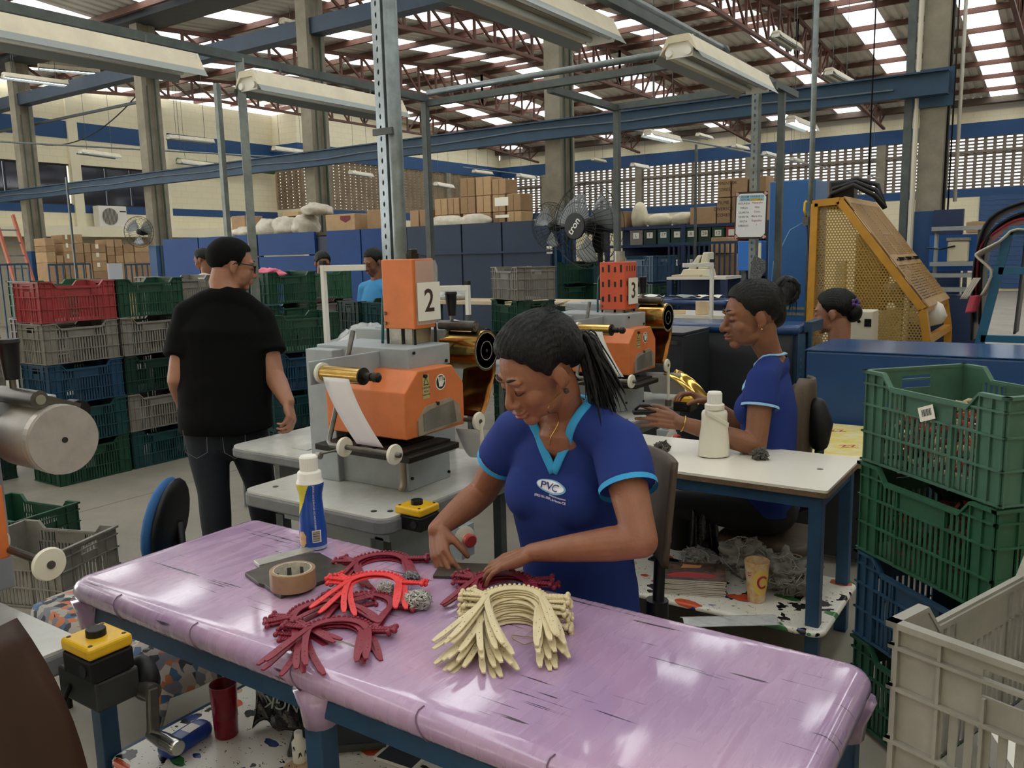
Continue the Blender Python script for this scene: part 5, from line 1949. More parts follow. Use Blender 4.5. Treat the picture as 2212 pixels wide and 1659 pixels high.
for x in (q0.x, q1.x):
    for y in (4.45, 4.92):
        B().box(x - .02, x + .02, y - .02, y + .02, 0, .86).build('leg', GALV_D, tb_)

# ---- the long blue covered bench behind the woman with the bun
BLU2 = mat('glossy blue cover', '1f3f6e', .22, var=.2, scale=5, bump=.2, bscale=12)
DKC = mat('dark skirt cloth', '23252b', .7, var=.25, scale=3)
YB2 = 5.75
x0, x1 = PY(1418, 700, YB2).x, PY(1728, 700, YB2).x
zt_ = PY(1570, 700, YB2).z
lb = thing('covered_bench', 'blue covered bench with a dark cloth front behind the woman with the bun', 'bench', ((x0 + x1) / 2, YB2, 0))
bb = B()
soft_slab(bb, x0 - .3, x1, YB2, YB2 + .40, zt_ - .07, zt_, .05)
bb.build('bench_cover', BLU2, lb, smooth=True, autosmooth=40)
B().slab(lambda u, v: (x0 - .25 + (x1 - x0 + .2) * u, YB2 + .02 + .012 * sin(u * 23) * v, zt_ - .06 - (zt_ - .1) * v), 40, 6, .004).build('front_cloth', DKC, lb, smooth=True)
for x in (x0 - .2, x1 - .05):
    for y in (YB2 + .06, YB2 + .36):
        B().box(x - .02, x + .02, y - .02, y + .02, 0, zt_ - .07).build('leg', STEEL_B, lb)
pp = B()
perforated(pp, (x1 + .02, YB2 - .02, 0), zt_ - .03, .05, Vector((1, 0, 0)), Vector((0, -1, 0)))
pp.build('perforated_leg', STEEL_B, lb)
B().box(x1, x1 + .055, YB2 + .1, YB2 + .40, zt_ - .05, zt_ + .02).build('end_shelf', STEEL_B, lb)
B().box(x1 + .03, x1 + .055, YB2 + .1, YB2 + .14, 0, zt_ - .05).build('leg', STEEL_B, lb)
# dark cabinet by press 3
t = thing('dark_cabinet', 'dark grey steel cabinet right of press 3', 'cabinet', (-1.95, 5.2, 0))
xa, xb = PY(1390, 760, 5.25).x, PY(1482, 760, 5.25).x
zt2 = PY(1440, 722, 5.25).z
B().box(xa - .1, xb, 5.2, 5.68, 0, zt2).build('body', mat('dark grey steel cabinet', '33363a', .45, .3, var=.15), t, bevel=.008)
B().box(xa - .1, xb + .005, 5.19, 5.68, zt2, zt2 + .02).build('lid', mat('dark lid', '3f4347', .3, .4), t, bevel=.004)
B().obox((xb - .06, 5.185, zt2 - .05), (.05, .02, .02)).build('latch', STEELT, t)
# cups of tape and boxes on the far bench
def cup(px, py, d, r, h, m, label, cat='jar'):
    q = PD(px, py, d)
    b = B()
    b.lathe([(r * .85, 0), (r, .01), (r, h), (r * .9, h), (r * .8, .02)], (q.x, q.y, q.z), n=20)
    return tag(b.build('tape_core', m, None, smooth=True, autosmooth=40), label, cat)


YB3 = 6.9
bt = thing('white_bench', 'white topped bench behind the blue covered bench', 'bench', (-2.3, YB3, 0))
xa, xb = PY(1395, 670, YB3).x, PY(1600, 670, YB3).x
zt3 = PY(1500, 681, YB3).z
B().box(xa, xb, YB3, YB3 + .6, zt3 - .03, zt3).build('benchtop', WHT, bt)
for x in (xa + .05, xb - .05):
    for y in (YB3 + .05, YB3 + .55):
        B().box(x - .02, x + .02, y - .02, y + .02, 0, zt3 - .03).build('leg', STEEL_B, bt)
BEIGE = mat('beige core', 'd2b999', .7, var=.1)
for px, r, h, lab in ((1517, .06, .115, 'tall beige roll core standing on the white bench'), (1468, .058, .032, 'flat beige roll lying on the white bench')):
    q = PY(px, 676, YB3 + .12)
    b = B()
    b.lathe([(r * .9, 0), (r, .006), (r * .97, h * .5), (r, h), (r * .8, h), (r * .78, .01)], (q.x, YB3 + .12, zt3), n=22)
    tag(b.build('roll_core', BEIGE, None, smooth=True, autosmooth=40), lab, 'roll')
# sewing bench with cream machine head
YM = 8.6
sbn = thing('machine_bench', 'dark blue bench frame with a white top under the cream machine head', 'bench', (-2.6, YM, 0))
xa, xb = PY(1440, 600, YM).x, PY(1568, 600, YM).x
za = PY(1500, 598, YM).z
B().box(xa, xb, YM, YM + .5, za - .03, za).build('benchtop', WHT, sbn)
B().box(xa, xb, YM + .46, YM + .5, .3, za - .03).build('back_sheet', DB, sbn)
for x in (xa + .03, xb - .03):
    B().box(x - .03, x + .03, YM, YM + .06, 0, za - .03).build('leg', DB, sbn)
B().box(xa - .1, xb + .1, YM - .35, YM + .1, za - .42, za - .38).build('lower_shelf', DB, sbn)
hd = thing('leather_press', 'cream cast machine head standing on the dark blue bench', 'machine', (PY(1500, 590, YM + .2).x, YM + .2, za))
CRM = mat('cream enamel', 'd6d0b6', .35)
xm0, xm1 = PY(1468, 590, YM + .1).x, PY(1530, 590, YM + .1).x
B().prism([(xm0, za), (xm1, za), (xm1 - .02, za + .08), (xm0 + .04, za + .08)], YM + .1, YM + .35, 'y').build('bed', CRM, hd, bevel=.008)
B().prism([(xm0 + .08, za + .08), (xm0 + .17, za + .08), (xm0 + .24, za + .23), (xm0 + .19, za + .23)], YM + .14, YM + .32, 'y').build('column', CRM, hd, bevel=.01)
B().prism([(xm0 + .19, za + .08), (xm1 - .02, za + .08), (xm1 - .02, za + .26), (xm0 + .25, za + .26), (xm0 + .22, za + .14)], YM + .14, YM + .32, 'y').build('head', CRM, hd, bevel=.012)
B().box(xa + .05, xb - .3, YM + .02, YM + .3, za + .0, za + .02).build('wood_board', PLY, hd)
# papers and blue rails on the low bench
lbn = thing('sorting_bench', 'low dark blue bench strewn with papers and sleeves', 'bench', (-2.7, 7.7, 0))
xa, xb = PY(1375, 640, 7.7).x, PY(1570, 640, 7.7).x
zc = PY(1470, 648, 7.7).z
bb = B()
soft_slab(bb, xa, xb, 7.7, 8.2, zc - .06, zc, .04)
bb.build('benchtop', BLU2, lbn, smooth=True, autosmooth=40)
for x in (xa + .05, xb - .05):
    B().box(x - .02, x + .02, 7.75, 7.79, 0, zc - .05).build('leg', DB, lbn)
for k, (px, py, s_, lab) in enumerate(((1405, 640, .14, 'crumpled white paper sheet at the left of the sorting bench'), (1490, 640, .16, 'grey plastic sleeve on the sorting bench'), (1535, 640, .13, 'pale folded cloth at the right of the sorting bench'))):
    q = PY(px, py, 7.9)
    tag(B().slab(lambda u, v: (q.x + (u - .5) * s_ * 2, 7.85 + (v - .5) * .2, zc + .012 + .03 * abs(sin(u * 4 + v * 3 + k))), 10, 6, .003).build('paper_sheet', [LABELW, GALV, WHT][k], None, smooth=True), lab, 'paper')
blob('dark_stool_pad', (PY(1450, 655, 7.2).x, 7.25, .98), (.33, .14, .03), mat('grey pad', '6a6862', .7), 'grey padded board on a post below the sorting bench', 'pad', 3, amp=.05)
B().cyl((PY(1450, 655, 7.2).x, 7.25, 0), (PY(1450, 655, 7.2).x, 7.25, .96), .03).build('pad_post', GALV_D, bpy.data.objects['dark_stool_pad'])
# ================================================================== people
from mathutils.bvhtree import BVHTree
RT = _rt.copy()
FWD = Vector((sin(_y), cos(_y), 0))
ZUP = Vector((0, 0, 1))


def skin_mat(name, c):
    m = mat(name, c, .5, var=.12, scale=18, bump=.12, bscale=220)
    b = m.node_tree.nodes['Principled BSDF']
    b.inputs['Subsurface Weight'].default_value = .08
    b.inputs['Subsurface Radius'].default_value = (.012, .005, .003)
    b.inputs['Subsurface Scale'].default_value = .4
    return m


SKIN1 = skin_mat('skin warm brown', '8f5c41')
SKIN2 = skin_mat('skin brown', '84553b')
SKIN3 = skin_mat('skin light brown', 'a06f56')
HAIR = mat('black hair', '070605', .45, spec=.3, var=.4, scale=30, bump=.6, bscale=160, stretch=(1, 1, .15))
LIP = mat('lips', '8f4a44', .4)
BROW = mat('dark brow', '17100d', .7)


def hframe(F, roll=0.0):
    F = Vector(F).normalized()
    L = ZUP.cross(F).normalized()
    U = F.cross(L)
    if roll:
        q = Matrix.Rotation(roll, 3, F)
        L, U = q @ L, q @ U
    return F, L, U


def head_shape(b, C, fr, s=1.0, jaw=1.0, ears=True, nose=1.0):
    F, L, U = fr
    C = Vector(C)
    M3 = Matrix((F, L, U)).transposed()

    def P(x, y, z):
        return C + (F * x + L * y + U * z) * s

    def E(c, r, rot=None):
        b.ell(P(*c), tuple(k * s for k in r), M3 @ rot if rot is not None else M3, nu=20, nv=14)
    E((-.018, 0, .030), (.098, .077, .086))
    E((.022, 0, .010), (.066, .066, .085))
    E((.034, 0, -.035), (.055 * jaw, .058 * jaw, .070))
    E((.022, 0, -.072), (.056, .052 * jaw, .036))
    E((.066, 0, -.096), (.020, .023, .018))
    for q in (-1, 1):
        E((.055, q * .034, -.034), (.027, .026, .028))
        E((.079, q * .026, .020), (.014, .027, .010))
        E((.074, q * .031, -.002), (.014, .0175, .0105))
        E((.094, q * .0125, -.041), (.011, .009, .0085))
        if ears:
            E((-.008, q * .077, -.010), (.018, .008, .031), Matrix.Rotation(q * -.25, 3, 'Z') @ Matrix.Rotation(.2, 3, 'Y'))
            E((-.004, q * .074, -.033), (.010, .008, .013))
    b.loft([P(.083, 0, .012), P(.093, 0, -.012), P(.104 * nose, 0, -.032), P(.104 * nose, 0, -.039)], [.0075 * s, .0085 * s, .011 * s, .0115 * s], n=14)
    E((.088, 0, -.062), (.014, .022, .0065))
    E((.086, 0, -.075), (.014, .020, .0075))
    return P, M3


def face_details(t, P, M3, s, lash=-.006, lips=True, brow_m=None, gaze_down=True):
    for q in (-1, 1):
        B().loft([P(.0905, q * .012, .0235), P(.0925, q * .022, .0285), P(.0875, q * .034, .0295), P(.076, q * .045, .0245)], [(.0024 * s, .0018 * s), (.0034 * s, .002 * s), (.0028 * s, .002 * s), (.0012 * s, .0012 * s)], n=8).build('eyebrow', brow_m or BROW, t, smooth=True)
        B().tube([P(.0845, q * .0165, lash - .002), P(.0885, q * .0245, lash - .0052), P(.0888, q * .031, lash - .0062), P(.0858, q * .039, lash - .005), P(.079, q * .047, lash - .001)], [.0006 * s, .0015 * s, .0019 * s, .0019 * s, .0008 * s], 6).build('eyelash', BROW, t, smooth=True)
    if lips:
        bb = B()
        bb.ell(P(.0905, .0055, -.0628), (.0125 * s, .014 * s, .0048 * s), M3, nu=16, nv=10)
        bb.ell(P(.0905, -.0055, -.0628), (.0125 * s, .014 * s, .0048 * s), M3, nu=16, nv=10)
        bb.ell(P(.0888, 0, -.0738), (.0130 * s, .0175 * s, .0060 * s), M3, nu=16, nv=10)
        melt(bb, 'lips', LIP, t, voxel=.0018, smooth=3)


def interp(tab, x):
    for (x0, y0), (x1, y1) in zip(tab, tab[1:]):
        if x <= x1:
            t = (x - x0) / (x1 - x0)
            t = t * t * (3 - 2 * t)
            return y0 + (y1 - y0) * t
    return tab[-1][1]


LINE_W = [(0, 1.02), (25, 1.06), (45, 1.28), (60, 1.62), (72, 1.92), (80, 1.80), (92, 1.72), (104, 1.95), (122, 2.25), (180, 2.42)]
LINE_M = [(0, 1.02), (30, 1.06), (48, 1.12), (60, 1.45), (70, 1.95), (80, 1.82), (92, 1.74), (104, 1.98), (122, 2.2), (180, 2.3)]


def hair_cap(t, P, s, name='hair', line=None, thick=.014, m=None, lift=.010, groove=.0016):
    """a shell over the skull, from the crown to a hairline that depends on the azimuth; combed back in fine ridges"""
    tab = line or LINE_W
    nu, nv = 150, 36
    vs, fs = [], []
    for side in (0, 1):
        for j in range(nv + 1):
            v = j / nv
            for i in range(nu):
                a = 2 * pi * i / nu
                deg = abs((math.degrees(a) + 180) % 360 - 180)
                tm = interp(tab, deg)
                th = .015 + (tm - .015) * v
                e = lift * (1 - v ** 7) + .001 if side == 0 else -.006
                rx, ry, rz = .098 + e, .077 + e, .086 + e
                x = rx * sin(th) * cos(a)
                y = ry * sin(th) * sin(a)
                z = rz * cos(th)
                if side == 0:
                    ph = atan2(y, z + .02)
                    g = 1 + groove / .09 * (sin(ph * 46 + 1.5 * sin(x * 60)) + .6 * sin(ph * 91 + x * 40)) * (1 - v ** 6)
                    x, y, z = x * g, y * g, z * g
                # the forehead bulges beyond the skull ellipsoid
                vs.append(P(x - .018 + (.006 * max(0, cos(a)) * v if deg < 70 else 0), y, z + .030))
    o = nu * (nv + 1)
    for j in range(nv):
        for i in range(nu):
            q = (j * nu + i, (j + 1) * nu + i, (j + 1) * nu + (i + 1) % nu, j * nu + (i + 1) % nu)
            fs.append(q)
            fs.append(tuple(k + o for k in q[::-1]))
    for i in range(nu):
        a_, c_ = nv * nu + i, nv * nu + (i + 1) % nu
        fs.append((c_, a_, a_ + o, c_ + o))
    fs.append(tuple(range(nu)))
    b = B()
    b.add(vs, fs)
    return b.build(name, m or HAIR, t, smooth=True)


def finger(b, base, d, n, segs, curls, r0, r1):
    """d: pointing direction, n: palm normal (curl towards it)"""
    ax = d.cross(n).normalized()
    p = Vector(base)
    pts, rr = [p - d * .012], [r0 * 1.02]
    pts.append(p.copy())
    rr.append(r0)
    k = len(segs)
    for i, (l, c) in enumerate(zip(segs, curls)):
        q = Matrix.Rotation(radians(c), 3, ax)
        d = q @ d
        mid = p + d * (l * .5)
        p = p + d * l
        t0 = (i + .5) / k
        t1 = (i + 1) / k
        pts += [mid, p.copy()]
        rr += [r0 + (r1 - r0) * t0 - .0006, r0 + (r1 - r0) * t1]
    b.loft(pts, rr, n=10)
    return p, d


def hand(b, W, f, n, right, s=1.0, curls=None, spread=.10, thumb=None):
    """palm and five fingers rooted at wrist W; f: towards the fingers, n: palm normal; returns fingertips"""
    f = Vector(f).normalized()
    n = Vector(n)
    n = (n - f * n.dot(f)).normalized()
    w = f.cross(n) if right else n.cross(f)     # towards the thumb
    W = Vector(W)

    def at(x, y, z):
        return W + (f * x + w * y + n * z) * s
    # palm: a bundle of flattened lofts
    for yk, ys_, ln in ((.026, .014, .082), (.009, .010, .086), (-.009, -.006, .082), (-.025, -.018, .074)):
        b.loft([at(-.01, ys_ * .8, 0), at(.03, (yk + ys_) / 2, .002), at(ln, yk, 0)], [(.014 * s, .014 * s), (.0155 * s, .0125 * s), (.0115 * s, .0115 * s)], side=n, n=10)
    b.ell(at(.035, .02, .012), (.03 * s, .02 * s, .014 * s), Matrix((f, w, n)).transposed())
    b.ell(at(.04, -.016, .008), (.034 * s, .017 * s, .012 * s), Matrix((f, w, n)).transposed())
    curls = curls or [(15, 20, 15)] * 4
    tips = []
    for k, (yk, ln, segs) in enumerate(((.027, .084, (.040, .024, .020)), (.009, .088, (.044, .028, .021)), (-.009, .084, (.040, .026, .020)), (-.0255, .076, (.032, .020, .018)))):
        d = (f + w * (spread * (1.5 - k))).normalized()
        tips.append(finger(b, at(ln, yk, 0), d, n, [q * s for q in segs], curls[k], .0092 * s * (1 if k < 3 else .88), .0068 * s * (1 if k < 3 else .88)))
    td = thumb or (.62, .72, .30)
    d = (f * td[0] + w * td[1] + n * td[2]).normalized()
    nn = (n - w * .9).normalized()
    tips.append(finger(b, at(.022, .026, .006), d, (nn - d * nn.dot(d)).normalized(), (.040 * s, .030 * s, .022 * s), (5, 12, 18), .0125 * s, .0085 * s))
    return tips, w


def nails(t, tips, s, m):
    for p, d in tips:
        pass


def shirt_cut(o, inside):
    """remove the faces whose centre satisfies inside(point, normal) (world space)"""
    import bmesh
    me = o.data
    bm = bmesh.new()
    bm.from_mesh(me)
    M = par_matrix(o)
    dead = [f for f in bm.faces if inside(M @ f.calc_center_median(), f.normal)]
    bmesh.ops.delete(bm, geom=dead, context='FACES')
    bm.to_mesh(me)
    bm.free()


def surf(o):
    M = par_matrix(o)
    me = o.data
    return BVHTree.FromPolygons([M @ v.co for v in me.vertices], [tuple(p.vertices) for p in me.polygons])


def fold(o, terms):
    me = o.data
    n = len(me.vertices)
    co = np.empty(n * 3)
    no = np.empty(n * 3)
    me.vertices.foreach_get('co', co)
    me.vertices.foreach_get('normal', no)
    co = co.reshape(-1, 3)
    no = no.reshape(-1, 3)
    off = Vector(par_matrix(o).translation)
    for i in range(n):
        x, y, z = co[i][0] + off.x, co[i][1] + off.y, co[i][2] + off.z
        k = sum(noise.noise(Vector((x * a, y * a, z * c))) * h for a, c, h in terms)
        co[i] += no[i] * k
    me.vertices.foreach_set('co', co.reshape(-1))
    me.update()


SHIRT = mat('royal blue jersey', '1f3378', .8, var=.10, scale=5, bump=.25, bscale=9, spec=.25)
TRIM = mat('light blue ribbing', '2f9bd3', .7)
TRIM2 = mat('pale blue ribbing', '8fbfe4', .7)
JEANS = mat('dark blue denim', '121824', .85, var=.3, scale=60)
JEANS2 = mat('blue denim', '34455c', .85, var=.3, scale=60)

# ------------------------------------------------------------------ the woman with the ponytail
w1 = thing('person', 'woman in a blue V-neck work shirt with ponytail bent over the pink table', 'person', (-1.05, 2.05, 0))
S1 = 1.09
F1 = (-RT * sin(radians(60)) - FWD * cos(radians(60))) * cos(radians(27)) - ZUP * sin(radians(27))
fr1 = hframe(F1, radians(-3))
HC = PD(1161, 797, 2.12)
b = B()
P1, M1 = head_shape(b, HC, fr1, S1)
NB = PD(1218, 893, 2.235)                 # neck base
RS, LS = PD(1113, 935, 2.36), PD(1335, 958, 2.17)
lat = (LS - RS).normalized()
spine = [PD(1262, 1345, 2.50), PD(1252, 1250, 2.46), PD(1238, 1150, 2.40), PD(1225, 1050, 2.345), PD(1220, 960, 2.30)]
fwd1 = lat.cross(ZUP).normalized()
if fwd1.dot(-FWD) < 0:
    fwd1 = -fwd1
b.loft([P1(-.03, 0, -.045), P1(-.028, 0, -.085), (P1(-.03, 0, -.10) + NB) / 2, NB, NB - ZUP * .05], [.050 * S1, .050 * S1, .051, .060, .075], n=18)
sk = []
tr = [(.16, .12), (.148, .112), (.145, .112), (.155, .118), (.135, .085)]
b.loft(spine + [NB - ZUP * .02], tr + [(.07, .06)], side=lat, n=24)
b.loft([RS, (RS + NB) / 2 + ZUP * .012, NB, (LS + NB) / 2 + ZUP * .012, LS], [.05, .05, .06, .05, .05], n=16)
# left arm (towards the camera)
LE, LW = PD(1384, 1168, 2.03), PD(1148, 1193, 2.19)
b.loft([LS, LS.lerp(LE, .35), LS.lerp(LE, .75), LE], [.056, .053, .046, .043], n=16)
b.loft([LE, LE.lerp(LW, .25), LE.lerp(LW, .6), LW], [.043, .0445, .036, (.0235, .029)], n=16)
LT = PD(1020, 1250, 2.235)
fL = (PD(1066, 1222, 2.215) - LW).normalized()
tipsL, wL = hand(b, LW, fL, -ZUP - fwd1 * .15 + RT * .1, False, 1.04, [(14, 18, 10), (12, 20, 14), (10, 22, 14), (8, 22, 14)], .13, thumb=(.75, .55, .35))
# right arm
RE, RW = PD(1043, 1063, 2.52), PD(944, 1143, 2.40)
b.loft([RS, RS.lerp(RE, .5), RE], [.056, .049, .044], n=16)
b.loft([RE, RE.lerp(RW, .3), RE.lerp(RW, .65), RW], [.044, .0455, .037, (.025, .029)], n=16)
fR = (PD(951, 1206, 2.335) - RW).normalized()
tipsR, wR = hand(b, RW, fR, FWD * .8 + RT * .45, True, 1.04, [(28, 22, 14), (24, 30, 16), (22, 34, 18), (20, 36, 20)], .06, thumb=(.8, .35, .5))
body1 = melt(b, 'body', SKIN1, w1, voxel=.0036, smooth=5)
face_details(w1, P1, M1, S1)
# shirt
b = B()
b.loft([spine[0] - ZUP * .06] + spine + [NB - ZUP * .035], [(.180, .142), (.180, .142), (.176, .140), (.174, .140), (.174, .138), (.158, .108), (.085, .075)], side=lat, n=28, round=False)
b.loft([RS, (RS + NB) / 2 + ZUP * .012, NB - ZUP * .008, (LS + NB) / 2 + ZUP * .012, LS], [.066, .064, .078, .064, .066], n=18)
for q in (-1, 1):
    b.ell(spine[3] + fwd1 * .072 + lat * (.072 * q) - ZUP * .005, (.080, .076, .088))
slL, slR = LS.lerp(LE, .47), RS.lerp(RE, .44)
b.loft([LS, LS.lerp(LE, .22), slL], [.068, .073, .076], n=20, round=False)
b.loft([RS, RS.lerp(RE, .2), slR], [.066, .069, .070], n=20, round=False)
b.ell(LS, .069)
b.ell(RS, .067)
sh1 = melt(b, 'shirt', SHIRT, w1, voxel=.006, smooth=16)
# gentle cloth folds
fold(sh1, ((9, 4, .006), (4, 14, .004)))


def vcoords(p):
    d = p - NB
    return d.dot(lat), d.dot(ZUP), d.dot(fwd1)


def in_v(p, nrm):
    s_, t_, u_ = vcoords(p)
    if t_ > .0 and (s_ / .082) ** 2 + ((u_ + .0) / .078) ** 2 < 1 and t_ > .045 - .55 * (u_ + .075):
        return True
    return u_ > .02 and -.150 < t_ < .06 and abs(s_) < .076 * (t_ + .150) / .17


bv = surf(sh1)
loop = []
for k in range(14):                       # left arm of the V, tip to shoulder
    f_ = k / 13
    loop.append((.076 * f_, -.150 + .165 * f_, .30))
for k in range(1, 14):                    # around the back of the neck
    a = pi * k / 14
    loop.append((.076 * cos(a), .015 + .055 * sin(a), .055 - .14 * sin(a)))
for k in range(14):
    f_ = 1 - k / 13
    loop.append((-.076 * f_, -.150 + .165 * f_, .30))
pts = []
for s_, t_, u_ in loop:
    if u_ > .2:
        h = bv.ray_cast(NB + lat * s_ + ZUP * t_ + fwd1 * .4, -fwd1)
        p = h[0] if h[0] is not None else NB + lat * s_ + ZUP * t_ + fwd1 * .08
    else:
        p = bv.find_nearest(NB + lat * s_ * 1.1 + ZUP * t_ + fwd1 * u_)[0]
    pts.append(p + (p - NB + ZUP * .05).normalized() * .002)
shirt_cut(sh1, in_v)
sd_ = (pts[0] - NB).normalized()
B().loft(pts, [(.0035, .0125)] * len(pts), side=fwd1, n=10, round=False).build('collar', TRIM, w1, smooth=True)
for nm, a, c, r in (('cuff', LS.lerp(LE, .445), LS.lerp(LE, .50), .0765), ('cuff', RS.lerp(RE, .41), RS.lerp(RE, .47), .0708)):
    B().loft([a, c], [r, r], n=28, round=False, caps=False).build(nm, TRIM, w1, smooth=True)
# printed emblem on the chest
cpt = PD(1194, 1052, 2.2)
hit = surf(sh1).ray_cast(CAM, (cpt - CAM).normalized())
LOGO = hit[0] if hit[0] is not None else cpt
LN = hit[1] if hit[0] is not None else fwd1
if LN.dot(CAM - LOGO) < 0:
    LN = -LN
lx_ = ZUP.cross(LN).normalized()
Mlogo = frame_matrix(LOGO + LN * .003, lx_, ZUP) @ Matrix.Rotation(radians(-2), 4, 'Z')
bs_ = surf(sh1)


def on_shirt(pts2, off):
    out = []
    for a, c in pts2:
        p = Mlogo @ Vector((a, c, 0))
        h = bs_.ray_cast(p + LN * .05, -LN)
        out.append((h[0] if h[0] is not None else p) + LN * off)
    return out


def decal(name, pts2, off, m, par):
    q = on_shirt(pts2 + [(sum(a for a, c in pts2) / len(pts2), sum(c for a, c in pts2) / len(pts2))], off)
    n = len(pts2)
    b = B()
    b.add(q, [(i, (i + 1) % n, n) for i in range(n)])
    return b.build(name, m, par)


def oval(rx, ry, dx=0, dy=0, k=32):
    return [(dx + rx * cos(2 * pi * i / k), dy + ry * sin(2 * pi * i / k)) for i in range(k)]


WPR = mat('white print', 'e9ebf0', .6)
LBP = mat('light blue print', '7fb4e0', .6)
lg = decal('chest_emblem', oval(.050, .0195), .0035, LBP, sh1)
decal('emblem_oval', oval(.046, .0155, -.001, .001), .0045, WPR, lg)
NAVY = mat('navy print', '1c2f78', .6)
for s_, sz, dx, dy, m_ in (('PVC', .0285, -.001, .0, NAVY),):
    o = text(s_, 'emblem_letters', sz, Matrix.Translation((dx, dy, 0)), m_, None, 0, bold=.0003)
    for v in o.data.vertices:
        x, y_ = v.co.x * 1.25 + v.co.y * .18, v.co.y
        v.co = on_shirt([(x, y_)], .0085)[0]
    inv = par_matrix(lg).inverted()
    for v in o.data.vertices:
        v.co = inv @ v.co
    o.parent = lg
for s_, sz, dx, dy in (('(88)2101-3550 J. do Norte-CE', .0088, .001, -.0335), ('INJETADOS DE CALÇADOS', .0050, .024, -.0235)):
    o = text(s_, 'emblem_caption', sz, Matrix.Translation((dx, dy, 0)), WPR, None, 0, bold=.0001)
    for v in o.data.vertices:
        v.co = on_shirt([(v.co.x, v.co.y)], .004)[0]
    inv = par_matrix(lg).inverted()
    for v in o.data.vertices:
        v.co = inv @ v.co
    o.parent = lg


# hair: swept back cap, low ponytail of many locks
hair_cap(w1, P1, S1, lift=.017)
TIE = P1(-.122, .0, -.004)
b = B()
b.ell(P1(-.105, 0, -.004), (.036, .036, .036))
b.ell(P1(-.085, .02, .005), (.046, .046, .05))
b.ell(P1(-.085, -.02, .005), (.046, .046, .05))
melt(b, 'gathered_hair', HAIR, w1, voxel=.006, smooth=4)
r = random.Random(5)


def smooth_path(ctrl, n=9):
    out = []
    k = len(ctrl) - 1
    for i in range(n):
        t = i / (n - 1) * k
        j = min(int(t), k - 1)
        f_ = t - j
        p0, p1, p2, p3 = ctrl[max(j - 1, 0)], ctrl[j], ctrl[j + 1], ctrl[min(j + 2, k)]
        out.append(.5 * ((2 * p1) + (p2 - p0) * f_ + (2 * p0 - 5 * p1 + 4 * p2 - p3) * f_ ** 2 + (-p0 + 3 * p1 - 3 * p2 + p3) * f_ ** 3))
    return out


b = B()
for k in range(230):
    core = k < 30
    e = RT * r.gauss(0, .010) + FWD * r.gauss(0, .014) + ZUP * r.gauss(0, .009)
    ln = r.uniform(.12, .21)
    sw = r.uniform(.0, .05)
    c_ = [TIE + e * .5, TIE + RT * .022 + ZUP * .010 + e, TIE + RT * .042 - ZUP * (.02 + .1 * ln) + e * 1.2, TIE + RT * (.055 + sw * .3) - ZUP * ln * .6 + e * 1.5, TIE + RT * (.058 + sw * .8) - ZUP * ln + e * 1.9]
    q0 = r.uniform(.006, .009) if core else r.uniform(.0016, .0034)
    b.loft(smooth_path(c_, 10), [q0 * .9, q0, q0, q0, q0 * .95, q0 * .9, q0 * .8, q0 * .65, q0 * .4, .0005], n=6)
b.build('ponytail', HAIR, w1, smooth=True)
B().tube([TIE + Vector((.018 * cos(a) * RT.x, .018 * cos(a) * RT.y, .018 * sin(a))) for a in np.linspace(0, 2 * pi, 15)[:-1]], .006, 8, closed=True).build('hair_tie', mat('orange hair tie', 'c8602e', .6), w1, smooth=True)
b = B()
for k in range(26):
    a0 = P1(r.uniform(-.05, .05), r.uniform(-.03, .07), .115)
    b.loft([a0, a0 - fr1[0] * .05 + ZUP * r.uniform(.0, .012), a0 - fr1[0] * .1 + ZUP * r.uniform(-.02, .006)], [.0006, .0008, .0003], n=4)
b.build('flyaway_hair', HAIR, w1)
# earring, necklace, ring
e = P1(-.002, .086, -.046)
B().obox(e, (.011, .011, .012), M1).build('earring', mat('dark stone earring', '4d453f', .3, .5), w1, bevel=.002)
nk = []
bvb = surf(body1)
for k in range(22):
    t_ = k / 21
    a = NB + lat * (.055 - .06 * t_) + ZUP * (.075 - .15 * t_) + fwd1 * .3
    h = bvb.ray_cast(a, -fwd1)
    if h[0] is not None:
        nk.append(h[0] + fwd1 * .0012)
B().tube(nk, .0011, 6).build('necklace', mat('gold chain', 'c8a25a', .25, 1.0), w1)
rb_ = tipsL[2][0].lerp(LW, .50)
# legs under the work shirt
PEL = spine[0] - ZUP * .02
b = B()
for q, k0 in ((-1, .0), (1, .0)):
    hip = PEL + Vector((0, .085 * q, -.03))
    kn = hip + Vector((-.42, .03 * q + .03, .02))
    an_ = kn + Vector((-.03, .02, -.45))
    b.loft([hip, hip.lerp(kn, .5), kn], [.088, .078, .062], n=18)
    b.loft([kn, kn.lerp(an_, .35), an_], [.06, .055, .042], n=18)
b.loft([PEL + lat * -.05, PEL + lat * .05], [.12, .12], n=18)
melt(b, 'jeans', JEANS2, w1, voxel=.009, smooth=5)
for q in (-1, 1):
    hip = PEL + Vector((0, .085 * q, -.03))
    an_ = hip + Vector((-.45, .03 * q + .05, -.43))
    b = B()
    b.loft([an_ + Vector((.03, 0, -.05)), an_ + Vector((-.08, 0, -.065)), an_ + Vector((-.17, 0, -.075))], [(.045, .04), (.035, .042), (.022, .038)], n=14)
    b.build('shoe', BLACK, w1, smooth=True)

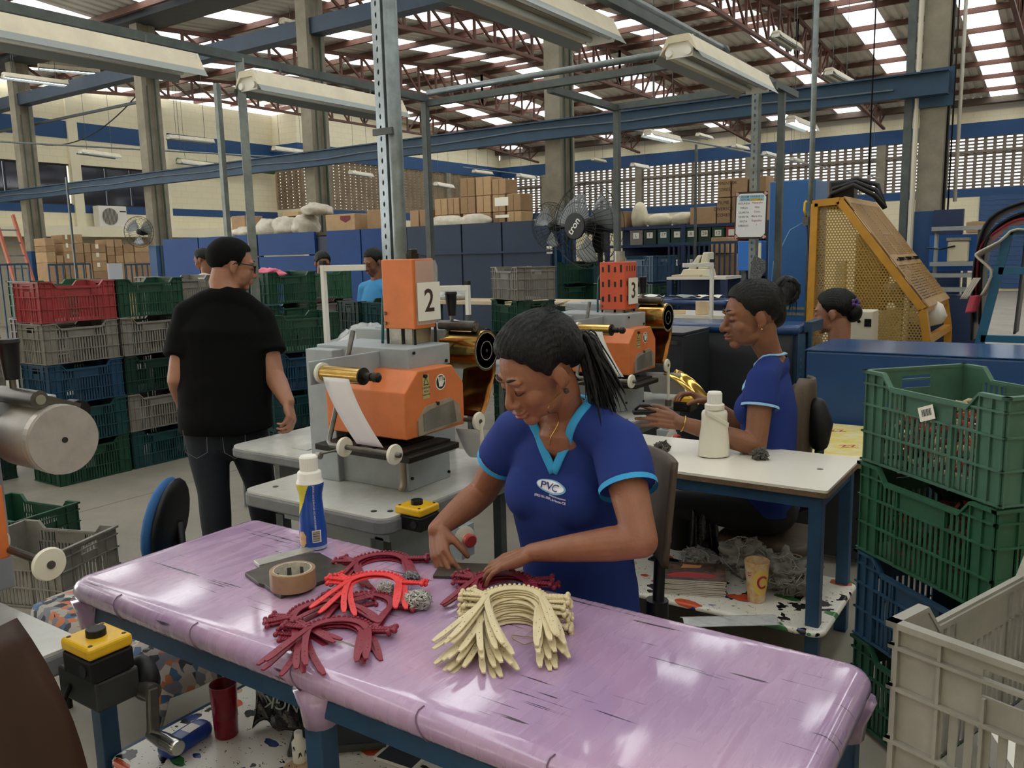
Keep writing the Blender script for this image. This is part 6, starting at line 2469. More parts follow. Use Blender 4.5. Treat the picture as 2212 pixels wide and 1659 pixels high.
# her chair
WOODB = mat('worn brown plywood', '55473a', .6, var=.35, scale=14, stretch=(1, 1, .3))
ch1 = thing('work_chair', 'worn plywood work chair the ponytail woman sits on', 'chair', (-1.0, 2.1, 0))
bc = PD(1398, 1120, 2.46)
nx = (FWD * .35 + RT * .95).normalized()
ny = Vector((-nx.y, nx.x, 0))
B().slab(lambda u, v: tuple(bc + ny * ((u - .5) * .34) + ZUP * (-.09 + .30 * v) + nx * (.04 * (2 * abs(u - .5)) ** 2 * -1 + .03 * v)), 14, 12, .018).build('backrest', WOODB, ch1, smooth=True)
B().tube([bc + nx * .03 + ZUP * .05, bc + nx * .045 - ZUP * .1, bc + nx * .03 - ZUP * .5, bc - nx * .05 - ZUP * .56, bc - nx * .22 - ZUP * .56], .018, 10).build('back_post', BLACK, ch1, smooth=True)
B().loft([bc + nx * .04 + ZUP * .02, bc + nx * .045 - ZUP * .08], [.034, .034], n=14, round=False).build('post_clamp', BLACK, ch1, smooth=True, autosmooth=50)
B().loft([bc + nx * .035 - ZUP * .26, bc + nx * .03 - ZUP * .5], [.034, .036], n=14, round=False).build('post_sleeve', BLACK, ch1, smooth=True, autosmooth=50)
sc0 = Vector((PEL.x + .02, PEL.y, PEL.z - .155))
b = B()
soft_slab(b, sc0.x - .22, sc0.x + .2, sc0.y - .2, sc0.y + .2, sc0.z - .02, sc0.z + .015, .09)
b.build('seat', WOODB, ch1, smooth=True, autosmooth=50)
B().cyl((sc0.x, sc0.y, .08), (sc0.x, sc0.y, sc0.z), .028).build('gas_column', BLACK, ch1)
for k in range(5):
    a = k * 2 * pi / 5 + .3
    B().tube([(sc0.x, sc0.y, .12), (sc0.x + .27 * cos(a), sc0.y + .27 * sin(a), .06)], .02, 8).build('leg', BLACK, ch1)
    B().ell((sc0.x + .27 * cos(a), sc0.y + .27 * sin(a), .028), .028, nu=10, nv=6).build('caster', BLACK, ch1)

# ------------------------------------------------------------------ the woman with the bun
w2 = thing('person', 'woman with a hair bun in blue shirt seated at press 3', 'person', (-1.15, 3.95, 0))
S2 = 1.24
F2 = (-RT * cos(radians(4)) - FWD * sin(radians(4))) * cos(radians(6)) - ZUP * sin(radians(6))
fr2 = hframe(F2)
b = B()
H2 = PD(1622, 680, 3.68)
P2, M2 = head_shape(b, H2, fr2, S2, nose=1.04)
NB2 = PD(1672, 785, 3.74)
LS2, RS2 = PD(1648, 822, 3.60), PD(1655, 812, 3.96)
lat2 = (LS2 - RS2).normalized()
sp2 = [PD(1668, 1080, 3.82), PD(1664, 1010, 3.80), PD(1660, 940, 3.79), PD(1658, 880, 3.78), PD(1662, 830, 3.77)]
b.loft([P2(-.035, 0, -.045), P2(-.037, 0, -.09), (P2(-.04, 0, -.1) + NB2) / 2, NB2, NB2 - ZUP * .06], [.052 * S2, .051 * S2, .054, .058, .062], n=18)
b.loft(sp2 + [NB2 - ZUP * .02], [(.165, .11), (.145, .10), (.145, .105), (.16, .11), (.14, .09), (.07, .06)], side=lat2, n=24)
b.loft([RS2, (RS2 + NB2) / 2 + ZUP * .01, NB2, (LS2 + NB2) / 2 + ZUP * .01, LS2], [.05, .05, .06, .05, .05], n=16)
LE2, LW2 = PD(1632, 962, 3.56), PD(1466, 912, 3.58)
RE2, RW2 = PD(1610, 930, 4.02), PD(1530, 868, 4.02)
b.loft([LS2, LS2.lerp(LE2, .5), LE2], [.058, .052, .047], n=16)
b.loft([LE2, LE2.lerp(LW2, .3), LW2], [.047, .048, .029], n=16)
b.loft([RS2, RS2.lerp(RE2, .5), RE2], [.056, .05, .045], n=16)
b.loft([RE2, RE2.lerp(RW2, .3), RW2], [.045, .046, .028], n=16)
f2 = (PD(1420, 903, 3.58) - LW2).normalized()
tips2, wl2 = hand(b, LW2, f2, FWD * .9 - ZUP * .3, False, 1.12, [(14, 20, 14), (10, 18, 12), (10, 18, 12), (12, 22, 14)], .12, thumb=(.8, .5, .3))
f2r = (PD(1498, 852, 4.03) - RW2).normalized()
hand(b, RW2, f2r, -ZUP - FWD * .2, True, 1.08, [(30, 35, 25)] * 4, .06)
melt(b, 'body', SKIN2, w2, voxel=.0042, smooth=5)
face_details(w2, P2, M2, S2, lips=True)
b = B()
fw2 = Vector(F2)
fw2.z = 0
fw2.normalize()
b.loft([sp2[0] - ZUP * .04] + sp2 + [NB2 - ZUP * .03], [(.18, .125), (.178, .125), (.16, .118), (.162, .122), (.172, .13), (.16, .105), (.085, .075)], side=lat2, n=28, round=False)
b.loft([RS2, (RS2 + NB2) / 2 + ZUP * .01, NB2 - ZUP * .01, (LS2 + NB2) / 2 + ZUP * .01, LS2], [.064, .064, .076, .064, .066], n=18)
for q in (-1, 1):
    b.ell(sp2[3] + fw2 * .075 + lat2 * (.07 * q), (.075, .075, .08))
b.loft([LS2, LS2.lerp(LE2, .22), LS2.lerp(LE2, .40)], [.07, .077, .080], n=20, round=False)
b.loft([RS2, RS2.lerp(RE2, .22), RS2.lerp(RE2, .42)], [.066, .07, .071], n=20, round=False)
b.ell(LS2, .07)
sh2 = melt(b, 'shirt', SHIRT, w2, voxel=.007, smooth=12)
fold(sh2, ((8, 5, .006), (5, 16, .004)))


def in_v2(p, nrm):
    d = p - NB2
    s_, t_, u_ = d.dot(lat2), d.dot(ZUP), d.dot(fw2)
    if t_ > 0 and (s_ / .082) ** 2 + (u_ / .078) ** 2 < 1 and t_ > .045 - .55 * (u_ + .075):
        return True
    return u_ > .02 and -.13 < t_ < .06 and abs(s_) < .074 * (t_ + .13) / .15


bv2 = surf(sh2)
shirt_cut(sh2, in_v2)
ring = []
for k in range(28):
    a = 2 * pi * k / 28
    p = NB2 + lat2 * (.080 * cos(a)) + fw2 * (.085 * sin(a)) + ZUP * (.04 - .035 * sin(a) - (.13 * max(0, sin(a)) ** 3))
    h = bv2.find_nearest(p)[0]
    ring.append(h + (h - NB2).normalized() * .003)
B().loft(ring, [(.005, .011)] * 28, side=ZUP, n=8, closed=True).build('collar', TRIM2, w2, smooth=True)
B().loft([LS2.lerp(LE2, .385), LS2.lerp(LE2, .425)], [.0805, .0815], n=28, round=False, caps=False).build('cuff', TRIM2, w2, smooth=True)
B().loft([RS2.lerp(RE2, .40), RS2.lerp(RE2, .44)], [.0715, .072], n=24, round=False, caps=False).build('cuff', TRIM2, w2, smooth=True)


hair_cap(w2, P2, S2, lift=.010)
b = B()
b.ell(P2(-.085, 0, -.005), (.055, .06, .07), M2)
melt(b, 'nape_hair', HAIR, w2, voxel=.008, smooth=3)
BC = PD(1699, 627, 3.70)
b = B()
r = random.Random(9)
for k in range(52):
    a = r.uniform(0, 2 * pi)
    tl = r.uniform(-.6, .6)
    rr = r.uniform(.028, .052)
    pts = [BC + (RT * cos(a + q * 1.2) * rr + ZUP * sin(a + q * 1.2) * rr * 1.15 + FWD * (tl * .03 + .012 * sin(q * 2 + k))) for q in np.linspace(0, 4, 9)]
    b.loft(pts, [.006, .010, .011, .011, .011, .010, .010, .009, .004], n=7)
for k in range(16):
    a0 = BC + RT * r.uniform(0, .03) + ZUP * r.uniform(-.03, .03)
    b.loft([a0, a0 + RT * .02 - ZUP * .03, a0 + RT * r.uniform(.0, .03) - ZUP * r.uniform(.05, .11)], [.002, .0015, .0005], n=4)
b.ell(BC, (.05, .05, .054))
b.loft([P2(-.09, 0, .03), BC], [.05, .045], n=12)
b.build('hair_bun', HAIR, w2, smooth=True)
B().ell(P2(-.004, .086, -.046), .005).build('earring', mat('gold stud', 'd0a858', .25, 1.0), w2, smooth=True)
wr = LW2.lerp(LE2, .06)
ax_ = (LE2 - LW2).normalized()
ob = ax_.orthogonal().normalized()
oc = ax_.cross(ob)
B().tube([wr + ob * .0335 * cos(a) + oc * .0335 * sin(a) for a in np.linspace(0, 2 * pi, 19)[:-1]], .0035, 6, closed=True).build('bracelet', mat('gold chain', 'c8a25a', .25, 1.0), w2, smooth=True)
PEL2 = sp2[0] - ZUP * .03
b = B()
for q in (-1, 1):
    hip = PEL2 + Vector((0, .09 * q, -.02))
    kn = hip + Vector((-.42, .02 * q, .0))
    an_ = kn + Vector((.02, 0, -.42))
    b.loft([hip, hip.lerp(kn, .5), kn], [.09, .08, .064], n=16)
    b.loft([kn, kn.lerp(an_, .35), an_], [.062, .056, .042], n=16)
b.loft([PEL2 - lat2 * .05, PEL2 + lat2 * .05], [.12, .12], n=16)
melt(b, 'trousers', mat('black trousers', '121418', .85), w2, voxel=.01, smooth=4)
for q in (-1, 1):
    an_ = PEL2 + Vector((-.40, .11 * q, -.44))
    B().loft([an_ + Vector((.03, 0, -.05)), an_ + Vector((-.08, 0, -.06)), an_ + Vector((-.17, 0, -.07))], [(.045, .04), (.035, .042), (.022, .038)], n=14).build('shoe', BLACK, w2, smooth=True)
# black clamp-like part held in her hand
hp = PD(1392, 890, 3.60)
hk = thing('stamped_part', 'small black plastic part held by the woman with the bun', 'part', hp)
B().obox(hp, (.10, .045, .018), rotz(atan2(RT.y, RT.x))).build('plate', BLACK, hk, bevel=.004)
B().tube([hp - RT * .04 + ZUP * .01, hp - RT * .02 + ZUP * .03, hp + RT * .02 + ZUP * .028, hp + RT * .045 + ZUP * .012], .006, 8).build('hook', BLACK, hk, smooth=True)
# her chair
ch2 = thing('work_chair', 'worn brown chair with a rounded back behind the woman with the bun', 'chair', (-1.0, 4.0, 0))
bc2 = PD(1745, 905, 3.86)
nx2 = (RT * .80 - FWD * .60).normalized()
ny2 = Vector((-nx2.y, nx2.x, 0))


def chair_back(u, v):
    a = (u - .5) * 2
    hw = .19 * sqrt(max(.02, 1 - abs(2 * v - 1) ** 3.0 * .9))
    return tuple(bc2 + ny2 * (a * hw) + ZUP * (-.24 + .43 * v) - nx2 * (.05 * a * a - .02 * v))


B().slab(chair_back, 16, 16, .02).build('backrest', WOODB, ch2, smooth=True)
B().slab(lambda u, v: tuple(Vector(chair_back(.06 + .88 * u, .1 + .86 * v)) - nx2 * .022), 12, 12, .02).build('worn_padding', mat('frayed foam padding', '6c6155', .9, var=.4, scale=40, bump=1, bscale=60), ch2, smooth=True)
B().loft([bc2 + nx2 * .04 + ZUP * .06, bc2 + nx2 * .06 - ZUP * .02, bc2 + nx2 * .055 - ZUP * .1], [.045, .055, .045], n=14).build('back_hub', BLACK, ch2, smooth=True)
B().tube([bc2 + nx2 * .06 - ZUP * .05, bc2 + nx2 * .05 - ZUP * .4, bc2 - nx2 * .05 - ZUP * .45, bc2 - nx2 * .22 - ZUP * .45], .022, 10).build('back_post', BLACK, ch2, smooth=True)
sc2 = Vector((PEL2.x, PEL2.y, PEL2.z - .15))
b = B()
soft_slab(b, sc2.x - .22, sc2.x + .2, sc2.y - .2, sc2.y + .2, sc2.z - .02, sc2.z + .03, .09)
b.build('seat', WOODB, ch2, smooth=True, autosmooth=50)
B().cyl((sc2.x, sc2.y, .08), (sc2.x, sc2.y, sc2.z), .028).build('gas_column', BLACK, ch2)
for k in range(5):
    a = k * 2 * pi / 5
    B().tube([(sc2.x, sc2.y, .12), (sc2.x + .27 * cos(a), sc2.y + .27 * sin(a), .06)], .02, 8).build('leg', BLACK, ch2)
    B().ell((sc2.x + .27 * cos(a), sc2.y + .27 * sin(a), .028), .028, nu=10, nv=6).build('caster', BLACK, ch2)

# ------------------------------------------------------------------ the man in black, back to the camera
mn = thing('person', 'man in a black T-shirt and glasses standing with his back turned', 'person', (-3.75, 3.0, 0))
S3 = 1.10
F3 = (RT * .88 + FWD * .47).normalized() * cos(radians(10)) - ZUP * sin(radians(10))
fr3 = hframe(F3)
H3 = PD(503, 572, 4.3)
b = B()
P3, M3_ = head_shape(b, H3, fr3, S3, jaw=1.08, nose=1.03)
NB3 = PD(490, 640, 4.28)
LS3, RS3 = PD(410, 682, 4.25), PD(560, 690, 4.35)     # his left is at image left
lat3 = (LS3 - RS3).normalized()
sp3 = [PD(488, 920, 4.26), PD(487, 850, 4.28), PD(486, 780, 4.30), PD(486, 720, 4.30), PD(487, 675, 4.30)]
b.loft([P3(-.03, 0, -.04), P3(-.035, 0, -.085), NB3, NB3 - ZUP * .06], [.062 * S3, .066 * S3, .075, .08], n=18)
b.loft(sp3 + [NB3 - ZUP * .02], [(.2, .14), (.2, .14), (.2, .14), (.19, .11), (.14, .08), (.07, .06)], side=lat3, n=24)
b.loft([RS3, (RS3 + NB3) / 2, NB3, (LS3 + NB3) / 2, LS3], [.06, .06, .065, .06, .06], n=16)
RE3, RW3 = PD(592, 812, 4.30), PD(622, 868, 4.18)
b.loft([RS3, RS3.lerp(RE3, .5), RE3], [.068, .062, .053], n=16)
b.loft([RE3, RE3.lerp(RW3, .3), RW3], [.053, .051, .034], n=16)
fm = (PD(630, 905, 4.15) - RW3).normalized()
hand(b, RW3, fm, -RT * .9 + FWD * .2, True, 1.15, [(35, 45, 30), (38, 48, 30), (40, 50, 30), (42, 50, 30)], .04, thumb=(.75, .4, .6))
LE3, LW3 = PD(383, 820, 4.2), PD(398, 880, 4.35)
b.loft([LS3, LS3.lerp(LE3, .5), LE3], [.068, .06, .05], n=16)
b.loft([LE3, LE3.lerp(LW3, .3), LW3], [.05, .049, .033], n=16)
hand(b, LW3, (LW3 - LE3).normalized(), RT, False, 1.15, [(30, 40, 20)] * 4, .04)
melt(b, 'body', SKIN3, mn, voxel=.005, smooth=5)
face_details(mn, P3, M3_, S3, lips=False)
TEE = mat('black cotton', '060607', .9, spec=.15, bump=.2, bscale=10)
b = B()
b.loft([sp3[0] - ZUP * .02] + sp3 + [NB3 - ZUP * .01], [(.232, .185), (.232, .185), (.232, .18), (.240, .178), (.255, .165), (.2, .125), (.092, .085)], side=lat3, n=28, round=False)
b.loft([RS3, (RS3 + NB3) / 2 + ZUP * .005, NB3 - ZUP * .015, (LS3 + NB3) / 2 + ZUP * .005, LS3], [.082, .08, .09, .08, .082], n=18)
b.loft([RS3, RS3.lerp(RE3, .35), RS3.lerp(RE3, .62)], [.085, .092, .096], n=20, round=False)
b.loft([LS3, LS3.lerp(LE3, .35), LS3.lerp(LE3, .66)], [.085, .09, .092], n=20, round=False)
b.ell(RS3, .085)
b.ell(LS3, .085)
ts = melt(b, 't_shirt', TEE, mn, voxel=.009, smooth=6)
fold(ts, ((6, 4, .008), (3, 16, .005)))


hair_cap(mn, P3, S3, line=LINE_M, lift=.011, groove=.0, m=mat('short black hair', '070606', .85, spec=.2, bump=1, bscale=300))
gl = B()
for q in (-1, 1):
    gl.tube([P3(.098, q * .008, .004), P3(.100, q * .03, .010), P3(.094, q * .054, .006), P3(.094, q * .054, -.022), P3(.100, q * .03, -.026), P3(.1, q * .008, -.018)], .0028, 6, closed=True)
    gl.tube([P3(.094, q * .054, .006), P3(.06, q * .078, .008), P3(-.005, q * .085, .008), P3(-.02, q * .082, -.01)], .0028, 6)
gl.tube([P3(.099, -.008, .0), P3(.104, 0, .002), P3(.099, .008, .0)], .0025, 6)
gl.build('glasses', BLACK, mn)
b = B()
PEL3 = sp3[0] - ZUP * .01
for q, dx, dy in ((-1, .02, .10), (1, -.02, -.06)):
    hip = PEL3 - lat3 * (.1 * q) * -1 + ZUP * -.03
    hip = PEL3 + lat3 * (.1 * q) - ZUP * .03
    kn = hip + FWD * dy * .6 + RT * .03 - ZUP * .43
    kn.z = .47
    an_ = kn + FWD * dy * .5 + RT * .01
    an_.z = .08
    b.loft([hip, hip.lerp(kn, .5), kn], [.108, .098, .08], n=18)
    b.loft([kn, kn.lerp(an_, .35), an_], [.08, .078, .062], n=18)
b.loft([PEL3 - lat3 * .07, PEL3 + lat3 * .07], [.13, .13], n=18)
b.loft([PEL3 + ZUP * .08, PEL3], [(.19, .15), (.195, .155)], side=lat3, n=20)
melt(b, 'jeans', JEANS, mn, voxel=.01, smooth=4)
for q, dx, dy in ((-1, .02, .10), (1, -.02, -.06)):
    hip = PEL3 + lat3 * (.1 * q)
    an_ = hip + FWD * dy * 1.1 + RT * .04
    an_.z = 0
    B().loft([an_ + Vector((0, 0, .05)) - FWD * .05, an_ + Vector((0, 0, .05)) + FWD * .06, an_ + Vector((0, 0, .035)) + FWD * .18], [(.05, .045), (.045, .048), (.03, .042)], n=14).build('shoe', BLACK, mn, smooth=True)
b = B()
for q in (-1, 1):
    p = PEL3 + lat3 * (.09 * q) - FWD * .17
    b.tube([p + lat3 * .055 + ZUP * .02, p + lat3 * .05 - ZUP * .09, p - ZUP * .12 - FWD * .003, p - lat3 * .05 - ZUP * .09, p - lat3 * .055 + ZUP * .02], .0016, 4)
b.build('pocket_stitching', mat('denim thread', '6b6a66', .8), mn)


# ------------------------------------------------------------------ people farther back
def far_person(label, H, F, s, shirt_m, skin, hair_line, loc_depth_shift=0, extra=None, hair_m=None, seated=False):
    F = Vector(F).normalized()
    fr = hframe(F)
    t = thing('person', label, 'person', (H[0], H[1], 0))
    b = B()
    P, M = head_shape(b, H, fr, s)
    H = Vector(H)
    Fh = Vector((F.x, F.y, 0)).normalized()
    Lh = ZUP.cross(Fh)
    nb_ = H - ZUP * .19 * s - Fh * .035 * s
    b.loft([P(-.03, 0, -.045), nb_, nb_ - ZUP * .06], [.055 * s, .06 * s, .09 * s], n=14)
    S_ = {q: nb_ + Lh * (.18 * q * s) - ZUP * .06 * s for q in (-1, 1)}
    EL = {q: S_[q] + Lh * (.03 * q) - ZUP * .28 * s + Fh * .02 for q in (-1, 1)}
    WR = {q: EL[q] + Fh * .16 * s - ZUP * .17 * s for q in (-1, 1)}
    for q in (-1, 1):
        b.loft([S_[q], EL[q]], [.05 * s, .042 * s], n=12)
        b.loft([EL[q], WR[q]], [.042 * s, .028 * s], n=12)
        hand(b, WR[q], Fh * .6 - ZUP * .8, -Lh * q, q < 0, s, [(20, 30, 20)] * 4, .05)
    b.loft([nb_ - ZUP * .5 * s, nb_ - ZUP * .1 * s], [(.13, .1), (.15, .1)], side=Lh, n=16)
    melt(b, 'body', skin, t, voxel=.008, smooth=3)
    face_details(t, P, M, s)
    b = B()
    b.loft([nb_ - ZUP * .58 * s, nb_ - ZUP * .35 * s, nb_ - ZUP * .16 * s, nb_ - ZUP * .06 * s, nb_], [(.17 * s, .125 * s), (.165 * s, .125 * s), (.18 * s, .13 * s), (.15 * s, .1 * s), (.075 * s, .07 * s)], side=Lh, n=22, round=False)
    for q in (-1, 1):
        b.loft([S_[q], S_[q].lerp(EL[q], .5)], [.068 * s, .072 * s], n=16, round=False)
        b.ell(S_[q], .068 * s)
    b.loft([S_[-1], nb_ - ZUP * .03, S_[1]], [.066 * s, .075 * s, .066 * s], n=14)
    melt(b, 'shirt', shirt_m, t, voxel=.01, smooth=4)
    b = B()
    pel = nb_ - ZUP * .6 * s
    for q in (-1, 1):
        hip = pel + Lh * .09 * q * s
        if seated:
            kn = hip + Fh * .4
            an_ = Vector((kn.x, kn.y, .07))
        else:
            kn = Vector((hip.x, hip.y, pel.z * .52)) + Fh * .03
            an_ = Vector((hip.x, hip.y, .07))
        b.loft([hip, kn, an_], [.095 * s, .07 * s, .05 * s], n=14)
        b.loft([an_ - ZUP * .02, an_ + Fh * .15 - ZUP * .03], [.045, .035], n=10)
    b.loft([pel - Lh * .06, pel + Lh * .06], [.13 * s, .13 * s], n=14)
    melt(b, 'trousers', JEANS, t, voxel=.014, smooth=3)
    hair_cap(t, P, s, line=hair_line, lift=.010, m=hair_m)
    return t, P, fr


BLUET = mat('bright blue T-shirt', '3d8fc6', .8, var=.1, scale=5)
far_person('man in a bright blue T-shirt looking down behind the orange tower', PD(806, 566, 9.2), -RT * .62 - FWD * .7 - ZUP * .35, 1.2, BLUET, SKIN2, LINE_M)
far_person('far person with short hair and pale shirt behind the crates at left', PD(437, 560, 10.5), -RT * .9 + FWD * .2 - ZUP * .25, 1.08, mat('pale shirt', 'cfcabf', .8), SKIN2, LINE_M)
far_person('far person with messy dark hair behind the green crates', PD(697, 568, 9.6), -FWD * .8 + RT * .4 - ZUP * .3, 1.08, mat('dark red shirt', '5b2b2b', .8), SKIN2, LINE_W)
t3, P_, fr_ = far_person('woman with a purple hair flower sitting before the yellow guard', PD(1800, 674, 6.15), -RT * .85 + FWD * .52 - ZUP * .1, 1.38, mat('black top', '0e0e12', .85), SKIN3, LINE_W, seated=True)
b = B()
b.ell(P_(-.10, 0, -.01), (.065, .07, .075))
b.ell(P_(-.09, 0, .03), (.05, .06, .05))
melt(b, 'gathered_hair', HAIR, t3, voxel=.008, smooth=3)
fl = P_(-.115, .045, .045)
for k in range(5):
    a = k * 2 * pi / 5
    B().ell(fl + RT * .02 * cos(a) + ZUP * .02 * sin(a) - FWD * .03, (.013, .007, .013), nu=10, nv=6).build('flower_petal', mat('purple petal', '5a3a7c', .6), t3, smooth=True)
sx = PD(1800, 674, 6.15)
so = thing('stool', 'plain stool under the woman with the purple hair flower', 'stool', (sx.x, sx.y, 0))
zs_ = sx.z - .79 * 1.38 - .15
B().cyl((sx.x, sx.y, max(.3, zs_) - .03), (sx.x, sx.y, max(.3, zs_)), .17, n=24).build('seat', WOODB, so)
for k in range(4):
    a = k * pi / 2 + .4
    B().cyl((sx.x + .12 * cos(a), sx.y + .12 * sin(a), max(.3, zs_) - .03), (sx.x + .17 * cos(a), sx.y + .17 * sin(a), 0), .014).build('leg', GALV_D, so)
# ================================================================== things on and under the tables
ZTAB = .7535
AZ = atan2(RT.y, RT.x)


def strap_proto(m, name, label, group, sc=1.0, seed=0, sl=1.2):
    """one moulded sandal upper: beaded arch band, studded braided tabs and long holed straps"""
    r = random.Random(seed)
    t = thing(name, label, 'sandal strap', group=group)
    th = .0032

    def arc(a0, a1, r0, r1, n=16, cx=0, cy=0):
        out = [(cx + r1 * cos(a0 + (a1 - a0) * k / n), cy + r1 * sin(a0 + (a1 - a0) * k / n)) for k in range(n + 1)]
        out += [(cx + r0 * cos(a1 + (a0 - a1) * k / n), cy + r0 * sin(a1 + (a0 - a1) * k / n)) for k in range(n + 1)]
        return out
    R0, R1 = .056 * sc, .076 * sc
    B().prism(arc(radians(160), radians(20), R0, R1, cy=-.035 * sc), 0, th).build('band', m, t, bevel=.0008, world=False)
    bd = B()
    for k in range(17):
        a = radians(156 - 132 * k / 16)
        bd.ell((R1 * cos(a) * 1.0, R1 * sin(a) - .035 * sc, th), .0042 * sc, nu=7, nv=4)
    bd.build('beaded_edge', m, t, smooth=True, world=False)
    jl = ((R0 + R1) / 2 * cos(radians(158)), (R0 + R1) / 2 * sin(radians(158)) - .035 * sc)
    jr = ((R0 + R1) / 2 * cos(radians(22)), (R0 + R1) / 2 * sin(radians(22)) - .035 * sc)

    def strap(j, ang, L, w, bend, zl):
        pts = []
        n = 10
        for k in range(n + 1):
            f = k / n
            a = ang + bend * f
            pts.append((j[0] + L * f * cos(ang + bend * f * .5), j[1] + L * f * sin(ang + bend * f * .5), th * .5 + zl * sin(f * pi) * .5, a))
        b = B()
        vs, fs = [], []
        for k, (x, y, z, a) in enumerate(pts):
            ww = w * (1 if k < n else .55) * (1 if k > 0 else 1.3)
            nx, ny = -sin(a) * ww / 2, cos(a) * ww / 2
            vs += [(x + nx, y + ny, z - th / 2), (x - nx, y - ny, z - th / 2), (x - nx, y - ny, z + th / 2), (x + nx, y + ny, z + th / 2)]
        for k in range(n):
            o = k * 4
            for q in range(4):
                fs.append((o + q, o + (q + 1) % 4, o + 4 + (q + 1) % 4, o + 4 + q))
        fs += [(3, 2, 1, 0), tuple(n * 4 + q for q in range(4))]
        b.add(vs, fs)
        b.cur = 1
        h = b
        for k in range(3):
            x, y, z, a = pts[5 + k * 2 - k // 2]
            h.cyl((x, y, z + th / 2), (x, y, z + th / 2 + .0004), .0011 * sc, n=6)
        return b.build('strap', [m, mat('strap hole shadow', '3a2220', .8)], t, world=False)
    strap(jl, radians(276), .135 * sl, .013 * sc, radians(14), .006)
    strap(jl, radians(262), .125 * sl, .013 * sc, radians(-16), .012)
    strap(jr, radians(276), .110 * sl, .013 * sc, radians(8), .006)
    strap(jr, radians(286), .100 * sl, .012 * sc, radians(-12), .012)
    for j, ang, L in ((jl, radians(172), .055 * sc), (jr, radians(-4), .058 * sc), (jl, radians(140), .045 * sc)):
        b = B()
        d = (cos(ang), sin(ang))
        n = (-d[1], d[0])
        w = .017 * sc
        b.prism([(j[0] + n[0] * w / 2, j[1] + n[1] * w / 2), (j[0] - n[0] * w / 2, j[1] - n[1] * w / 2), (j[0] + d[0] * L - n[0] * w / 2 * .7, j[1] + d[1] * L - n[1] * w / 2 * .7), (j[0] + d[0] * L + n[0] * w / 2 * .7, j[1] + d[1] * L + n[1] * w / 2 * .7)], 0, th)
        for k in range(8):
            f = .1 + .8 * k / 7
            for q in (-1, 1):
                b.ell((j[0] + d[0] * L * f + n[0] * w * .25 * q, j[1] + d[1] * L * f + n[1] * w * .25 * q, th), (.0042 * sc, .0042 * sc, .0022), nu=6, nv=4)
        b.build('braided_tab', m, t, smooth=False, world=False)
        e = (j[0] + d[0] * L, j[1] + d[1] * L)
        b = B()
        b.cyl((e[0] - n[0] * .009 * sc, e[1] - n[1] * .009 * sc, th), (e[0] + n[0] * .009 * sc, e[1] + n[1] * .009 * sc, th), .0042 * sc, n=8)
        b.ell((e[0] + n[0] * .010 * sc, e[1] + n[1] * .010 * sc, th), .0058 * sc, nu=8, nv=6)
        b.ell((e[0] - n[0] * .010 * sc, e[1] - n[1] * .010 * sc, th), .0058 * sc, nu=8, nv=6)
        b.build('stud', m, t, smooth=True, world=False)
    return t


CREAM_S = mat('cream pvc strap', 'd9caa2', .5, var=.08, scale=30)
BURG_S = mat('burgundy pvc strap', '861f36', .42, var=.12, scale=30)
RED_S = mat('bright red pvc strap', 'e8393c', .4, var=.08, scale=30)
PLACE = ['topmost', 'second', 'third', 'fourth', 'fifth', 'sixth', 'seventh', 'eighth', 'ninth', 'tenth', 'eleventh', 'twelfth', 'thirteenth', 'lowest']
pc = strap_proto(CREAM_S, 'sandal_strap', 'x', 'cream straps stacked on the pink table', 1.08, 1, 1.75)
r = random.Random(11)
c0 = PZ(1112, 1352, ZTAB)
for k in range(14):
    o = pc if k == 0 else copy_tree(pc)
    lvl = 13 - k
    o.location = c0 + RT * (r.uniform(-.006, .006) - .002 * lvl * 0) + FWD * (-.012 + .0035 * lvl + r.uniform(-.004, .004)) + ZUP * (.0050 * lvl)
    o.rotation_euler = (radians(2), radians(r.uniform(-1, 1)), AZ + radians(r.uniform(-12, 12) - 2))
    tag(o, 'cream sandal upper, %s in the stack on the pink table%s' % (PLACE[k], ' from the top' if 0 < k < 13 else ''))
pb = strap_proto(BURG_S, 'sandal_strap', 'x', 'burgundy straps strewn on the pink table', 1.12, 2, 1.4)
spots = [('farthest burgundy pile, near the blue bottle', (828, 1216), 3, 12, .0), ('burgundy pile at the left, near the tape roll', (690, 1322), 3, 28, .0), ('nearest burgundy pile with hanging straps', (728, 1370), 4, 4, .0),
         ('burgundy pile under the hands of the woman', (1090, 1262), 4, -6, .0), ('burgundy pile beneath the red straps', (800, 1300), 2, -12, .0)]
first = True
for si, (lab, px, n, ang, z0) in enumerate(spots):
    c = PZ(*px, ZTAB)
    for k in range(n):
        o = pb if first else copy_tree(pb)
        first = False
        o.location = c + RT * r.uniform(-.01, .01) + FWD * r.uniform(-.01, .008) + ZUP * (.0065 * (n - 1 - k) + z0)
        o.rotation_euler = (radians(r.uniform(-1, 2)), radians(r.uniform(-1.5, 1.5)), AZ + radians(ang + r.uniform(-10, 10)))
        tag(o, 'burgundy sandal upper, %s of the %s' % (['top', 'second', 'third', 'lowest'][k], lab))
pr_ = strap_proto(RED_S, 'sandal_strap', 'x', 'bright red straps on the pink table', 1.1, 3, 1.4)
c = PZ(812, 1275, ZTAB)
for k in range(2):
    o = pr_ if k == 0 else copy_tree(pr_)
    o.location = c + ZUP * (.030 - .007 * k) + RT * (.004 * k)
    o.rotation_euler = (radians(2), radians(1), AZ + radians(-6 + 7 * k))
    tag(o, 'bright red sandal upper on the pink table, %s of the two' % ('upper' if k == 0 else 'lower'))

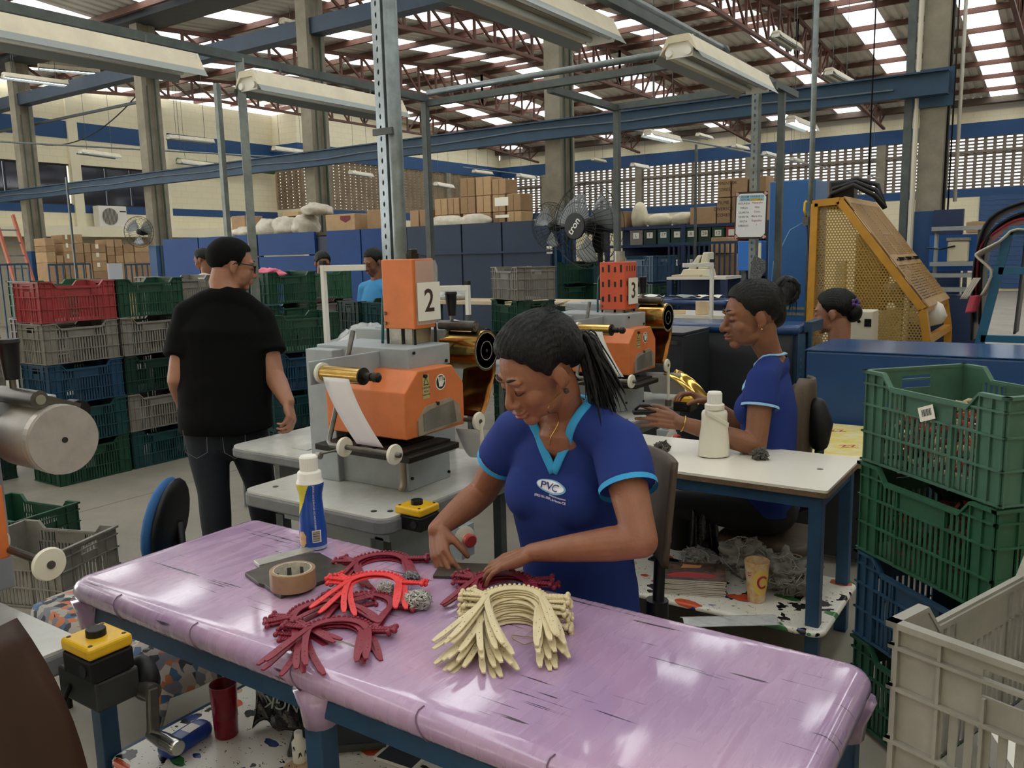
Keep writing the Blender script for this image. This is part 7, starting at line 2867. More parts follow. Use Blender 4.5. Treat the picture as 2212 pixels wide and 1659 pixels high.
# ---- metal plates and tape roll
OILY = mat('oily dark plate', '4f4a40', .45, .5, var=.35, scale=22)
pl = [PZ(*q, ZTAB) for q in ((529, 1244), (625, 1206), (690, 1200), (762, 1238), (607, 1294), (572, 1270), (559, 1266))]
t = thing('metal_plate', 'dark oily metal plate under the brown tape roll', 'plate', pl[0])
B().prism([(p.x, p.y) for p in pl], ZTAB, ZTAB + .010).build('slab', OILY, t, bevel=.0015)
c = pl[3].lerp(pl[4], .5)
for q in (.12, .3, .7, .88):
    e = pl[3].lerp(pl[4], q) + FWD * .012
    B().cyl((e.x, e.y, ZTAB + .010), (e.x, e.y, ZTAB + .0106), .0028, n=8).build('drilled_hole', INK, t)
pl2 = [PZ(*q, ZTAB) for q in ((548, 1218), (664, 1189), (679, 1197), (561, 1229))]
tag(B().prism([(p.x, p.y) for p in pl2], ZTAB, ZTAB + .012).build('steel_bar', mat('whitish steel bar', 'b5b2a8', .35, .5, var=.3, scale=20), bevel=.0012), 'light steel bar with chipped edge behind the tape roll', 'bar')
tc = PZ(634, 1266, ZTAB + .010)
tr_ = thing('tape_roll', 'roll of brown packing tape on the dark plate', 'tape', (tc.x, tc.y, ZTAB + .0102))
B().lathe([(.0505, 0), (.0595, 0), (.060, .002), (.060, .046), (.0595, .048), (.0505, .048), (.0505, 0)], n=48).build('tape', mat('brown tape side', '9a7b5c', .38, var=.1, scale=40), tr_, smooth=True, autosmooth=35, world=False)
B().lathe([(.0480, .0), (.0504, .0), (.0504, .0485), (.0480, .0485), (.0480, .0)], n=48).build('core', mat('printed white core', 'cfc7b8', .7, var=.25, scale=55), tr_, smooth=True, autosmooth=35, world=False)
b = B()
for a0, a1, z0, z1 in ((1.9, 2.15, .012, .035), (1.2, 1.42, .012, .036), (2.7, 2.9, .014, .03), (.7, .85, .014, .03)):
    b.add([(.0478 * cos(a), .0478 * sin(a), z) for a, z in ((a0 + AZ, z0), (a1 + AZ, z0), (a1 + AZ, z1), (a0 + AZ, z1))], [(0, 1, 2, 3)])
b.build('core_print', mat('core ink', '4a4440', .7), tr_, world=False)


# ---- fabric softener bottle
def bottle_blue():
    c = PZ(678, 1182, ZTAB)
    t = thing('softener_bottle', 'blue and yellow softener bottle with white cap on the pink table', 'bottle', (c.x, c.y, ZTAB), AZ)
    S = .98
    prof = [(.036, 0), (.042, .004), (.0425, .012), (.042, .05), (.040, .09), (.0365, .13), (.0345, .155), (.036, .175), (.0405, .192), (.0425, .203), (.041, .210)]
    b = B()
    n = 96
    zz = np.linspace(.012, .208, 90)

    def rad(z):
        for (r0, z0), (r1, z1) in zip(prof, prof[1:]):
            if z0 <= z <= z1:
                return r0 + (r1 - r0) * (z - z0) / (z1 - z0)
        return prof[-1][0]
    vs, fs, mi = [], [], []
    for z in zz:
        for j in range(n):
            a = 2 * pi * j / n
            vs.append((rad(z) * cos(a) * S, rad(z) * .86 * sin(a) * S, z * S))
    for i in range(len(zz) - 1):
        for j in range(n):
            fs.append((i * n + j, i * n + (j + 1) % n, (i + 1) * n + (j + 1) % n, (i + 1) * n + j))
            x = cos(2 * pi * (j + .5) / n)
            z = zz[i]
            yel = z > .125 + (x + .75) * .10 and sin(2 * pi * (j + .5) / n) < .3
            low = z < .06 and x < -.15 and (z - .035) ** 2 / .0006 + (x + .62) ** 2 / .10 < 1
            mi.append(1 if yel else (2 if low else 0))
    b.add(vs, fs)
    b.mi = mi
    b.build('sleeve_label', [mat('deep blue label', '1d4aa0', .25), mat('yellow label', 'd8cf2a', .3), mat('pink flower print', 'd58aa5', .3, var=.5, scale=90, c2='e0c860')], t, smooth=True, world=False)
    B().lathe([(.034, 0), (.0405, .002), (.0412, .012), (.041, .0125)], n=32, flat=.86).build('base', mat('pale blue plastic', '9fb0c4', .3), t, smooth=True, autosmooth=50, world=False)
    B().lathe([(.041, .205), (.0385, .214), (.036, .218), (.036, .236), (.0335, .240), (.029, .243)], n=32, flat=.93).build('collar', WHITE, t, smooth=True, autosmooth=50, world=False)
    b = B()
    pr = []
    for k in range(72):
        a = 2 * pi * k / 72
        q = .0265 + (.0008 if k % 2 else 0)
        pr.append((q * cos(a), q * sin(a)))
    b.prism(pr, .243, .283)
    b.lathe([(.0265, .283), (.024, .288), (.012, .289)], n=24)
    b.build('ribbed_cap', WHITE, t, world=False)
    # print on the side that faces the room
    o = text('CONSERVE FORA DO ALCANCE DAS CRIANÇAS', 'side_text', .0075, Matrix.Identity(4), WHITE, None, 0)
    for v in o.data.vertices:
        u, w = v.co.x, v.co.y
        z = .135 + u
        a = -1.15 + w / .038
        q = rad(min(max(z, .012), .2)) + .0006
        v.co = (q * cos(a) * S, q * .86 * sin(a) * S, z * S)
    o.parent = t
    b = B()
    for j in range(5):
        a0, a1 = -1.42 + j * .13, -1.42 + (j + 1) * .13
        q = .0428
        b.add([(q * cos(a), q * .86 * sin(a), z) for a, z in ((a0, .026), (a1, .026), (a1, .064), (a0, .064))], [(0, 1, 2, 3)])
    bc_ = b.build('barcode_patch', LABELW, t, world=False)
    b = B()
    for k in range(13):
        z0 = .029 + k * .0025
        for j in range(4):
            a0, a1 = -1.38 + j * .13, -1.38 + (j + 1) * .13
            q = .0432
            b.add([(q * cos(a), q * .86 * sin(a), z) for a, z in ((a0, z0), (a1, z0), (a1, z0 + (.0012 if k % 3 else .0018)), (a0, z0 + (.0012 if k % 3 else .0018)))], [(0, 1, 2, 3)])
    b.build('barcode', INK, bc_, world=False)
    return t


bottle_blue()


def tuft(c, rad, label, seed, cols=('7c7a78', 'a6a4a0'), n=120, name='wool_tuft', fl=.75, th=.0012):
    r = random.Random(seed)
    b = B()
    c = Vector(c)
    for k in range(n):
        d = Vector((r.gauss(0, 1), r.gauss(0, 1), r.gauss(0, 1) * fl)).normalized()
        p = c + Vector((d.x * rad[0], d.y * rad[1], d.z * rad[2])) * r.uniform(.3, .95)
        pts = [p]
        v = Vector((r.gauss(0, 1), r.gauss(0, 1), r.gauss(0, 1))).normalized()
        for j in range(6):
            v = (v + Vector((r.gauss(0, 1), r.gauss(0, 1), r.gauss(0, 1))) * .7).normalized()
            q = pts[-1] + v * (sum(rad) / 3 * .35)
            e = q - c
            m_ = sqrt((e.x / rad[0]) ** 2 + (e.y / rad[1]) ** 2 + (e.z / rad[2]) ** 2)
            if m_ > 1.05:
                q = c + e / m_ * 1.02
            q.z = max(q.z, c.z - rad[2] * .9)
            pts.append(q)
        b.cur = r.randrange(2)
        b.tube(pts, r.uniform(.6, 1.5) * th, 4)
    b.cur = 0
    k0 = len(b.v)
    b.ell((0, 0, 0), (1, 1, 1), nu=44, nv=30)
    for i in range(k0, len(b.v)):
        v = Vector(b.v[i])
        v *= .8 + .6 * noise.noise(v * 2.2 + Vector((seed, 0, 0))) + .4 * noise.noise(v * 5 + Vector((0, seed, 0))) + .22 * noise.noise(v * 13)
        b.v[i] = (c.x + v.x * rad[0], c.y + v.y * rad[1], max(c.z - rad[2] * .9, c.z + v.z * rad[2]))
    ms = [mat('wool ' + k, k, .95) for k in cols]
    return tag(b.build(name, ms, None, smooth=True), label, 'wool')


for px, rr, lab, sd, cc in (((905, 1312), (.034, .032, .022), 'grey white wool tuft beside the red straps on the pink table', 1, ('a9a7a2', 'd2d0ca')), ((833, 1281), (.022, .02, .016), 'small pale wool tuft left of the red strap stud', 2, ('a9a7a2', 'd2d0ca')),
                            ((888, 1257), (.024, .02, .015), 'dark grey wool tuft behind the red straps', 3, ('6f7274', '94979a'))):
    p = PZ(*px, ZTAB)
    tuft((p.x, p.y, ZTAB + rr[2] * .9), rr, lab, sd, cc)
for px, rr, lab, sd in (((1430, 978), (.035, .035, .026), 'grey steel wool tuft at the left of the white table', 4), ((1612, 978), (.034, .03, .024), 'grey wool tuft right of the white bottle, left half', 5), ((1642, 992), (.036, .03, .024), 'grey wool tuft right of the white bottle, right half', 6)):
    p = PZ(*px, ZTAB)
    tuft((p.x, p.y, ZTAB + rr[2] * .9), rr, lab, sd, ('55524e', '8d8983'))
for px, lab, m_, rr in (((715, 1283), 'thin yellow rubber band beside the tape roll', mat('yellow rubber', 'd8b870', .5), .016), ((1128, 1385), 'tan rubber band lying in the arch of the cream stack', mat('tan rubber', '9a8a5c', .5), .028)):
    p = PZ(*px, ZTAB)
    pts = [(p.x + rr * (1 + .25 * sin(3 * a)) * cos(a), p.y + rr * .7 * (1 + .2 * cos(2 * a)) * sin(a), ZTAB + .002 + .003 * (1 + sin(2 * a))) for a in np.linspace(0, 2 * pi, 25)[:-1]]
    tag(B().tube(pts, .0012, 6, closed=True).build('rubber_band', m_, None, smooth=True), lab, 'rubber band')
p = PZ(1005, 1236, ZTAB)
tag(B().obox((p.x, p.y, ZTAB + .004), (.16, .10, .008), rotz(AZ - .15)).build('work_plate', OILY, None, bevel=.001), 'flat dark plate on the table under the working hands', 'plate')

# ---- bottle on the white table
c = PZ(1542, 985, ZTAB)
t = thing('white_bottle', 'translucent white refill bottle on the white table', 'bottle', (c.x, c.y, ZTAB), AZ)
MILK = mat('milky plastic', 'e2ddcd', .35)
MILK.node_tree.nodes['Principled BSDF'].inputs['Subsurface Weight'].default_value = .3
MILK.node_tree.nodes['Principled BSDF'].inputs['Subsurface Radius'].default_value = (.02, .02, .015)
B().lathe([(.052, 0), (.066, .004), (.067, .02), (.063, .08), (.056, .13), (.054, .165), (.055, .185), (.051, .197), (.040, .204), (.038, .22)], n=40, flat=.72).build('body', MILK, t, smooth=True, autosmooth=60, world=False)
B().lathe([(.041, .205), (.041, .225), (.036, .229)], n=32).build('neck_ring', MILK, t, smooth=True, autosmooth=40, world=False)
b = B()
b.prism([((.030 + (.001 if k % 2 else 0)) * cos(2 * pi * k / 64), (.030 + (.001 if k % 2 else 0)) * sin(2 * pi * k / 64)) for k in range(64)], .229, .272)
b.lathe([(.030, .272), (.027, .279), (.014, .281)], n=24)
b.build('ribbed_cap', WHITE, t, world=False)
B().slab(lambda u, v: ((u - .5) * .10, -.0405 - .004 * v, .162 + .02 * v - (u - .5) * .06), 8, 4, .003).build('moulded_step', MILK, t, smooth=True, world=False)

# ---- the lower shelf of the white table
ZS = .2135
b = B()
p = PZ(1478, 1282, ZS)
for k in range(9):
    q = thing('magazine', ['magazine with a red car on its cover, on top of the magazine pile', 'second magazine in the pile on the lower shelf', 'third magazine in the pile on the lower shelf', 'fourth magazine in the pile on the lower shelf', 'fifth magazine in the pile on the lower shelf', 'sixth magazine in the pile on the lower shelf',
                           'seventh magazine in the pile on the lower shelf', 'eighth magazine in the pile on the lower shelf', 'lowest magazine in the pile on the lower shelf'][8 - k], 'magazine', (p.x, p.y + .09, ZS + .0075 * k), AZ - .25 + .02 * (k % 3), group='magazines under the white table')
    B().box(-.135, .135, -.10, .10, 0, .0065).build('pages', mat('magazine pages', 'c9c2b4', .7, var=.2, scale=60, stretch=(1, 1, 30)), q, world=False)
    B().box(-.136, .136, -.101, .101, .0065, .0072).build('cover', mat('magazine cover', '6b4a3c', .25, var=.6, scale=14, c2='2b2622'), q, world=False)
    if k == 8:
        b = B()
        b.prism([(-.11, -.055), (-.09, -.075), (.07, -.07), (.10, -.05), (.09, -.03), (.03, -.015), (-.03, -.012), (-.08, -.03)], .0072, .0078)
        b.build('red_car_print', mat('red car print', 'b3121f', .3), q, world=False)
        B().prism([(-.05, .03), (.03, .04), (.04, .07), (-.04, .075)], .0072, .0078).build('orange_print', mat('orange print', 'c98a52', .4), q, world=False)
for px, rr, lab, sd in (((1690, 1285), (.125, .10, .085), 'large heap of grey wool waste beside the printed cup', 21), ((1600, 1245), (.11, .11, .085), 'heap of grey wool waste behind the printed cup', 22), ((1500, 1235), (.09, .08, .05), 'low heap of grey wool behind the magazines', 23)):
    p = PZ(*px, ZS)
    tuft((p.x, p.y + .05, ZS + rr[2] * .85), rr, lab, sd, ('8d8a85', 'b3b0a9'), n=90, name='wool_heap', th=.0014)
p = PZ(1630, 1300, ZS)
t = thing('plastic_cup', 'tall yellow and red printed plastic cup on the lower shelf', 'cup', (p.x, p.y + .02, ZS), AZ)
CUP = mat('cup plastic', 'd9c7a4', .3, var=.35, scale=30, c2='c98f4a')
B().lathe([(.033, 0), (.034, .004), (.050, .17), (.0485, .17), (.0325, .006), (.03, .005)], n=36).build('wall', CUP, t, smooth=True, autosmooth=50, world=False)
b = B()
for i in range(12):
    for j in range(10):
        pass
n = 14
vs, fs = [], []
for i in range(n + 1):
    for j in range(n + 1):
        u, v = (i / n - .5) * 2, (j / n - .5) * 2
        k = sqrt(max(1e-6, u * u + v * v))
        m_ = max(abs(u), abs(v))
        u2, v2 = (u * m_ / k, v * m_ / k) if k > 1e-3 else (0, 0)
        z = .09 + v2 * .055
        a = -pi / 2 + .25 + u2 * .95
        q = .034 + .016 * z / .17 + .0012
        vs.append((q * cos(a), q * sin(a), z))
for i in range(n):
    for j in range(n):
        o_ = i * (n + 1) + j
        fs.append((o_, o_ + n + 1, o_ + n + 2, o_ + 1))
b.add(vs, fs)
b.build('yellow_oval', mat('cup yellow', 'd9b95c', .35), t, smooth=True, world=False)
b = B()
pts = []
for a in np.linspace(.5, 5.6, 22):
    z = .092 + .024 * sin(a)
    an_ = -pi / 2 + .25 + cos(a) * .42
    q = .034 + .016 * z / .17 + .002
    pts.append((q * cos(an_), q * sin(an_), z))
b.tube(pts, [.0012] + [.0045] * 20 + [.001], 6)
b.build('red_arrow_ring', mat('cup red', 'a81f2c', .35), t, smooth=True, world=False)
b = B()
for k in range(14):
    a = k * .9
    z = .035 + .11 * ((k * 7) % 10) / 10
    q = .034 + .016 * z / .17 + .0008
    b.add([(q * cos(a + da), q * sin(a + da), z + dz) for da, dz in ((0, 0), (.3, .004), (.34, .02), (.02, .018))], [(0, 1, 2, 3)])
b.build('red_patches', mat('cup red', 'a81f2c', .35), t, world=False)
p = PZ(1437, 1212, ZS)
t = thing('smartphone', 'black smartphone lying on the shelf behind the magazines', 'phone', (p.x, p.y, ZS), AZ + .9)
B().box(-.035, .035, -.072, .072, 0, .008).build('body', BLACK, t, bevel=.002, world=False)
B().box(-.031, .031, -.062, .062, .008, .0083).build('screen', mat('phone screen', '0b0d12', .08), t, world=False)
SHINY = mat('shiny black film', '101010', .12, bump=.9, bscale=22)
p = PZ(1515, 1215, ZS)
b = B()
b.slab(lambda u, v: tuple(Vector((p.x, p.y + .06, ZS)) + RT * ((u - .5) * .14 * (1 - .3 * v)) + FWD * (.04 * sin(u * 11) * .4 + .05 * v) + ZUP * (.01 + .21 * v)), 16, 14, .01)
tag(b.build('black_bag', SHINY, None, smooth=True), 'shiny black plastic bag standing on the shelf under the white table', 'bag')
p = PZ(1570, 1352, ZS)
b = B()
b.slab(lambda u, v: tuple(Vector((p.x, p.y + .03, ZS)) + RT * ((u - .5) * .36) + FWD * ((v - .5) * .09) + ZUP * (.008 + .018 * abs(sin(u * 9 + v * 3)) * (1 - abs(2 * v - 1)))), 24, 8, .002)
tag(b.build('clear_sleeve', CLEARB, None, smooth=True), 'crinkled clear sleeve along the front of the lower shelf', 'bag')

# ---- the lower shelf of the pink table
p = PZ(490, 1588, ZS)
t = thing('red_tumbler', 'tall dark red plastic tumbler on the shelf under the pink table', 'cup', (p.x, p.y, ZS + .002))
RDP = mat('dark red clear plastic', '7a0f22', .2, alpha=.85)
B().lathe([(.032, 0), (.034, .003), (.040, .165), (.0385, .165), (.031, .006), (.03, .005)], n=36).build('wall', RDP, t, smooth=True, autosmooth=50, world=False)
B().lathe([(.031, .006), (.0345, .06), (.001, .061)], n=30).build('drink', mat('red drink', '8f0d22', .15), t, smooth=True, world=False)
p = PZ(600, 1590, ZS)
b = B()
b.slab(lambda u, v: tuple(Vector((p.x, p.y + .03, ZS)) + RT * ((u - .5) * .20 * (1 - .15 * v)) + FWD * (.03 * sin(u * 7 + v * 4) + .06 * v) + ZUP * (.012 + .17 * v + .012 * sin(u * 13))), 22, 16, .02)
bg = tag(b.build('black_package', mat('glossy black package', '121417', .15, bump=.8, bscale=26), None, smooth=True), 'crinkled black plastic package standing under the pink table', 'package')
text('NGK', 'package_text', .05, frame_matrix(Vector((p.x, p.y + .03, ZS)) + FWD * -.016 + ZUP * .10, RT, ZUP * .9 + FWD * .3) @ Matrix.Rotation(radians(170), 4, 'Z'), GALV, bg, .0005)
p = PZ(402, 1610, ZS)
t = thing('blue_case', 'rounded blue plastic case with a paper label under the pink table', 'case', (p.x, p.y, ZS), AZ + radians(62))
b = B()
soft_slab(b, -.085, .085, -.04, .04, 0, .045, .035)
b.build('shell', mat('glossy blue plastic', '1c3f8f', .25), t, smooth=True, autosmooth=60, world=False)
B().box(.0, .04, -.02, .018, .0452, .0458).build('paper_label', LABELW, t, world=False)
p = PZ(652, 1659, ZS)
t = thing('small_bottle', 'small white bottle with black print by the pink table leg', 'bottle', (p.x - .03, p.y + .02, ZS))
B().lathe([(.018, 0), (.02, .003), (.02, .06), (.012, .07), (.012, .09), (.008, .093)], n=24).build('body', WHITE, t, smooth=True, autosmooth=40, world=False)
b = B()
for k in range(7):
    a = k * .9
    b.add([(.0204 * cos(a + da), .0204 * sin(a + da), .02 + dz + .018 * (k % 2)) for da, dz in ((0, 0), (.55, .004), (.4, .018), (.1, .016))], [(0, 1, 2, 3)])
b.build('black_print', INK, t, world=False)
p = PZ(735, 1590, ZS)
t = thing('tool_tray', 'flat dark tray on the shelf under the pink table', 'tray', (p.x, p.y, ZS), AZ + .1)
B().box(-.14, .14, -.09, .09, .001, .02).build('tray_board', mat('dark tray', '3a3c3d', .6), t, bevel=.003, world=False)
B().box(-.13, .13, -.08, .08, .02, .022).build('rubber_mat', mat('rubber mat', '26282a', .8), t, world=False)
p = PZ(865, 1640, ZS)
t = thing('smartphone', 'smartphone with grey screen lying under the pink table', 'phone', (p.x, p.y, ZS), AZ - .5)
B().box(-.072, .072, -.035, .035, 0, .008).build('body', WHITE, t, bevel=.002, world=False)
B().box(-.06, .06, -.031, .031, .008, .0083).build('screen', mat('phone screen grey', '3b4046', .1), t, world=False)
# ================================================================== the right-hand background
# ---- tall blue cabinet
x0, x1, z0, z1 = rectY((1659, 390), (1757, 700), 8.9)
t = thing('blue_cabinet', 'tall plain blue steel cabinet left of the yellow guard', 'cabinet', (x0, 8.9, 0))
CABB = mat('satin blue cabinet', '1f5a96', .4, var=.08, scale=3)
B().box(x0, x1, 8.9, 9.4, .08, z1).build('body', CABB, t, bevel=.01)
B().box(x0 + .02, x1 - .02, 8.92, 9.38, 0, .08).build('plinth', BLACK, t)
for k in (0, 1):
    B().box(x1 - .32, x1 - .05, 8.893, 8.9, .93 + .06 * k, .96 + .06 * k).build('vent_strip', ALU, t)
# ---- yellow guarded machine
YG = 7.75
YLW = mat('ochre yellow paint', 'c08a2c', .45, var=.15, scale=8)
TAN = mat('tan louvre paint', 'b08d5c', .55, var=.12, scale=6)
g = thing('machine_guard', 'yellow guard hood with perforated side and louvred sloping cover', 'machine guard', (-1.6, YG, 0))


def gp(px, py):
    q = PY(px, py, YG)
    return (q.x, q.z)


PA, PB_, PC_, PDn = gp(1762, 440), gp(1815, 434), gp(1994, 668), gp(2003, 735)
PE = (PDn[0] + .02, .05)
PL = (PA[0] - .02, .05)
poly = [PA, PB_, PC_, PDn, PE, PL]
for a, c in zip(poly, poly[1:] + poly[:1]):
    B().beam((a[0], YG, a[1]), (c[0], YG, c[1]), .06, .085, up=(0, 1, 0)).build('frame_bar', YLW, g)


def inside(pt, pg):
    x, y = pt
    r_ = False
    for (x0_, y0_), (x1_, y1_) in zip(pg, pg[1:] + pg[:1]):
        if (y0_ > y) != (y1_ > y) and x < (x1_ - x0_) * (y - y0_) / (y1_ - y0_) + x0_:
            r_ = not r_
    return r_


PERF = mat('yellow perforated sheet', 'a5843a', .5, .2)


def perf_sheet(yp, zmin, name):
    b = B()
    pit = .026
    hr = .0084
    vs, fs = [], []
    row = 0
    z = zmin
    ztop = max(q[1] for q in poly)
    xmin, xmax = min(q[0] for q in poly), max(q[0] for q in poly)
    while z < ztop:
        x = xmin + (pit / 2 if row % 2 else 0)
        while x < xmax:
            if inside((x, z), poly):
                o = len(vs)
                for k in range(6):
                    a = pi / 6 + k * pi / 3
                    vs.append((x + hr * cos(a), yp, z + hr * sin(a)))
                for k in range(6):
                    a = pi / 6 + k * pi / 3
                    vs.append((x + pit / sqrt(3) * cos(a), yp, z + pit / sqrt(3) * sin(a)))
                for k in range(6):
                    fs.append((o + k, o + (k + 1) % 6, o + 6 + (k + 1) % 6, o + 6 + k))
            x += pit
        z += pit * .866
        row += 1
    b.add(vs, fs)
    o = b.build(name, PERF, g)
    o['kind'] = 'stuff'


perf_sheet(YG, .75, 'perforated_sheet')
YG2 = YG + 1.35
for a, c in ((PB_, PC_), (PC_, PDn), (PDn, PE), (PA, PB_)):
    B().beam((a[0], YG2, a[1]), (c[0], YG2, c[1]), .06, .085, up=(0, 1, 0)).build('frame_bar', YLW, g)
for a in (PA, PB_, PC_, PDn):
    B().beam((a[0], YG, a[1]), (a[0], YG2, a[1]), .06, .06).build('cross_bar', YLW, g)
B().box(PA[0], PB_[0], YG, YG2, PA[1] + .02, PA[1] + .03).build('top_sheet', YLW, g)
sv_ = Vector((PC_[0] - PB_[0], 0, PC_[1] - PB_[1]))
sl = sv_.length
sd = sv_.normalized()
nr = Vector((-sd.z, 0, sd.x))
if nr.z < 0:
    nr = -nr
org = Vector((PB_[0], YG, PB_[1])) + nr * .045
for (s0, s1) in ((.04, .56), (.62, .96)):
    b = B()
    n = int((s1 - s0) * sl / .026)
    for k in range(n):
        c = org + sd * (sl * s0 + (s1 - s0) * sl * (k + .5) / n)
        for w0, w1 in ((.04, .45), (.49, .88), (.92, 1.31)):
            a = c + Vector((0, w0, 0))
            e = c + Vector((0, w1, 0))
            b.beam(a, e, .020, .003, up=nr + sd * .45)
    o = b.build('louvre_slats', TAN, g)
    o['kind'] = 'stuff'
    for w in (.02, .47, .90, 1.33):
        B().beam(org + sd * sl * s0 + Vector((0, w, 0)), org + sd * sl * s1 + Vector((0, w, 0)), .035, .008, up=nr).build('louvre_frame', TAN, g)
for s_ in (.02, .59, .98):
    B().beam(org + sd * sl * s_ + Vector((0, .0, 0)), org + sd * sl * s_ + Vector((0, 1.35, 0)), .11 if s_ == .59 else .07, .01, up=nr).build('cover_band', TAN, g)
B().beam(org + sd * sl * .59 + nr * .01 + Vector((0, .15, 0)), org + sd * sl * .59 + nr * .01 + Vector((0, 1.25, 0)), .012, .008, up=nr).build('hinge_rod', DARKM, g)
for w in (.3, .68, 1.1):
    B().obox(org + sd * sl * .59 + nr * .018 + Vector((0, w, 0)), (.05, .05, .03)).build('hinge', DARKM, g)
# inside the guard
inn = thing('cutting_machine', 'pale machine behind the perforated yellow sheet', 'machine', (-1.9, YG + .6, 0))
WM = mat('cream machine enamel', 'cfc8b2', .45)
cx = (PA[0] + PC_[0]) / 2
B().box(PA[0] + .1, cx + .15, YG + .35, YG + .9, .1, 1.05).build('bed', WM, inn, bevel=.02)
B().box(PA[0] + .25, PA[0] + .5, YG + .45, YG + .8, 1.05, 1.75).build('column', mat('tan casting', '9a7a52', .5), inn, bevel=.03)
B().box(PA[0] + .12, PA[0] + .2, YG + .3, YG + .4, 1.05, 1.5).build('work_light', TUBE_OFF, inn)
B().cyl((cx - .2, YG + .6, 1.2), (cx + .2, YG + .6, 1.2), .09, n=20).build('feed_roller', ALU, inn, smooth=True)
qd = PY(1870, 700, YG + .1)
B().lathe([(.02, 0), (.12, .03), (.16, .1), (.12, .2), (.05, .24)], (PDn[0] - .08, YG + .55, .9), n=24).build('dust_hood', mat('white hood', 'ddd9d0', .5), inn, smooth=True)
wbx = thing('control_box', 'white control box on the machine right of the flower-haired woman', 'box', (PY(1860, 700, 6.9).x, 6.9, .7))
x0, x1, z0, z1 = rectY((1838, 672), (1884, 735), 6.9)
B().box(x0, x1, 6.9, 7.15, z0 - .1, z1).build('casing', WM, wbx, bevel=.01)
B().cyl((x0 + .06, 6.9, z1 - .08), (x0 + .06, 6.885, z1 - .08), .012, n=12).build('knob', BLACK, wbx)
B().box(x0 + .1, x0 + .15, 6.893, 6.9, z1 - .12, z1 - .06).build('display', BLACK, wbx)
B().cyl(((x0 + x1) / 2, 7.02, 0), ((x0 + x1) / 2, 7.02, z0 - .1), .03).build('stand_post', GALV_D, wbx)
# black hoses and arm above the guard
bl = thing('hose_bundle', 'black hoses and actuator on top of the yellow guard', 'machine part', (PA[0] + .2, YG + .4, PA[1]))
for k in range(3):
    z = PA[1] + .0 + .05 * k
    B().tube([(PA[0] + .02, YG + .35 + .05 * k, PA[1] + .02), (PA[0] + .05, YG + .35 + .05 * k, z + .1), (PA[0] + .25, YG + .3 + .07 * k, z + .16 - .02 * k), (PA[0] + .42, YG + .35 + .06 * k, z + .06), (PA[0] + .50, YG + .4, PA[1] - .05)], .022, 8).build('hose', BLACK, bl, smooth=True)
B().obox((PA[0] + .12, YG + .5, PA[1] + .13), (.22, .2, .18)).build('actuator', BLACK, bl, bevel=.02)
B().obox((PA[0] + .3, YG + .45, PA[1] + .11), (.05, .02, .04)).build('label_plate', LABELW, bl)
# yellow pull handle with cable by the pole
q = PD(1742, 450, 7.9)
t = thing('pull_handle', 'yellow pull handle with cables hanging on the thin steel pole', 'handle', q)
B().tube([q + ZUP * .07, q + ZUP * .05 - RT * .015, q - ZUP * .02 - RT * .02, q - ZUP * .07], .012, 8).build('grip', YELLOW, t, smooth=True)
B().tube([q - ZUP * .07, q - ZUP * .25 + RT * .02, q - ZUP * .7 + RT * .05, q - ZUP * 1.2 + RT * .06], .008, 6).build('cable', mat('blue cable', '26306a', .5), t, smooth=True)
B().tube([q - ZUP * .12, q - ZUP * .2 - RT * .15, q - ZUP * .5 - RT * .3, q - ZUP * .85 - RT * .33], .005, 6).build('air_hose', mat('light blue hose', '5d9cc4', .4), t, smooth=True)
B().obox(q - ZUP * .12, (.05, .05, .08)).build('valve', STEELT, t)
B().beam(q - ZUP * .12, (-2.22, 8.5, q.z - .12), .02, .02).build('bracket', STEELT, t)

# ---- big blue box bench in front of the guard and the yellow bench
BLUB = mat('blue bench paint', '1d4478', .38, var=.12, scale=4)
YB5 = 5.1
x0, z1 = PY(1742, 757, YB5).x, PY(1742, 757, YB5).z
t = thing('blue_bench_box', 'large blue box bench across the right behind the green crates', 'bench', (x0 + 1, YB5, 0))
yb_ = 5.8
B().box(x0, 2.2, YB5, yb_, 0, z1).build('body', BLUB, t, bevel=.015)
B().box(x0 - .005, 2.2, YB5 - .004, yb_, z1, z1 + .006).build('top_sheet', mat('glossy blue top', '24507f', .22, var=.15, scale=3), t)
YPAP = mat('yellow wrapped board', 'd8c24a', .35, var=.5, scale=10, c2='e3d9ae')
z6 = .60
t = thing('yellow_bench', 'low bench wrapped in yellow printed plastic behind the chair', 'bench', (-.9, 4.6, 0))
bb = B()
soft_slab(bb, -1.55, -.45, 4.22, 5.04, z6 - .06, z6, .04)
bt_ = bb.build('wrapped_top', YPAP, t, smooth=True, autosmooth=40)
for k in range(7):
    M_ = frame_matrix((-1.35 + .14 * k, 4.45 + .18 * (k % 3), z6 + .001), (cos(.5), sin(.5), 0), (-sin(.5), cos(.5), 0))
    text('ZZ', 'printed_mark', .07, M_, mat('red print', 'b5302c', .5), bt_, .0003)
for x in (-1.5, -.5):
    for y in (4.28, 4.98):
        B().box(x - .02, x + .02, y - .02, y + .02, 0, z6 - .05).build('leg', DB, t)
B().box(-1.5, -.5, 4.3, 4.32, .05, z6 - .06).build('front_skirt', mat('dark skirt', '14161b', .8), t)

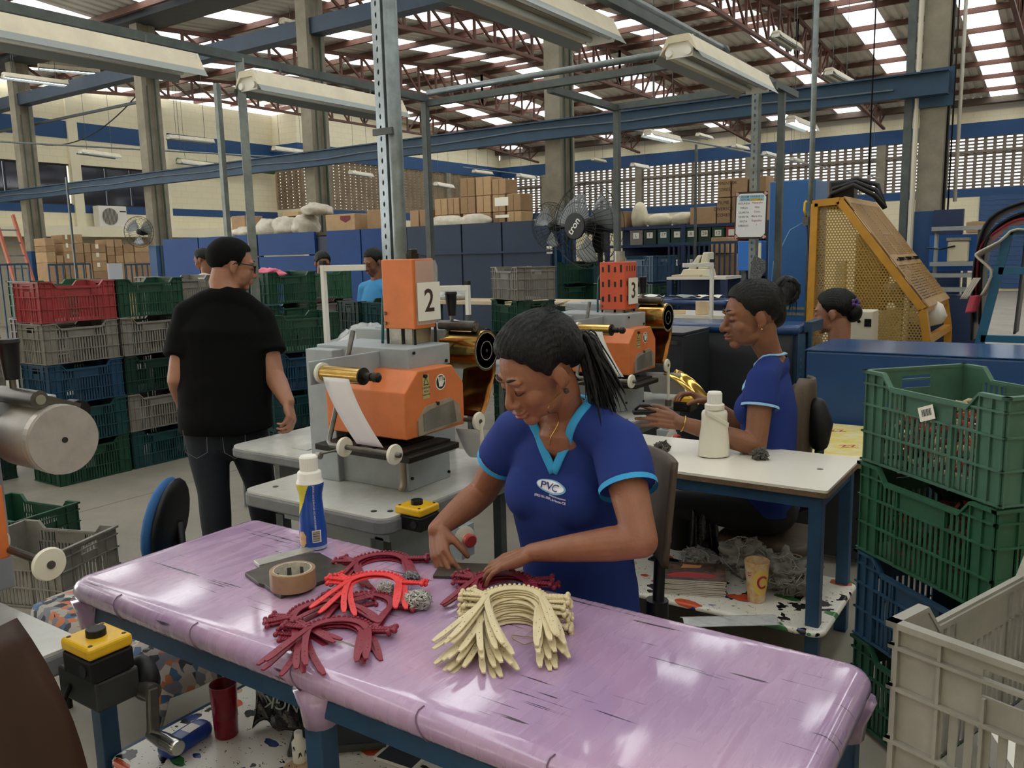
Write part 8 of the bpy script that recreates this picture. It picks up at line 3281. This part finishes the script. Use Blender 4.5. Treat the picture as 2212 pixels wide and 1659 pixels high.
# ---- sign on the post
SG = thing('rota_sign', 'white cleaning rota sign in a dark brown frame on the perforated post', 'sign', (-1.95, 6.02, 1.7))
x0, x1, z0, z1 = rectY((1588, 414), (1656, 516), 6.02)
w, h = x1 - x0, z1 - z0
Ms = frame_matrix(((x0 + x1) / 2, 6.02, (z0 + z1) / 2), (1, .05, -.02), (0, 0, 1))
b = B()
b.prism([(-w / 2, -h / 2), (w / 2, -h / 2), (w / 2, h / 2), (-w / 2, h / 2)], -.008, 0, M=Ms)
b.build('backing', mat('dark brown card', '35241f', .6), SG)
k_ = .24
pw, ph = w * .46, h * .46
b = B()
b.prism([(-pw + pw * k_, -ph), (pw - pw * k_, -ph), (pw, -ph + pw * k_), (pw, ph - pw * k_), (pw - pw * k_, ph), (-pw + pw * k_, ph), (-pw, ph - pw * k_), (-pw, -ph + pw * k_)], 0, .0015, M=Ms)
pp = b.build('paper', mat('rota paper', 'dfe2e6', .5), SG)
b = B()
b.prism([(-pw * .82, ph * .66), (pw * .86, ph * .66), (pw * .86, ph * .93), (-pw * .70, ph * .93)], .0015, .0018, M=Ms)
b.build('blue_heading_band', mat('pale blue highlight', '8fc0dc', .6), pp)
b = B()
b.prism([(-.02 * w, ph * .66), (pw * .72, ph * .66), (pw * .72, ph * .77), (-.02 * w, ph * .77)], .0018, .0021, M=Ms)
b.build('yellow_highlight', mat('yellow highlight', 'd8b83c', .6), pp)
GRT = mat('grey print', '55565a', .6)
PNK = mat('rose print', '9a5a6a', .6)
rows = [('ORDEM VARRER O', 0, .85, .021, GRT), ('SETOR', -.42, .715, .021, GRT), ('COSTURA', .30, .715, .021, mat('ochre print', '8a6a1c', .6))]
for k, (a_, c_) in enumerate((('SEGUNDA', 'Alexandre'), ('TERÇA', 'Alex'), ('QUARTA', 'Cintia'), ('QUINTA', 'Maria Ana'), ('SEXTA', 'Reginaldo'), ('SÁBADO', '?'))):
    rows.append((a_, -.48, .545 - .205 * k, .0185, GRT))
    rows.append((c_, .42, .575 - .205 * k, .0185, PNK))
for s_, fx, fy, sz, m_ in rows:
    text(s_, 'sign_text', sz, Ms @ Matrix.Translation((fx * pw, fy * ph, .0022)), m_, pp, .0002, bold=.0002)
for sx_, sy_ in ((-1, 1), (1, 1), (-1, -1), (1, -1)):
    for k in range(3):
        b = B()
        a = k * 2.1
        b.lathe([(.008, 0), (.008, .0012)], n=10)
        b.v = [tuple(Ms @ (Vector(v) + Vector((sx_ * w * .44 + .007 * cos(a), sy_ * h * .455 + .007 * sin(a), .0003)))) for v in b.v]
        b.build('flower_print', mat('pale rose flower', 'c79a93', .6), SG)
# foam scrap and blue plate on the same post
q = PD(1638, 578, 6.0)
b = B()
Mq = frame_matrix((q.x, 5.99, q.z), (1, 0, 0), (0, 0, 1))
b.prism([(-.055, -.08), (.02, -.09), (.06, -.02), (.055, .045), (-.02, .09), (-.04, .03)], -.008, .008, M=Mq)
fo = tag(b.build('foam_scrap', mat('speckled grey foam', '77787a', .95, var=.6, scale=120, c2='2c2d2f'), None), 'speckled grey foam scrap wired to the perforated post', 'foam')
B().tube([(q.x, 6.0, q.z + .08), (q.x - .03, 6.09, q.z + .14)], .002, 5).build('wire', BLACK, fo)
x0, x1, z0, z1 = rectY((1593, 521), (1616, 585), 7.6)
t = thing('blue_panel_box', 'bright blue electrical panel behind the rota sign', 'panel', (x0, 7.6, 0))
B().box(x0, x1 + .12, 7.6, 7.75, z0, z1).build('casing', mat('bright blue enamel', '2069bd', .35), t, bevel=.006)
B().cyl(((x0 + x1) / 2 + .15, 7.57, z0 + .05), ((x0 + x1) / 2 + .15, 7.57, z1 - .02), .03, n=14).build('white_cylinder', WHITE, t)
B().box(x0 + .02, x0 + .06, 7.66, 7.7, 0, z0).build('stand_post', GALV_D, t)

# ---- blue pneumatic press at the far right
YQ = 9.3
x0, x1, z0, z1 = rectY((2008, 507), (2115, 585), YQ + .3)
t = thing('pneumatic_press', 'bright blue pneumatic press with white cylinder right of the last column', 'press', ((x0 + x1) / 2, YQ, 0))
B().box(x0, x1, YQ + .25, YQ + .32, z0, z1).build('back_panel', mat('bright blue enamel', '2069bd', .35), t)
xc, zc0, zc1 = PY(2068, 540, YQ).x, PY(2068, 568, YQ).z, PY(2068, 520, YQ).z
B().box(xc - .09, xc + .09, YQ + .0, YQ + .15, zc0, zc1).build('cylinder_body', WM, t, bevel=.02)
B().box(xc - .10, xc + .10, YQ - .01, YQ + .16, zc1, zc1 + .03).build('cylinder_cap', ALU, t)
for z in (PY(2068, 493, YQ).z, PY(2068, 570, YQ).z, PY(2068, 595, YQ).z, PY(2068, 626, YQ).z):
    B().box(xc - .24, xc + .22, YQ + .0, YQ + .18, z - .02, z + .02).build('platen', GREYM, t)
for x in (xc - .2, xc + .18):
    B().cyl((x, YQ + .09, PY(2068, 626, YQ).z), (x, YQ + .09, PY(2068, 493, YQ).z), .02, n=10).build('guide_post', GREYM, t, smooth=True)
B().box(xc - .26, xc + .26, YQ, YQ + .4, 0, PY(2068, 640, YQ).z).build('base_cabinet', DB, t)
B().tube([(xc - .02, YQ - .01, zc1 - .05), (xc - .15, YQ - .03, zc1 - .08), (xc - .3, YQ + .2, zc1 - .06)], .008, 6).build('air_hose', BLACK, t)
B().box(PY(2040, 450, YQ + .9).x - .1, PY(2082, 450, YQ + .9).x, YQ + .9, YQ + 1.0, 0, PY(2060, 452, YQ + .9).z).build('rear_cover', DB, t)
carton((2085, 478), (2125, 503), YQ + .6, .3, 'brown carton on a shelf behind the pneumatic press', 'cartons at far right', base=None, mi=2)
q = rectY((2080, 503), (2130, 509), YQ + .6)
ts_ = thing('small_shelf', 'small stand carrying the carton behind the pneumatic press', 'shelf', (q[0], YQ + .6, 0))
B().box(q[0], q[1], YQ + .58, YQ + .95, q[2] - .0, q[3] - .004).build('board', PLY, ts_)
for x in (q[0] + .03, q[1] - .03):
    B().box(x - .02, x + .02, YQ + .7, YQ + .74, 0, q[2]).build('post', GALV_D, ts_)

# ---- blue rack hung with sheets of material
YRk = 6.9
t = thing('material_rack', 'blue leaning frame rack hung with black and pink sheets at right', 'rack', (-.3, YRk, 0))
TEALP = mat('teal blue rack paint', '1f5f80', .45)


def rp(px, py, y=YRk):
    q = PY(px, py, y)
    return Vector((q.x, y, q.z))


A_, B_ = rp(2180, 498), rp(2118, 735)
B_ = A_ + (B_ - A_) * 1.0
foot = A_ + (B_ - A_) * ((A_.z - .02) / (A_.z - B_.z))
B().beam(A_, foot, .06, .05, up=(0, 1, 0)).build('side_bar', TEALP, t)
B().beam(A_, A_ + Vector((1.0, 0, .0)), .06, .05, up=(0, 1, 0)).build('top_bar', TEALP, t)
m1 = A_.lerp(B_, .36)
B().beam(m1, m1 + Vector((1.0, 0, 0)), .05, .05, up=(0, 1, 0)).build('mid_bar', TEALP, t)
m2 = A_.lerp(B_, .98)
B().beam(m2, m2 + Vector((1.1, 0, 0)), .05, .05, up=(0, 1, 0)).build('low_bar', TEALP, t)
a2 = A_ + Vector((1.0, 0, 0))
B().beam(a2, Vector((a2.x + .2, YRk, .02)), .06, .05, up=(0, 1, 0)).build('side_bar', TEALP, t)
BLKS = mat('black sheet material', '14141c', .45, var=.2, scale=6)
PNKS = mat('pink sheet edge', 'c44b60', .5)
WHS = mat('pale sheet material', 'bdb6aa', .6)
GRS = mat('grey sheet material', '3e4046', .5)
specs = [('black sheet drooping in an arc over the blue rack, outermost', 2212, 432, 2098, 735, BLKS, .35), ('second black sheet under the outermost arc', 2212, 455, 2115, 700, BLKS, .30), ('pink edged sheet between the black arcs', 2200, 470, 2108, 640, PNKS, .32),
         ('pale sheet curling out from the rack', 2212, 498, 2128, 640, WHS, .2), ('dark grey sheet hanging inside the rack', 2212, 520, 2200, 720, GRS, .05)]
for k, (lab, xa_, ya_, xb_, yb__, m_, bow) in enumerate(specs):
    yy = YRk + .18 + .05 * k
    a, c = rp(xa_ + 60, ya_, yy), rp(xb_, yb__, yy)
    if k == 3:
        ctl = [rp(2240, 500, YRk - .1), rp(2190, 495, YRk - .1), rp(2160, 520, YRk - .12), rp(2112, 545, YRk - .15), rp(2110, 556, YRk - .15), rp(2140, 585, YRk - .12), rp(2132, 615, YRk - .1), rp(2118, 638, YRk - .1)]
    elif k == 4:
        ctl = [rp(2215, 515, YRk + .1), rp(2205, 600, YRk + .1), rp(2190, 722, YRk + .1)]
    else:
        ctl = [a, rp(xa_ - 10, ya_ + 6, yy), rp((xa_ + xb_) / 2 - 25, ya_ + 48, yy), rp(xb_ + 4, (ya_ + yb__) / 2, yy), c]
    path = smooth_path(ctl, 18)
    wdt = .5 if k != 3 else .35
    b = B()
    b.slab(lambda u, v: tuple(path[min(17, int(round(u * 17)))] + Vector((0, v * wdt, -.02 * v))), 17, 3, .012)
    tag(b.build('material_sheet', m_, None, smooth=True), lab, 'sheet', 'sheets hung on the blue rack')
p = rp(2112, 645, YRk - .05)
b = B()
for k in range(5):
    b.slab(lambda u, v: tuple(p + RT * ((u - .5) * .05 + .02 * k - .03) + FWD * .02 * k + ZUP * (.02 - .12 * v) - RT * .03 * v), 3, 8, .006)
tag(b.build('pink_scraps', PNKS, None, smooth=True), 'pink material scraps dangling beside the rack', 'scraps')
b = B()
for k in range(4):
    b.slab(lambda u, v: tuple(rp(2105 + 4 * k, 600, YRk - .08) + RT * ((u - .5) * .014) - RT * .09 * v + ZUP * (-.15 * v)), 2, 6, .004)
tag(b.build('white_strips', WHS, None, smooth=True), 'pale strips hanging at the left of the blue rack', 'strips')

bpy.data.scenes.remove(TMP)
